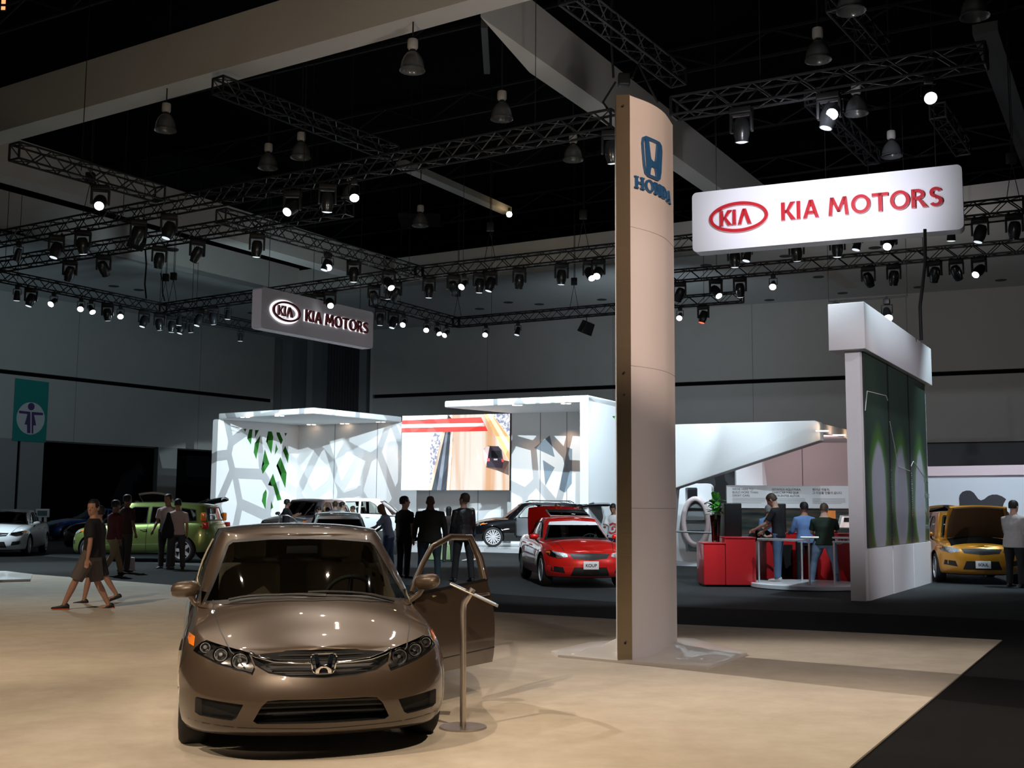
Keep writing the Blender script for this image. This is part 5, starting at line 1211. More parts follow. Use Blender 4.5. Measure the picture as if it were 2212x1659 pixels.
# glass and steel round platform with rails
pc = W(1744, 1262, 23.5); t = thing('round_platform', 'round white platform ringed by steel rails, in front of the red desks', 'platform', (pc.x, pc.y, 0))
MB().lathe([(0, 0), (1.12, 0), (1.15, .02), (1.15, .09), (1.12, .10), (0, .10)], 64).build('platform_disc', M_WHITE, t, 40)
M_RAIL = mat('polished_rail', (.75, .76, .78), .25, .5, noise=.01)
def rail(name, label, pxs, Yp, ztop, zbot=.1):
    P = [W(px, 1200, y) for px, y in zip(pxs, Yp)]; t = thing(name, label, 'railing', up(P[0], 0)); o = up(P[0], 0)
    for p in P: MB().tube([up(p, zbot)-o, up(p, ztop)-o], .02, 10).build('rail_post', M_RAIL, t, 50)
    MB().tube([up(P[0], ztop)-o-Vector((.02, 0, 0)), up(P[-1], ztop)-o+Vector((.02, 0, 0))], .024, 10).build('handrail', M_RAIL, t, 50)
rail('guard_rail', 'steel guard rail at the left front of the round platform', (1639, 1748), (23.3, 22.7), .98)
rail('guard_rail', 'steel guard rail at the right of the round platform, before the green-shirted man', (1732, 1841), (24.2, 24.0), 1.0)
rail('guard_rail', 'steel guard rail joining the round platform and panel wall', (1802, 1870), (22.7, 22.9), .95)
rail('guard_rail', 'long thin steel rail left of the plant vase', (1440, 1545), (29, 27), 1.02, 0)
# vase with plant
p = W(1546, 1172, 24.0); t = thing('vase', 'tall glass vase of green leaves on the low red counter', 'vase', (p.x, p.y, W(1540, 1172, 23.6).z))
MB().lathe([(0, 0), (.075, 0), (.08, .02), (.09, .28), (.115, .55), (.12, .56), (.105, .55), (.08, .28), (.07, .03), (0, .025)], 28).build('vase_glass', thin_glass('vase_glass', (.75, .8, .7)), t, 60)
MB().lathe([(0, .03), (.066, .03), (.078, .28), (.095, .48), (0, .48)], 20).build('vase_water', mat('vase_water_olive', (.09, .075, .02), .3, coat=.5), t, 60)
mb = MB()
for k_ in range(14): a_ = k_*2.4; mb.tube([(.04*math.cos(a_), .04*math.sin(a_), .03), (.06*math.cos(a_+.6), .06*math.sin(a_+.6), .58)], .007, 5)
mb.build('stem', mat('stem_brown', (.16, .12, .04), .7), t)
random.seed(3)
for k_ in range(46):
    a_ = random.uniform(0, 2*PI); el = random.uniform(-.2, 1.5); r0 = .06+.08*random.random(); c = Vector((.6*r0*math.cos(a_), .6*r0*math.sin(a_), .56+.38*random.random())); d = Vector((math.cos(a_)*math.cos(el), math.sin(a_)*math.cos(el), math.sin(el))); s_ = d.cross(Vector((0, 0, 1))).normalized(); u_ = s_.cross(d)
    L_ = random.uniform(.12, .22); w_ = L_*.32; P = []
    for f, w2 in ((0, .1), (.3, .9), (.6, 1), (.85, .55), (1, .02)):
        m_ = c+d*L_*f-Vector((0, 0, L_*.35*f*f)); P += [m_-s_*w_*w2, m_+u_*w_*.12*0+u_*-.01, m_+s_*w_*w2]
    MB().add(P, [(i*3+j, i*3+j+1, i*3+j+4, i*3+j+3) for i in range(4) for j in range(2)]).build('leaf', mat('leaf_green', (.05, .28, .03), .4, coat=.3), t, 60)
# black cabinets, screens
def bx(nm, label, cat, px0, px1, py0, py1, Y, dep=.4, m=M_BLK, bev=.02):
    a, b = W(px0, py1, Y), W(px1, py0, Y); t = MB().box((a.x, Y, a.z), (b.x, Y+dep, b.z)).build(nm, m, None, 30, bev); return tag(t, label, cat)
bx('loudspeaker', 'black box loudspeaker on the red front counter beside the vase', 'loudspeaker', 1566, 1602, 1087, 1160, 24.3, .5)
bx('tall_monitor', 'tall black cabinet on the red counter behind the man in black', 'cabinet', 1682, 1698, 1088, 1152, 26.0, .2)
t = thing('touch_screen_kiosk', 'white framed touch screen on the red guest counter', 'monitor'); q = [(1815, 1114), (1882, 1112), (1874, 1141), (1808, 1141)]
P = [W(x, y, 25.0+(.1 if y < 1130 else 0)) for x, y in q]; MB().slab(P, (.01, .05, .01)).build('monitor_frame', mat('frame_silver', (.55, .56, .57), .3, .5), t)
ce = sum(P, Vector())/4; MB().slab([ce.lerp(p, .86)-Vector((0, .012, 0)) for p in P], (0, .004, 0)).build('display', mat('kiosk_display', (.7, .65, .62), .4, emit=(.85, .72, .68), estr=.6), t)
P2 = [W(x, y, 25.0-.02) for x, y in ((1823, 1118), (1842, 1118), (1841, 1128), (1822, 1128))]; MB().slab([p-Vector((0, .01, 0)) for p in P2], (0, .003, 0)).build('display_thumbnail', mat('thumb_dark', (.05, .07, .06), .4), t)
MB().tube([ce+Vector((0, .1, -.1)), ce+Vector((0, .2, -.42))], .03, 8).build('monitor_stand', M_METAL, t)
p = W(1795, 1122, 28.5); tag(MB().box((p.x-.12, p.y, p.z-.3), (p.x+.12, p.y+.03, p.z+.22)).build('orange_poster', mat('orange_print', (.8, .25, .06), .4, noise=.3, nscale=6)), 'small orange poster behind the man in the dark green t-shirt', 'poster')
# white portal frame with an oval ring
t = thing('portal_display', 'white rounded portal frame with an oval ring and glass shelves, right of the pillar', 'display frame')
Yf = 33.0; a, b = W(1455, 1205, Yf+.4), W(1539, 1205, Yf); zt_ = W(1500, 1044, Yf).z; zb_ = .1; d = up(b-a, 0); L = d.length; MF = frame_matrix(up(a, 0), d)
me = boolean(MB().prism(rrect(0, zb_, L, zt_, .14), 0, .35), [('DIFFERENCE', MB().prism(rrect(.36, .35, .72, .95, .05), -.2, .6).prism(rrect(.36, 1.75, .72, zt_-.12, .05), -.2, .6))]); me.materials.clear(); me.transform(MF); link('portal_panel', me, M_WHITE2, t)
mb = MB(); n = 48
for k_ in range(n+1): pass
ring = [(L*.60+.36*math.cos(2*PI*k_/n), 1.22+.66*math.sin(2*PI*k_/n)) for k_ in range(n+1)]
mb.tube([MF @ Vector((x, -.1, z)) for x, z in ring], .08, 8, False); mb.build('oval_ring', mat('ring_rose_white', (.72, .60, .60), .4), t, 60)
mb = MB().add([MF @ Vector((x*1.0, -.02, z)) for x, z in ring[:-1]], [tuple(range(n))]); mb.build('shelf_niche', mat('niche_grey', (.30, .33, .34), .4), t)
for z in (.95, 1.25, 1.6): MB().box((L*.60-.28, -.12, z), (L*.60+.28, -.03, z+.02), MF).build('shelf', M_BLK, t)
t2 = MB().slab([up(W(x, y, Y_), 0) for x, y, Y_ in ((1440, 1210, 32.2), (1532, 1208, 31.8), (1540, 1208, 34.5), (1440, 1208, 34.8))], (0, 0, .1)).build('portal_plinth', M_WHITE, t)
# ---------------- tall panel wall ----------------
N0, N1 = U(1871, 1299, 0), U(2012, 1257, 0); d = up(N1-N0, 0); L = d.length; MP = frame_matrix(N0, d); t = thing('panel_wall', 'tall white wall with wide header and three green leaf pictures, right', 'display wall', N0); t.rotation_euler = (0, 0, math.atan2(d.y, d.x))
zh = W(1868, 641, 19.4).z; zl = W(1868, 745, 19.4).z; tk = .26
MB().box((-.0, 0, 0), (L, tk, zl+.02)).build('wall_core', M_WHITE2, t); MB().box((-.18, -.14, zl), (L+.1, tk+.24, zh)).build('header', M_WHITE2, t, 30, .01)
zg = W(1871, 1187, 19.4).z; wp = L/3
for k_ in range(3): MB().box((.16+k_*(L-.36)/3, -.035-.01*k_, 0), (.16+(k_+1)*(L-.36)/3-.02, 0, zg-.02)).build('base_panel', M_WHITE2, t)
def leafpic(seed):
    def f(nt, b_):
        tc = nt.nodes.new('ShaderNodeTexCoord'); sp_ = nt.nodes.new('ShaderNodeSeparateXYZ'); nt.links.new(tc.outputs['Object'], sp_.inputs[0])
        def math_(op, a_, b2=None):
            m_ = nt.nodes.new('ShaderNodeMath'); m_.operation = op
            for i, v in enumerate((a_, b2)):
                if v is None: continue
                if hasattr(v, 'links'): nt.links.new(v, m_.inputs[i])
                else: m_.inputs[i].default_value = v
            return m_.outputs[0]
        n_ = nt.nodes.new('ShaderNodeTexNoise'); n_.inputs['Scale'].default_value = .7; nt.links.new(tc.outputs['Object'], n_.inputs['Vector'])
        x = math_('DIVIDE', math_('SUBTRACT', sp_.outputs['X'], seed), .62); z = math_('DIVIDE', math_('SUBTRACT', sp_.outputs['Z'], 1.75), 1.15)
        r = math_('ADD', math_('SQRT', math_('ADD', math_('MULTIPLY', x, x), math_('MULTIPLY', z, z))), math_('MULTIPLY', math_('SUBTRACT', n_.outputs['Fac'], .5), .7))
        cr = nt.nodes.new('ShaderNodeValToRGB'); e = cr.color_ramp.elements; e[0].position = .62; e[0].color = (.34, .36, .42, 1); e[1].position = .92; e[1].color = (.07, .17, .04, 1); k2 = e.new(1.35); k2.color = (.035, .06, .045, 1)
        cr.color_ramp.elements[-1].position = 1.0; nt.links.new(math_('MULTIPLY', r, .72), cr.inputs[0]); e[0].position = .62; e[1].position = .74
        nt.links.new(cr.outputs[0], b_.inputs['Base Color'])
    return node_mat('leaf_print', f, .35)
LP = leafpic
cols = [(.17, .17+(L-.36)/3-.06), (.17+(L-.36)/3+.06, .17+2*(L-.36)/3-.05), (.17+2*(L-.36)/3+.06, L-.2)]
for k_, (x0, x1) in enumerate(cols):
    MB().box((x0, -.03, zg), (x1, 0, zl)).build('leaf_picture', leafpic((x0+x1)/2), t)
M_BEAD = mat('bead_silver', (.8, .8, .8), .2, 1)
for x in (cols[0][1], cols[1][1]):
    s_ = MB().box((x, -.034, zg), (x+.11, 0, zl)).build('bead_strip', M_BLK, t); mb = MB(); z = zg+.03
    while z < zg+1.45: mb.box((x+.015, -.055, z), (x+.075, -.034, z+.022)); z += .045
    mb.build('bead_row', M_BEAD, s_)
MB().tube([(cols[0][0], -.034, 3.35), (cols[0][0]+.2, -.034, 3.72), (cols[0][1]-.15, -.034, 3.78), (cols[0][1], -.034, 3.70)], .006, 5).build('water_line', mat('white_vinyl'), t)
MB().tube([(cols[1][0], -.034, 3.3), (cols[1][0]+.35, -.034, 2.9), (cols[1][0]+.7, -.034, 2.45), (cols[1][1], -.034, 2.4)], .006, 5).build('water_line', mat('white_vinyl'), t)
MB().tube([(cols[2][0], -.034, 2.5), (cols[2][0]+.3, -.034, 2.62), (cols[2][0]+.8, -.034, 2.5), (cols[2][1], -.034, 2.2)], .006, 5).build('water_line', mat('white_vinyl'), t)
for j, wd_ in enumerate(('new', 'efficient', 'city', 'simple', 'car')):
    me = text_mesh(wd_, .2, .001, align='LEFT'); me.transform(Matrix.Translation((cols[2][1]-.52, -.034, 2.2-.34*j)) @ Matrix.Rotation(PI/2, 4, 'X')); me.materials.clear(); link('picture_lettering', me, mat('letter_grey', (.25, .3, .27), .5), t)
# white wall at the far right with dark round shapes
t = thing('side_display_wall', 'long low white wall with dark rounded graphic behind the yellow car', 'display wall')
YW = 36.; a, b = W(1990, 1010, YW), W(2330, 1006, YW-3); z2 = W(2100, 1009, YW).z
MB().slab([up(a, 0), up(b, 0), up(b, z2-.3), up(a, z2-.3)], (0, .2, 0)).build('wall_panel', mat('cool_panel_white', (.66, .68, .74), .6, noise=.02), t)
MB().slab([up(a, z2-.3)-Vector((0, .1, 0)), up(b, z2-.3)-Vector((0, .1, 0)), up(b, z2)-Vector((0, .1, 0)), up(a, z2)-Vector((0, .1, 0))], (0, .4, 0)).build('pink_cornice', mat('cornice_pink', (.75, .58, .62), .5, noise=.02), t)
ow = up(a, 0); nW = Vector((-(b-a).y, (b-a).x, 0)).normalized(); 
S5 = lambda x, y: (1990+x/5.72, 990+y/5.72)
blob = [(470, 490), (480, 450), (510, 415), (560, 398), (610, 400), (650, 425), (680, 465), (705, 500), (740, 520), (780, 505), (830, 465), (880, 448), (940, 448), (1000, 470), (1050, 505), (1020, 560), (1000, 640), (480, 640)]
pts = [plane_hit(*S5(x, y), ow, nW) - nW*.02 for x, y in blob]; MB().slab(pts, nW*.015).build('dark_rounded_graphic', mat('graphic_charcoal', (.05, .05, .06), .3, noise=.03), t)
# banner on the left wall
nLw = Vector((-dL.y, dL.x, 0)); oL = up(La, 0)
def wl(pl, off=.05): return [plane_hit(x, y, oL, nLw) - nLw*off*(1 if nLw.y > 0 else -1) for x, y in pl]
t = thing('wall_banner', 'teal banner with a purple figure in a white circle on the left wall', 'banner')
MB().slab(wl([(32, 817), (104, 826), (97, 956), (25, 952)]), -nLw*.03).build('banner_cloth', mat('teal_cloth', (.01, .22, .20), .7), t)
Bc = [(64+30.5*math.cos(2*PI*k_/40), 904+35*math.sin(2*PI*k_/40)) for k_ in range(40)]
MB().slab(wl(Bc, .09), -nLw*.01).build('white_disc', mat('disc_white', (.55, .57, .58), .7), t)
PUR = mat('figure_purple', (.07, .04, .14), .7); S7 = lambda pl: [(x/3.687, 700+y/3.687) for x, y in pl]
MB().slab(wl([(65+7.2*math.cos(2*PI*k_/24), 878.5+8*math.sin(2*PI*k_/24)) for k_ in range(24)], .11), -nLw*.01).build('figure_head', PUR, t)
for pl in ([(143, 690), (232, 700), (232, 870), (207, 868), (207, 803), (187, 800), (210, 718), (143, 710)], [(243, 700), (333, 708), (333, 727), (262, 725), (278, 808), (255, 808), (255, 872), (243, 872)]): MB().slab(wl(S7(pl), .11), -nLw*.01).build('figure_half', PUR, t)
# small white tablet stand
p = U(90, 1162, 0); t = thing('tablet_stand', 'small white two-legged sign stand between white sedan and blue car', 'sign stand', p)
s_ = p.y/2450
for x in (-5, 6): MB().box((x*s_-.06, -.03, 0), (x*s_+.06, .03, 48*s_)).build('leg', M_WHITE2, t)
MB().box((-15*s_, -.05, 44*s_), (14*s_, .05, 62*s_)).build('sign_head', M_WHITE2, t, 30, .02); MB().box((-11*s_, -.06, 47*s_), (10*s_, -.05, 58*s_)).build('sign_face', mat('sign_face_grey', (.12, .18, .2), .3), t)
# ---------------- the other cars ----------------
def tall_spec(kind, pm, **o):
    """upright hatch and off-roader bodies; x measured from the front axle"""
    if kind == 'box':      # small square hatchback
        hw, wb, rt, H, xf, xr, sh = .893, 2.55, .33, 1.61, .79, -3.28, .98
        gb = [(-.02, 0), (-.06, .36), (-.18, .62), (-.36, .775), (-.9, .80), (-2.0, .80), (-2.8, .77), (-3.12, .66), (-3.20, .34), (-3.22, 0)]
        gt = [(-.72, 0), (-.74, .3), (-.78, .5), (-.88, .60), (-1.2, .64), (-2.0, .635), (-2.7, .615), (-2.94, .54), (-3.0, .28), (-3.01, 0)]
        gz1 = [(-3.0, 1.50), (-2.0, 1.55), (-1.0, 1.545), (-.7, 1.52)]; rwx = -2.9
        zs = [(-3.3, 1.02), (-2.5, 1.03), (-1.4, .99), (-.5, .95), (0, .91), (.4, .87), (.7, .82), (.8, .80)]
        sw = [[(-.62, 1.0), (-1.50, 1.02), (-1.50, 1.45), (-1.10, 1.45), (-.92, 1.36)], [(-1.60, 1.03), (-2.30, 1.05), (-2.30, 1.44), (-1.60, 1.455)], [(-2.42, 1.06), (-2.86, 1.10), (-2.80, 1.38), (-2.42, 1.43)]]
        ws = [(-.67, .99), (0, 1.02), (.67, .99), (.55, 1.47), (0, 1.495), (-.55, 1.47)]; wsx = -.85; rw = [(-.52, 1.10), (.52, 1.10), (.46, 1.46), (-.46, 1.46)]
        cr = [(-3.3, .03), (-1.0, .06), (-.2, .10), (.4, .07), (.8, .03)]
    elif kind == 'suv':
        hw, wb, rt, H, xf, xr, sh = .94, 2.70, .37, 1.73, .90, -3.76, 1.08
        gb = [(-.22, 0), (-.27, .36), (-.40, .62), (-.60, .80), (-1.1, .84), (-2.2, .845), (-3.1, .80), (-3.46, .66), (-3.55, .34), (-3.57, 0)]
        gt = [(-1.02, 0), (-1.04, .3), (-1.09, .5), (-1.2, .61), (-1.5, .65), (-2.2, .65), (-2.9, .62), (-3.16, .54), (-3.25, .28), (-3.27, 0)]
        gz1 = [(-3.3, 1.60), (-2.3, 1.655), (-1.4, 1.65), (-1.0, 1.61)]; rwx = -3.15
        zs = [(-3.8, 1.06), (-3.0, 1.10), (-1.6, 1.07), (-.6, 1.03), (0, .99), (.4, .94), (.75, .88), (.9, .84)]
        sw = [[(-.86, 1.08), (-1.74, 1.10), (-1.74, 1.55), (-1.42, 1.55), (-1.22, 1.45)], [(-1.84, 1.105), (-2.62, 1.12), (-2.66, 1.53), (-1.84, 1.555)], [(-2.74, 1.13), (-3.22, 1.20), (-3.06, 1.44), (-2.76, 1.51)]]
        ws = [(-.71, 1.06), (0, 1.09), (.71, 1.06), (.56, 1.56), (0, 1.59), (-.56, 1.56)]; wsx = -1.16; rw = [(-.55, 1.16), (.55, 1.16), (.47, 1.54), (-.47, 1.54)]
        cr = [(-3.8, .03), (-1.0, .06), (-.2, .09), (.4, .07), (.9, .03)]
    elif kind == 'sedan':
        hw, wb, rt, H, xf, xr, sh = .90, 2.72, .325, 1.45, .92, -3.70, .93
        gb = [(-.20, 0), (-.25, .34), (-.38, .58), (-.56, .74), (-1.0, .785), (-1.8, .79), (-2.5, .75), (-2.95, .60), (-3.10, .34), (-3.14, 0)]
        gt = [(-1.08, 0), (-1.095, .27), (-1.14, .45), (-1.24, .55), (-1.45, .59), (-1.8, .595), (-2.05, .575), (-2.2, .5), (-2.26, .28), (-2.27, 0)]
        gz1 = [(-2.3, 1.37), (-1.7, 1.405), (-1.3, 1.39), (-1.0, 1.365)]; rwx = -2.2
        zs = [(-3.7, .98), (-3.2, 1.0), (-2.2, .97), (-1.2, .94), (-.5, .90), (0, .86), (.4, .81), (.75, .75), (.92, .71)]
        sw = [[(-.80, .99), (-1.72, 1.0), (-1.72, 1.33), (-1.45, 1.335), (-1.22, 1.27)], [(-1.82, 1.0), (-2.56, 1.02), (-2.58, 1.08), (-2.28, 1.26), (-2.05, 1.32), (-1.82, 1.33)]]
        ws = [(-.68, .95), (0, .985), (.68, .95), (.52, 1.32), (0, 1.35), (-.52, 1.32)]; wsx = -1.25; rw = [(-.52, 1.04), (.52, 1.04), (.45, 1.33), (-.45, 1.33)]
        cr = [(-3.7, .04), (-1.5, .07), (-.3, .12), (.4, .09), (.9, .03)]
    elif kind == 'coupe':
        hw, wb, rt, H, xf, xr, sh = .883, 2.65, .325, 1.40, .86, -3.62, .92
        gb = [(-.16, 0), (-.21, .34), (-.34, .60), (-.52, .745), (-1.0, .785), (-1.8, .78), (-2.5, .71), (-2.9, .56), (-3.02, .3), (-3.05, 0)]
        gt = [(-1.02, 0), (-1.035, .27), (-1.08, .43), (-1.18, .53), (-1.45, .565), (-1.7, .565), (-1.92, .54), (-2.08, .47), (-2.14, .26), (-2.15, 0)]
        gz1 = [(-2.2, 1.33), (-1.6, 1.365), (-1.25, 1.355), (-1.0, 1.33)]; rwx = -2.1
        zs = [(-3.6, .95), (-3.1, .97), (-2.2, .95), (-1.2, .91), (-.5, .88), (0, .86), (.4, .81), (.7, .745), (.86, .71)]
        sw = [[(-.74, .96), (-1.80, .985), (-1.84, 1.27), (-1.42, 1.30), (-1.16, 1.23)], [(-1.90, .99), (-2.42, 1.03), (-2.18, 1.19), (-1.92, 1.26)]]
        ws = [(-.68, .925), (0, .965), (.68, .925), (.51, 1.28), (0, 1.315), (-.51, 1.28)]; wsx = -1.2; rw = [(-.5, 1.02), (.5, 1.02), (.42, 1.28), (-.42, 1.28)]
        cr = [(-3.6, .04), (-1.5, .07), (-.3, .10), (.4, .08), (.86, .03)]
    z0 = zs[3][1]
    S = dict(paint=pm, hw=hw, wb=wb, rt=rt, tw=.21, rr=rt-.095, spokes=5, flare=.015, plan=plan(xf, xr, hw), sy=SY, dxf=DXF, dxr=DXR, zb=[(xr, .28), (-1.3, .22), (.5, .21), (xf, .20)], zs=zs, crown=cr, gb=gb, gt=gt,
             gz0=[(xr, sh-.07), (0, sh-.10)], gz1=gz1, rc=.04, bulge=.02, cabin=(gb[3][0]-.08, gb[7][0]+.1), windshield=ws, wsx=wsx, rearwin=rw, rwx=rwx, sidewin=sw,
             handles=[(-1.45, sh-.12), (-2.35, sh-.10)], mirror=(gb[3][0]-.22, hw-.11, sh+.02), dash=gb[0][0]-.14, dashz=sh+.0, seatx=(-1.45, -2.35), seath=1.0+(H-1.45)*.6, zfloor=.32+(H-1.45)*.5, steer=0)
    if kind == 'box': o.setdefault('tailboxes', [(-3.045, .70, 1.20, .14, .10, .22, M_AMBER, .5), (-3.13, .745, .97, .16, .10, .16, M_TAIL, .5)])
    elif kind == 'suv': o.setdefault('tailboxes', [(-3.50, .70, .98, .22, .14, .20, M_TAIL, .6)])
    else: o.setdefault('tailboxes', [(xr+.20, .63, .84, .22, .16, .14, M_TAIL, .6)])
    S['name'] = {'box': 'hatchback_car', 'suv': 'off_road_car', 'sedan': 'sedan_car', 'coupe': 'coupe_car'}[kind]
    S['H'] = H; S['xf'] = xf; S['xr'] = xr; S.update(o); return S
def std_seams(S):
    zt_ = S['sidewin'][0][0][1]; x0 = S['sidewin'][0][0][0]; q = []
    for s in (1, -1):
        q += [('door', [(x0+.02, .30), (x0+.0, zt_-.02)], 'y', s), ('door', [(S['sidewin'][0][1][0]-.05, .30), (S['sidewin'][0][1][0]-.05, zt_)], 'y', s), ('hood', [(S['gb'][2][0]+.1, .62*s), (.1, .60*s), (S['xf']-.22, .5*s)], 'z', 1)]
        if len(S['sidewin']) > 1 and S['name'] != 'coupe_car': q.append(('door', [(S['sidewin'][1][1][0]-.04, .5), (S['sidewin'][1][1][0]-.06, zt_)], 'y', s))
    return q
def front_set(S, zh, gw=.36, plate=False, amber=True, dark=True):
    """headlamps, grille and bumper openings laid on the nose; zh is the height of the lamp centre"""
    hw = S['hw']; P = []
    hl = [(.44, zh-.035), (.62, zh-.07), (hw-.10, zh-.03), (hw-.05, zh+.07), (hw-.12, zh+.09), (.62, zh+.055), (.46, zh+.03)]
    for f in (lambda p: p, mir):
        P.append(('headlight', f(hl), M_LAMP, 'x', 1, .004)); P.append(('headlight_lens', f(hl), CLEAR, 'x', 1, .010))
        if amber: P.append(('turn_signal', f([(hw-.115, zh-.01), (hw-.07, zh+.03), (hw-.065, zh+.065), (hw-.125, zh+.07)]), M_AMBER, 'x', 1, .012))
        P.append(('fog_intake', f([(.50, zh-.36), (.76, zh-.32), (.74, zh-.22), (.54, zh-.24)]), M_TRIM, 'x', 1, .003))
    P.append(('grille', [(-.42, zh+.02), (-gw, zh-.07), (0, zh-.10), (gw, zh-.07), (.42, zh+.02), (0, zh+.035)], M_TRIM, 'x', 1, .004))
    P.append(('lower_intake', [(-.40, zh-.42), (.40, zh-.42), (.33, zh-.24), (-.33, zh-.24)], M_TRIM, 'x', 1, .004))
    return P
def rear_set(S, zt_): return []
def panel_arched(L, Wd, th, arch, m, name, root, n=12, taper=.85, curl=0):
    """arched lid: x from 0 to -L, width Wd, crowned across and curled along"""
    mb = MB(); top = []; bot = []
    for i in range(n+1):
        t = i/n; x = -L*t; w = Wd/2*(1-(1-taper)*t**3); r1 = []; r2 = []
        for j in range(n+1):
            u = -1+2*j/n; z = -arch*u*u - curl*t*t; r1.append((x, u*w, z)); r2.append((x*.97-.01, u*w*.95, z-th))
        top.append(r1); bot.append(r2)
    v = [p for r in top for p in r]+[p for r in bot for p in r]; k = (n+1)*(n+1); f = []
    for i in range(n):
        for j in range(n): a = i*(n+1)+j; f += [(a, a+1, a+n+2, a+n+1), (a+k, a+n+1+k, a+n+2+k, a+1+k)]
    for i in range(n):
        a, b = i*(n+1), (i+1)*(n+1); f += [(a, b, b+k, a+k), (a+n, a+n+k, b+n+k, b+n)]
        a, b = i, i+1; f += [(a, a+k, b+k, b), (n*(n+1)+a, n*(n+1)+b, n*(n+1)+b+k, n*(n+1)+a+k)]
    return mb.add(v, f).build(name, m, root, 40)
def tailgate(car, S, ang, m, glass=True, L=1.05, inner=None):
    xr_, zr_ = S['gt'][-1][0]-.0, S['gz1'][0][1]+.02
    g = panel_arched(L, 1.18, .06, .07, m, 'tailgate', car, curl=.10); g.location = (xr_, 0, zr_); g.rotation_euler = (0, math.radians(ang), 0)
    if glass:
        o = panel_arched(L*.44, .98, .006, .05, GLASSD, 'tailgate_window', g); o.location = (-.07, 0, .008)
    ii = panel_arched(L*.92, 1.06, .015, .06, inner or M_CABD, 'tailgate_lining', g, curl=.09); ii.location = (-.03, 0, -.07)
    return g
def gatecut(S): return [('DIFFERENCE', prism_x([(-.55, .72), (.55, .72), (.50, S['gz1'][0][1]-.06), (-.50, S['gz1'][0][1]-.06)], S['gb'][7][0]+.2, -6))]

RED = paint('red_gloss_paint', (.62, .012, .008), .15, .3, .1); BLACKP = paint('black_gloss_paint', (.004, .004, .005), .0, .3, .1); GREENP = paint('olive_green_paint', (.20, .27, .07), .55, .35, .2)
BLACKP.node_tree.nodes['Principled BSDF'].inputs['Specular IOR Level'].default_value = .05
BLUEP = paint('blue_paint', (.01, .10, .50), .4, .3, .15); WHITEP = paint('white_paint', (.80, .83, .84), .0, .3, .03); SILVERP = paint('pale_silver_paint', (.55, .60, .58), .6, .3, .08)
GREYP = paint('dark_plum_grey_paint', (.17, .145, .155), .5, .35, .15); YEL = paint('amber_yellow_paint', (.62, .26, .02), .35, .3, .1)
# red coupe, front three-quarter
S = tall_spec('coupe', RED); S['seams'] = std_seams(S); S['patches'] = front_set(S, .655, .34) + [('sun_strip', [(-.545, 1.225), (.545, 1.225), (.505, 1.29), (0, 1.318), (-.505, 1.29)], mat('strip_white', (.82, .82, .84), .5, noise=.01), 'x', 1, .006)]
S['plate'] = (.885, .455, 'KOUP'); S['wstyle'] = 1; S['spokes'] = 7
S['extra_ops'] = lambda: [('DIFFERENCE', MB().box((-3.50, -.55, .62), (-2.95, .55, 1.3)))]
car, B_, _, _ = build_car(S, 'red two-door coupe with open boot and raised sunroof, left of the tall pillar', (1.47, 23.6), math.radians(8))
g = panel_arched(.72, 1.30, .05, .15, RED, 'boot_lid', car, taper=.92, curl=.10); g.location = (-2.90, 0, .98); g.rotation_euler = (0, math.radians(72), 0)
o = panel_arched(.62, 1.1, .02, .12, M_CABD, 'boot_lining', g, curl=.09); o.location = (-.02, 0, -.075)
o = MB().box((-.30, -.42, -.012), (.30, .42, .012)).build('sunroof_panel', GLASSD, car, 30, .008); o.location = (-1.62, 0, 1.475); o.rotation_euler = (0, -.20*-1, 0)
MB().tube([(-.31, -.43, 0), (.31, -.43, 0), (.31, .43, 0), (-.31, .43, 0), (-.31, -.43, 0)], .018, 6, False).build('sunroof_frame', M_METAL, o)
place_text('CAR OF THE YEAR', .045, Matrix.Translation((-1.05, 0, 1.25)) @ Matrix.Rotation(PI/2, 4, 'Z') @ Matrix.Rotation(-.6, 4, 'X'), mat('faint_green_print', (.45, .55, .35), .6), car, 'strip_lettering', .001)
# black off-roader on the plinth, side on
S = tall_spec('suv', BLACKP, cladding=.48, wstyle=1); S['spokes'] = 9; S['seams'] = std_seams(S); S['patches'] = front_set(S, .82) + rear_set(S, 1.0); S['extra_ops'] = lambda S=S: gatecut(S)
S['doorcut'] = [([(-.84, .36), (-1.78, .36), (-1.78, 1.58), (-1.42, 1.58), (-1.16, 1.46), (-.84, 1.10)], 1)]
p = W(1063, 1178, 42.6); car, B_, _, _ = build_car(S, 'black off-road car side on upon the white plinth, tailgate raised', (p.x, p.y+.9), math.radians(-88), z=.13)
tailgate(car, S, 8, BLACKP, L=1.15); 
for s in (1, -1): MB().tube([(-1.25, s*.58, 1.68), (-1.4, s*.60, 1.74), (-2.9, s*.58, 1.73), (-3.05, s*.56, 1.66)], .018, 6).build('roof_rail', M_TRIM, car, 60)
dr = thing0('front_door', car); dr.location = (-.86, .92, 0); dr.rotation_euler = (0, 0, math.radians(-52)); SD = paint('silver_door_lining', (.42, .43, .46), .5, .35, .05)
MB().box((-.93, -.05, .42), (0, 0, 1.08)).build('door_panel', SD, dr, 40, .03); MB().tube([(-.02, -.02, 1.08), (-.36, -.12, 1.46), (-.60, -.14, 1.54), (-.90, -.14, 1.54), (-.92, -.04, 1.08)], .03, 8).build('window_frame', SD, dr, 60)
MB().tube([(-.72, 0, .96), (-.72, .04, .96), (-.86, .04, .96), (-.86, 0, .96)], .014, 6).build('door_handle', M_CHROME, dr, 60)
# green square hatchback
S = tall_spec('box', GREENP); S['seams'] = std_seams(S); S['patches'] = front_set(S, .78) + rear_set(S, 1.0)
p = W(413, 1208, 32.0); hd = math.radians(-98); S['spokes'] = 5; S['handlemat'] = GREENP
car, B_, _, _ = build_car(S, 'olive green square hatchback seen from its left side and rear', (p.x-.12-2.55*1.06*math.cos(math.radians(8)), p.y+.3+.9), hd, scale=1.06)
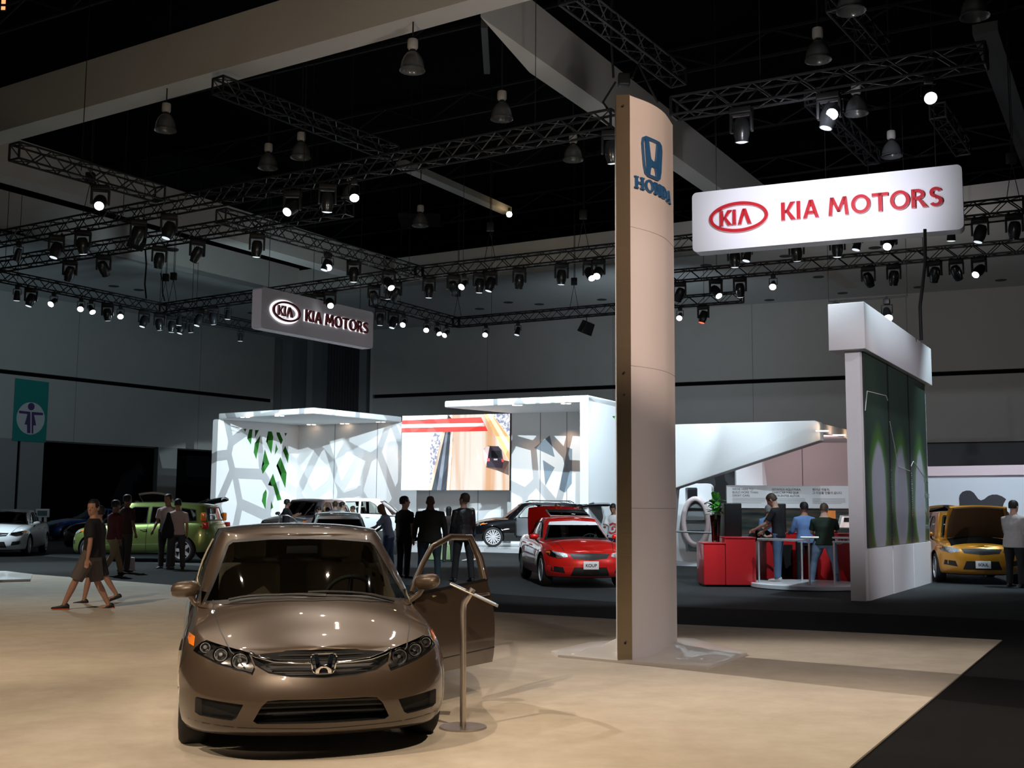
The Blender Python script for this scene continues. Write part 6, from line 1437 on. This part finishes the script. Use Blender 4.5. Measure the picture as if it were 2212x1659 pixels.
# blue saloon
S = tall_spec('sedan', BLUEP); S['seams'] = std_seams(S); S['patches'] = front_set(S, .68) + rear_set(S, .85); S['doorcut'] = [([(-.78, .30), (-1.74, .30), (-1.76, 1.36), (-1.42, 1.36), (-1.16, 1.28), (-.78, 1.0)], 1)]
p = W(150, 1157, 52.0); car, B_, _, _ = build_car(S, 'blue four-door car with an open door, beyond the walking man', (p.x-.3, p.y), math.radians(-52))
dr = thing0('front_door', car); dr.location = (-.80, .86, 0); dr.rotation_euler = (0, 0, math.radians(-50)); MB().box((-.95, -.04, .32), (0, .0, .98)).build('door_panel', BLUEP, dr, 40, .02); MB().tube([(-.02, -.02, .98), (-.42, -.12, 1.26), (-.65, -.15, 1.33), (-.92, -.15, 1.33), (-.94, -.03, .98)], .025, 8).build('window_frame', BLUEP, dr, 60)
# white saloon, left frame edge
S = tall_spec('sedan', WHITEP); S['seams'] = std_seams(S); S['patches'] = front_set(S, .70)
p = W(-12, 1184, 35.0); car, B_, _, _ = build_car(S, 'white saloon cut by the left frame edge, facing the camera', (p.x, p.y+.3), math.radians(12))
S = tall_spec('suv', SILVERP); S['seams'] = std_seams(S); S['patches'] = front_set(S, .82) + rear_set(S, 1.0)
p = W(-20, 1150, 43.0); car, B_, _, _ = build_car(S, 'pale silver off-road car behind the white saloon at the left edge', (p.x-1.6, p.y+1.5), math.radians(-150))
# car with raised tailgate beyond the green hatchback
S = tall_spec('suv', WHITEP); S['patches'] = rear_set(S, 1.0); S['extra_ops'] = lambda S=S: gatecut(S)
p = W(368, 1150, 41.0); car, B_, _, _ = build_car(S, 'white car with its tailgate raised, mostly hidden beyond the green hatchback', (p.x-.2, p.y+3.6), math.radians(176)); tailgate(car, S, 30, WHITEP)
S = tall_spec('suv', BLACKP); S['patches'] = rear_set(S, 1.0); S['extra_ops'] = lambda S=S: gatecut(S)
p = W(452, 1140, 40.0); car, B_, _, _ = build_car(S, 'dark car with raised tailgate between green hatchback and white pavilion', (-13.9, 38.2), math.radians(-90)); tailgate(car, S, 20, BLACKP)
# white off-roader on the stage
S = tall_spec('suv', WHITEP); S['seams'] = std_seams(S); S['patches'] = front_set(S, .82) + rear_set(S, 1.0); S['glass'] = GLASS; S['glass_rear'] = GLASS
p = W(884, 1160, 47.4); car, B_, _, _ = build_car(S, 'white off-road car in front of the pavilion, facing right', (p.x, p.y), math.radians(86), z=.13, scale=1.08)
# plum grey off-roader
S = tall_spec('suv', GREYP); S['patches'] = front_set(S, .82) + rear_set(S, 1.0)
p = W(622, 1170, 42.2); car, B_, _, _ = build_car(S, 'dark plum-grey off-road car in front of the green-edged cutouts', (p.x, p.y), math.radians(-20), z=.13, scale=1.04)
# pale silver car facing the camera, behind the bronze sedan
S = tall_spec('sedan', SILVERP); S['seams'] = []; S['doorcut'] = [([(-.76, .30), (-1.74, .30), (-1.76, 1.36), (-1.42, 1.36), (-1.16, 1.28), (-.76, 1.0)], s) for s in (1, -1)]; S['patches'] = front_set(S, .68) + [('sun_strip', [(-.56, 1.26), (.56, 1.26), (.51, 1.325), (0, 1.352), (-.51, 1.325)], mat('strip_white'), 'x', 1, .006)]
p = W(731, 1230, 29.0); car, B_, _, _ = build_car(S, 'pale silver saloon with a lettered windscreen strip, behind the bronze sedan', (p.x, p.y), math.radians(10))
place_text('CAR OF THE YEAR', .075, Matrix.Translation((-1.085, 0, 1.278)) @ Matrix.Rotation(PI/2, 4, 'Z') @ Matrix.Rotation(-.55, 4, 'X'), mat('strip_ink', (.12, .16, .15), .6), car, 'strip_lettering', .001, .003)
for s in (1, -1):
    dr = thing0('front_door', car); dr.location = (-.78, s*.86, 0); dr.rotation_euler = (0, 0, math.radians(-50*s)); MB().box((-.95, -.03, .32), (0, .03, .96)).build('door_panel', SILVERP, dr, 40, .02)
    MB().tube([(-.02, 0, .96), (-.42, -.06*s, 1.26), (-.65, -.08*s, 1.34), (-.92, -.08*s, 1.34), (-.94, 0, .96)], .022, 8).build('window_frame', SILVERP, dr, 60)
# amber yellow hatchback, bonnet and tailgate open
S = tall_spec('box', YEL); S['seams'] = []; S['patches'] = front_set(S, .74); S['plate'] = (.815, .43, 'SOUL')
S['extra_ops'] = lambda S=S: gatecut(S) + [('DIFFERENCE', MB().box((-.06, -.60, .62), (.52, .60, 1.3)))]
p = W(2118, 1240, 24.6); car, B_, _, _ = build_car(S, 'amber yellow square hatchback with bonnet and tailgate raised, at right', (p.x+.28, p.y+.9), math.radians(-12))
g = tailgate(car, S, 18, YEL, L=1.0); o = panel_arched(.98, .16, .062, .0, M_TRIM, 'dark_stripe', g, curl=.10); o.location = (0, 0, .004)
g = panel_arched(.84, 1.30, .03, .06, YEL, 'bonnet', car, taper=.92); g.rotation_euler = (0, math.radians(-52), PI); g.location = (-.12, 0, 1.0)
g.rotation_euler = (0, 0, 0); g.matrix_local = Matrix.Translation((-.10, 0, 1.02)) @ Matrix.Rotation(math.radians(-55), 4, 'Y') @ Matrix.Scale(-1, 4, (1, 0, 0)) @ Matrix.Scale(1, 4)
o = panel_arched(.80, 1.2, .015, .05, mat('bonnet_lining', (.10, .05, .02), .7), 'bonnet_lining', g); o.location = (-.02, 0, -.035)
for x, y, z, sx, sy_, sz in ((.10, -.28, .62, .22, .2, .22), (.12, .22, .60, .28, .26, .2), (.38, 0, .6, .1, .5, .18)): MB().box((x-sx/2, y-sy_/2, z), (x+sx/2, y+sy_/2, z+sz)).build('engine_block', M_CABD, car, 30, .02)
# ---------------- people ----------------
def skinmat(n, c): return mat('skin_'+n, c, .55, noise=.04)
SK = {'tan': skinmat('tan', (.42, .22, .14)), 'light': skinmat('light', (.55, .33, .24)), 'brown': skinmat('brown', (.22, .11, .07)), 'dark': skinmat('dark', (.10, .05, .035))}
HAIRC = {'black': mat('hair_black', (.01, .009, .008), .6), 'brown': mat('hair_brown', (.06, .035, .02), .6), 'grey': mat('hair_grey', (.25, .25, .25), .6)}
def cloth(n, c, r=.85): return mat('cloth_'+n, c, r, noise=.12, nscale=14, bump=.3)
def erings(C):      # list of (center, vec_a, vec_b) ellipse rings
    n = 16; rings = [[tuple(c + a*math.cos(2*PI*k/n) + b*math.sin(2*PI*k/n)) for k in range(n)] for c, a, b in C]; mb = loft(rings); mb.f.append(tuple(range(n))); mb.f.append(tuple((len(C)-1)*n+k for k in range(n))); return mb
def limb(mb, pts, rs, n=12): return mb.tube(pts, .05, n, True, rs)
def remeshed(mb, vox, name, m, parent, sm=6):
    o = tmp_obj(mb); md = o.modifiers.new('r', 'REMESH'); md.mode = 'VOXEL'; md.voxel_size = vox
    s = o.modifiers.new('s', 'SMOOTH'); s.factor = .5; s.iterations = sm
    me = bpy.data.meshes.new_from_object(o.evaluated_get(bpy.context.evaluated_depsgraph_get())); od = o.data; bpy.data.objects.remove(o); bpy.data.meshes.remove(od); me.materials.clear(); return link(name, me, m, parent, 80)
def person(label, px, py_feet, dist=None, face=0, h=1.75, skin='light', hair='black', shirt=(.02, .02, .02), pants=(.02, .02, .03), shoes=(.02, .02, .02), sleeve='short', shorts=False, coat=0,
           legs=((0, 0, 0), (0, 0, 0)), arms=((.05, .12, .25), (.05, .12, .25)), lean=0, yaw=0, pitch=0, bald=False, width=1.0, z=0.0, vox=.013, beard=False, print_=None, longhair=False, sit=False, shirtmat=None, sole=False):
    """face: heading in degrees, 0 looks away from the camera (+Y), 90 looks to the left of the picture, 180 looks at the camera"""
    if dist is None: P = U(px, py_feet, z)
    else: P = W(px, py_feet, dist)
    R = thing('person', label, 'person', (P.x, P.y, z), math.radians(90+face)); k = h/1.75; w = width
    V3 = Vector
    hips = V3((0, 0, .93)); Lm = {}
    body = MB(); trous = MB(); shoe = []
    low = 0; J = []
    for i, (s, (a, kn, sp)) in enumerate(zip((1, -1), legs)):
        hip = V3((0, s*.09*w, .92)); d1 = V3((math.sin(a), s*math.sin(sp), -math.cos(a)*math.cos(sp))); kne = hip+d1*.43; b = a-kn; d2 = V3((math.sin(b), s*math.sin(sp)*.6, -math.cos(b))); ank = kne+d2*.42; J.append((s, hip, kne, ank, b)); low = min(low, ank.z-.075)
    lo = min(j[3].z for j in J)-.08
    T_ = Matrix.Translation((0, 0, .93)) @ Matrix.Rotation(lean, 4, 'Y') @ Matrix.Translation((0, 0, -.93))
    torso = [(.80, .085, .12), (.86, .105, .155), (.95, .108, .158), (1.04, .10, .14), (1.14, .10, .142), (1.26, .115, .162), (1.36, .112, .182), (1.41, .098, .165), (1.445, .085, .115), (1.475, .065, .072), (1.53, .056, .056), (1.58, .05, .05)]
    def tor(lst, ex=0, wx=1.0): return erings([(T_ @ V3((-.01 if z_ < 1.3 else -.005, 0, z_)), (T_.to_3x3() @ V3((1, 0, 0)))*(rx*(1+(w-1)*.8*(z_ < 1.3))+ex)*wx, V3((0, 1, 0))*(ry*w+ex)) for z_, rx, ry in lst])
    q = tor(torso); body.add(q.v, q.f)
    for s, hip, kne, ank, b in J:
        limb(body, [hip+V3((0, 0, .03)), hip.lerp(kne, .4), kne, kne.lerp(ank, .35), ank, ank-V3((0, 0, .045))], [.088*w, .078*w, .052, .055, .036, .036])
        body.tube([ank+V3((-.03, 0, -.045)), ank+V3((.06, 0, -.05)), ank+V3((.14, 0, -.06))], .03, 8, True, [.032, .034, .024])
    # arms
    AR = []
    for s, (a, ab, e) in zip((1, -1), arms):
        sh = T_ @ V3((0, s*.180*w, 1.385)); d1 = V3((math.sin(a)*math.cos(ab), s*math.sin(ab), -math.cos(a)*math.cos(ab))); el = sh+d1*.285; bb = a+e; inw = -s*.25*min(1, e) if e > .5 else s*math.sin(ab)*.4
        d2 = V3((math.sin(bb), inw, -math.cos(bb))).normalized(); wr = el+d2*.25; AR.append((s, sh, el, wr, d2))
        limb(body, [T_ @ V3((0, s*.10*w, 1.40)), sh, sh.lerp(el, .45), el, el.lerp(wr, .35), wr, wr+d2*.03], [.05, .054, .045, .036, .038, .025, .024])
        side = d2.cross(V3((0, 1, 0))).normalized(); pl = wr+d2*.07; lat = side
        body.add(*(lambda q: (q.v, q.f))(erings([(wr+d2*.01, lat*.026, d2.cross(lat)*.018), (wr+d2*.05, lat*.040, d2.cross(lat)*.016), (wr+d2*.095, lat*.040, d2.cross(lat)*.014), (wr+d2*.10, lat*.03, d2.cross(lat)*.01)])))
        inn = d2.cross(lat)*(1 if s < 0 else -1)
        for f_, (o_, ln) in enumerate(((-.030, .068), (-.010, .078), (.010, .072), (.029, .056))):
            b0 = wr+d2*.09+lat*o_; b1 = b0+d2*ln*.5+lat*o_*.12; b2 = b1+(d2*.8+inn*.5)*ln*.5; body.tube([b0, b1, b2], .008, 6, True, [.0092, .0085, .0072])
        b0 = wr+d2*.03-lat*.03; body.tube([b0, b0+d2*.035-lat*.028, b0+d2*.07-lat*.032], .009, 6, True, [.011, .010, .008])
    # head
    Hm = T_ @ Matrix.Translation((.012, 0, 1.545)) @ Matrix.Scale(1.09, 4) @ Matrix.Rotation(yaw, 4, 'Z') @ Matrix.Rotation(pitch, 4, 'Y'); H3 = Hm.to_3x3()
    hr = [(-.035, .045, .045, .012), (-.01, .062, .052, .018), (.025, .078, .062, .012), (.06, .088, .070, .006), (.10, .095, .075, .0), (.14, .094, .074, -.004), (.17, .082, .066, -.008), (.188, .058, .048, -.01), (.197, .025, .02, -.01)]
    q = erings([(Hm @ V3((x, 0, z_)), H3 @ V3((rx, 0, 0)), H3 @ V3((0, ry, 0))) for z_, rx, ry, x in hr]); body.add(q.v, q.f)
    for pts, rs in (([(.075, 0, .10), (.098, 0, .075), (.110, 0, .055), (.09, 0, .048)], [.010, .012, .017, .012]), ([(.07, 0, .0), (.08, 0, -.005)], [.022, .02]), ([(.080, -.035, .112), (.090, 0, .108), (.080, .035, .112)], [.010, .011, .010]), ([(.078, -.018, .024), (.088, 0, .024), (.078, .018, .024)], [.008, .010, .008])):
        body.tube([Hm @ V3(p) for p in pts], .01, 8, True, rs)
    for s in (1, -1): q = erings([(Hm @ V3((0, s*.070, .07)), H3 @ V3((.016, 0, 0)), H3 @ V3((0, .004, .028))), (Hm @ V3((-.008, s*.088, .075)), H3 @ V3((.018, 0, 0)), H3 @ V3((0, 0, .032)))]); body.add(q.v, q.f)
    bo = remeshed(body, vox, 'body', SK[skin], R, 4); objs = [bo]
    # hair
    if not bald:
        hb = MB(); hc = [(.055 if not longhair else -.06, .082, .078, -.024), (.085, .094, .083, -.014), (.12, .102, .084, -.008), (.16, .096, .078, -.008), (.19, .074, .060, -.010), (.21, .035, .03, -.012)]
        q = erings([(Hm @ V3((x, 0, z_)), H3 @ V3((rx, 0, 0)), H3 @ V3((0, ry, 0))) for z_, rx, ry, x in hc]); cutb = MB().box((.052, -.12, -.2), (.2, .12, .150)); cutb.v = [tuple(Hm @ V3(v)) for v in cutb.v]
        me = boolean(q, [('DIFFERENCE', cutb)]); me.materials.clear(); objs.append(link('hair', me, HAIRC[hair], R, 60))
    else:
        pass
    if 100 < abs(face) % 360 < 260 or abs(yaw) > .3 or True:
        for s in (1, -1):
            c = Hm @ V3((.082, s*.030, .085)); objs.append(MB().lathe([(0, -.009), (.008, -.005), (.009, 0), (.008, .005), (0, .009)], 8, Matrix.Translation(c)).build('eye', mat('eye_dark', (.02, .015, .012), .2), R, 80))
    # trousers
    if not sit or True:
        tb = MB(); q = tor([(.80, .105, .155), (.88, .118, .17), (.95, .118, .168), (1.0, .112, .158)], .004); tb.add(q.v, q.f)
        for s, hip, kne, ank, b in J:
            if shorts: limb(tb, [hip+V3((0, 0, .02)), hip.lerp(kne, .5), kne+(kne-hip)*.04], [.100*w, .096*w, .088*w])
            else: limb(tb, [hip+V3((0, 0, .02)), hip.lerp(kne, .45), kne, kne.lerp(ank, .5), ank+V3((0, 0, -.02))], [.102*w, .094*w, .074, .070, .066])
        objs.append(remeshed(tb, vox*1.05, 'shorts' if shorts else 'trousers', cloth('p%.2f%.2f%.2f' % pants, pants), R, 5))
    # shirt or jacket
    sb = MB(); b0 = .86 if not coat else .80; ex = .014 if not coat else .028
    q = tor([(b0, .125, .182), (.95, .120, .172), (1.04, .110, .152), (1.14, .105, .148), (1.26, .118, .166), (1.35, .116, .184), (1.405, .102, .168), (1.445, .086, .118), (1.468, .070, .080)], ex); sb.add(q.v, q.f)
    for s, sh, el, wr, d2 in AR:
        top = T_ @ V3((0, s*.09*w, 1.405))
        if sleeve == 'short': limb(sb, [top, sh, sh.lerp(el, .75)], [.055, .066, .068])
        else: limb(sb, [top, sh, sh.lerp(el, .5), el, el.lerp(wr, .5), wr-d2*.01], [.056, .066+ex*.4, .060+ex*.4, .052+ex*.4, .048+ex*.3, .038+ex*.3])
    nm = 'jacket' if coat else 'shirt'
    so = remeshed(sb, vox*1.05, nm, shirtmat or cloth('s%.2f%.2f%.2f' % shirt, shirt), R, 5); objs.append(so)
    if isinstance(print_, tuple):
        bv = BVHTree.FromPolygons([v.co.copy() for v in so.data.vertices], [tuple(q_.vertices) for q_ in so.data.polygons])
        for pl in print_[1]: objs.append(patch(bv, pl, 'x', 1, .006, .02).build('shirt_print', mat(*print_[0]), R, 60))
    # shoes
    for s, hip, kne, ank, b in J:
        pt = max(-.2, min(.7, -b*.6)) if b < -.15 else 0
        Rr = Matrix.Translation(ank) @ Matrix.Rotation(pt, 4, 'Y'); q = MB(); C = []
        for x, ry, z0_, z1_ in ((-.075, .030, -.075, -.02), (-.05, .038, -.08, .01), (.0, .040, -.08, .005), (.06, .044, -.08, -.025), (.12, .046, -.08, -.035), (.17, .036, -.08, -.045), (.19, .018, -.078, -.055)): C.append((V3((x, 0, (z0_+z1_)/2)), V3((0, ry, 0)), V3((0, 0, (z1_-z0_)/2))))
        q = erings(C); q.v = [tuple(Rr @ V3(v)) for v in q.v]; sm_ = q.build('shoe', cloth('f%.2f%.2f%.2f' % shoes, shoes, .5), R, 60); objs.append(sm_)
        if print_ == 'orange_sole' or sole:
            q = MB().box((-.075, -.04, -.088), (.175, .04, -.070)); q.v = [tuple(Rr @ V3(v)) for v in q.v]; q.build('sole', mat('sole_orange', (.65, .12, .03), .6), sm_, 40, .01)
    for o in objs: o.location = (0, 0, -lo*1.0+0.005)
    R.scale = (k, k, k); R['_lo'] = 0; del R['_lo']
    return R
STAND = ((.03, .05, .06), (-.03, .05, .06)); STAND2 = ((.08, .05, .12), (-.08, .03, .10))
BLK = (.012, .012, .013)
pm = person('person in black t-shirt and grey shorts striding left across the beige carpet, looking at camera', 193, 1318, None, 100, 1.68, 'tan', 'black', BLK, (.12, .095, .085), BLK, legs=((.46, .06, .02), (-.16, .32, .02)), arms=((-.05, .16, .15), (.10, .14, .25)), yaw=1.25, shorts=True, sole=True, print_=(('print_grey_faint', (.20, .18, .16), .7), [[(-.15, .99), (-.02, .96), (0, 1.03), (-.13, 1.07)], [(.03, .97), (.13, 1.0), (.10, 1.12), (.02, 1.10)], [(-.10, 1.10), (.06, 1.14), (.05, 1.19), (-.08, 1.16)], [(.02, .91), (.12, .93), (.11, .96), (.02, .95)]]), width=1.2, vox=.009)
mb = MB(); 
person('person in dark shorts walking right behind the striding man, only the legs showing', 205, 1304, None, 95, 1.55, 'tan', 'black', (.03, .03, .03), (.02, .02, .022), BLK, legs=((.22, .05, .03), (-.28, .3, .03)), arms=((-.2, .1, .3), (.2, .1, .3)), shorts=True, vox=.014)
person('person in maroon shirt and khaki trousers walking away, carrying a white bag', 243, 1243, None, -35, 1.72, 'brown', 'black', (.10, .015, .02), (.32, .23, .13), (.03, .02, .015), legs=((.42, .1, .02), (-.22, .45, .02)), arms=((.15, .14, .2), (-.12, .14, .2)), sleeve='long', width=1.08)
person('person with dark hair half hidden behind the maroon shirt', 268, 1236, None, -30, 1.80, 'brown', 'black', (.05, .02, .02), (.05, .045, .04), legs=STAND, vox=.015)
person('person in white t-shirt with a black shoulder bag, back to the camera', 379, 1231, None, 20, 1.72, 'tan', 'black', (.52, .42, .40), (.05, .055, .07), BLK, legs=STAND2, arms=((.25, .1, .9), (.0, .15, .2)), width=1.1)
person('person in pale t-shirt facing the one with the shoulder bag', 358, 1229, None, 170, 1.84, 'brown', 'black', (.48, .38, .36), (.035, .03, .03), BLK, legs=STAND2, arms=((.1, .12, .3), (.2, .1, .5)), width=1.15)
person('person in pale blue patterned shirt and jeans leaning to the pale silver car, bald', 838, 1222, 27.5, -100+180+5, 1.66, 'brown', 'grey', (.30, .36, .48), (.05, .09, .18), (.03, .03, .03), legs=STAND2, arms=((.7, .1, .5), (.5, .1, .5)), lean=.22, pitch=.3, bald=True, width=1.1)
person('person in black short-sleeved shirt standing at left of the three men, face turned right', 872, 1249, None, -40, 1.80, 'light', 'black', (.018, .019, .022), (.014, .014, .018), BLK, legs=STAND2, arms=((.0, .12, .1), (.0, .12, .1)), yaw=-.5, pitch=-.15, width=1.08)
person('person with shaved head in a dark long jacket, middle of the three men, back turned', 927, 1257, None, 0, 1.80, 'dark', 'black', (.016, .014, .010), (.03, .045, .06), BLK, legs=STAND2, arms=((.05, .25, .15), (.05, .25, .15)), bald=True, sleeve='long', coat=1, width=1.32)
person('person in a black leather jacket, right of the three men, looking left', 1000, 1257, None, 25, 1.86, 'light', 'brown', (.02, .02, .022), (.014, .014, .015), BLK, legs=STAND2, arms=((.1, .12, .3), (.1, .12, .3)), yaw=.55, pitch=-.2, sleeve='long', coat=1, shirtmat=mat('black_leather', (.015, .015, .017), .3, coat=.4, noise=.2, bump=.6, nscale=18))
person('person with long dark hair between the two jacketed men', 968, 1214, None, 10, 1.58, 'light', 'black', (.03, .02, .02), (.03, .03, .03), legs=STAND, arms=((.5, .2, 1.4), (.3, .1, .6)), longhair=True, vox=.016)
person('person with bare calves and white socks hidden beyond the leather jacket', 1018, 1212, None, 90, 1.55, 'light', 'brown', (.05, .08, .16), (.05, .08, .16), (.7, .7, .7), legs=((.2, .1, .03), (-.1, .1, .03)), shorts=True, vox=.016)
person('person in black shirt with folded arms before the green-edged cutouts', 617, 1185, 40.0, -60, 1.80, 'brown', 'black', (.015, .015, .017), (.02, .02, .02), legs=STAND, arms=((.5, .1, 1.5), (.5, .1, 1.5)), vox=.017)
person('person with grey-brown hair beyond the pale silver car', 722, 1190, 41.0, 10, 1.75, 'light', 'brown', (.2, .22, .25), (.03, .03, .04), legs=STAND, vox=.018)
person('person in white shirt facing right beyond the pale silver car', 737, 1190, 40.0, -75, 1.72, 'light', 'black', (.65, .68, .72), (.03, .03, .04), legs=STAND, vox=.018)
person('person bending low, dark hair, left of the one in white shirt', 696, 1190, 39.0, 60, 1.60, 'light', 'black', (.03, .03, .03), (.03, .03, .04), legs=STAND, lean=.3, vox=.018)
person('person seated low beside the white off-road car', 768, 1190, 43.0, 100, 1.60, 'tan', 'brown', (.04, .04, .05), (.03, .03, .04), legs=STAND, lean=.2, vox=.018)
person('person in white t-shirt with red print reading a leaflet, cut by the pillar edge', 1326, 1222, 29.0, 160, 1.68, 'tan', 'black', (.72, .72, .74), (.03, .04, .08), legs=STAND, arms=((.5, .1, 1.2), (.5, .1, 1.2)), pitch=.45, vox=.014, print_=(('print_red_tee', (.55, .05, .06), .7), [[(-.12, 1.0), (-.04, .96), (.09, 1.0), (.13, 1.12), (.09, 1.24), (0, 1.27), (-.10, 1.22), (-.07, 1.18), (.03, 1.22), (.08, 1.12), (.05, 1.03), (-.03, 1.01), (-.09, 1.04)], [(-.04, 1.07), (.03, 1.07), (.02, 1.17), (-.03, 1.15)]]))
person('person standing behind the raised red boot lid', 1204, 1200, 33.0, -150, 1.70, 'tan', 'black', (.45, .45, .35), (.03, .03, .03), legs=STAND, vox=.018)
person('person behind the red coupe, at the right end of its boot lid', 1252, 1200, 32.0, 120, 1.66, 'tan', 'black', (.35, .36, .28), (.03, .03, .03), legs=STAND, vox=.018)
person('person in black t-shirt and blue jeans leaning on the long red counter', 1683, 1249, 23.9, 62, 1.80, 'light', 'brown', (.012, .012, .014), (.10, .17, .29), (.65, .63, .60), legs=((.02, .04, .05), (.10, .06, .08)), arms=((.55, .1, .55), (.45, .1, .5)), lean=.10, pitch=.45, z=.10, vox=.012)
person('person in a blue long-sleeved shirt with back turned, at the red counter', 1740, 1240, 24.9, 15, 1.72, 'tan', 'black', (.16, .28, .55), (.012, .012, .016), BLK, legs=STAND, arms=((.35, .16, 1.1), (.45, .16, 1.0)), sleeve='long', width=1.12, vox=.013)
person('person in dark green t-shirt and jeans with back turned, legs apart, at the guest counter', 1783, 1242, 24.2, -15, 1.70, 'light', 'brown', (.010, .022, .012), (.13, .19, .27), (.2, .2, .2), legs=((.10, .05, .26), (-.05, .05, .20)), arms=((.35, .15, 1.2), (.6, .15, .9)), yaw=-.3, pitch=.2, width=1.28, vox=.013)
person('person seated behind the counter, leaning forward in a dark shirt', 1618, 1215, 25.6, -120, 1.55, 'light', 'brown', (.02, .02, .018), (.03, .03, .03), legs=STAND, arms=((.9, .2, .9), (.9, .2, .9)), lean=.75, pitch=.1, sleeve='short', vox=.015)
person('person with grey hair in a blue shirt behind the man in black', 1662, 1222, 27.0, 0, 1.66, 'light', 'grey', (.20, .34, .62), (.03, .03, .04), legs=STAND, sleeve='long', vox=.016)
person('person in a pale jacket and black trousers at the right frame edge, head turned away', 2196, 1269, None, -60, 1.78, 'light', 'black', (.42, .40, .38), BLK, BLK, legs=STAND2, arms=((.3, .12, 1.2), (.1, .1, .8)), sleeve='long', coat=1, width=1.25, vox=.013)
person('person in blue behind the right frame edge wall, head only showing', 2176, 1180, 31.5, 0, 1.55, 'light', 'black', (.1, .15, .3), BLK, legs=STAND, vox=.018)
for i, (px, dd) in enumerate(((292, 43), (307, 44))): person('person with %s behind the roof of the green hatchback' % ('grey hair' if i == 0 else 'a dark cap'), px, 1170, dd, 160, 1.72, 'light', 'grey' if i == 0 else 'black', (.4, .4, .42), BLK, legs=STAND, vox=.02)
# shoulder bag and carrier bag
p = U(379, 1231, 0); o = remeshed(erings([(Vector((0, 0, z_)), Vector((rx, 0, 0)), Vector((0, .09*rx/.15, 0))) for z_, rx in ((.78, .10), (.84, .15), (.98, .16), (1.12, .13), (1.28, .07), (1.42, .035))]), .015, 'shoulder_bag', cloth('bag_black', (.012, .012, .014)), None); o.location = (p.x-.16, p.y-.21, 0); tag(o, 'black sling bag on the back of the one in white t-shirt', 'bag')
p = U(286, 1232, 0); s_ = W(275, 1195, p.y); bg = MB().prism([(-.17, 0), (.17, .02), (.15, .36), (-.15, .38)], -.05, .05).build('carrier_bag', mat('bag_white', (.62, .55, .54), .5), None, 30, .02); bg.location = (p.x-.08, p.y-.1, W(286, 1236, p.y).z); tag(bg, 'white carrier bag with a red print hanging from the hand of the maroon-shirted walker', 'bag')
MB().lathe([(0, 0), (.06, 0), (.06, .004), (0, .004)], 16, Matrix.Translation((0, -.055, .18)) @ Matrix.Rotation(PI/2, 4, 'X')).build('bag_print', mat('print_red', (.4, .05, .05), .6), bg)
MB().tube([(-.07, 0, .36), (-.03, 0, .50), (.03, 0, .50), (.07, 0, .36)], .006, 5).build('handle', mat('bag_white'), bg)
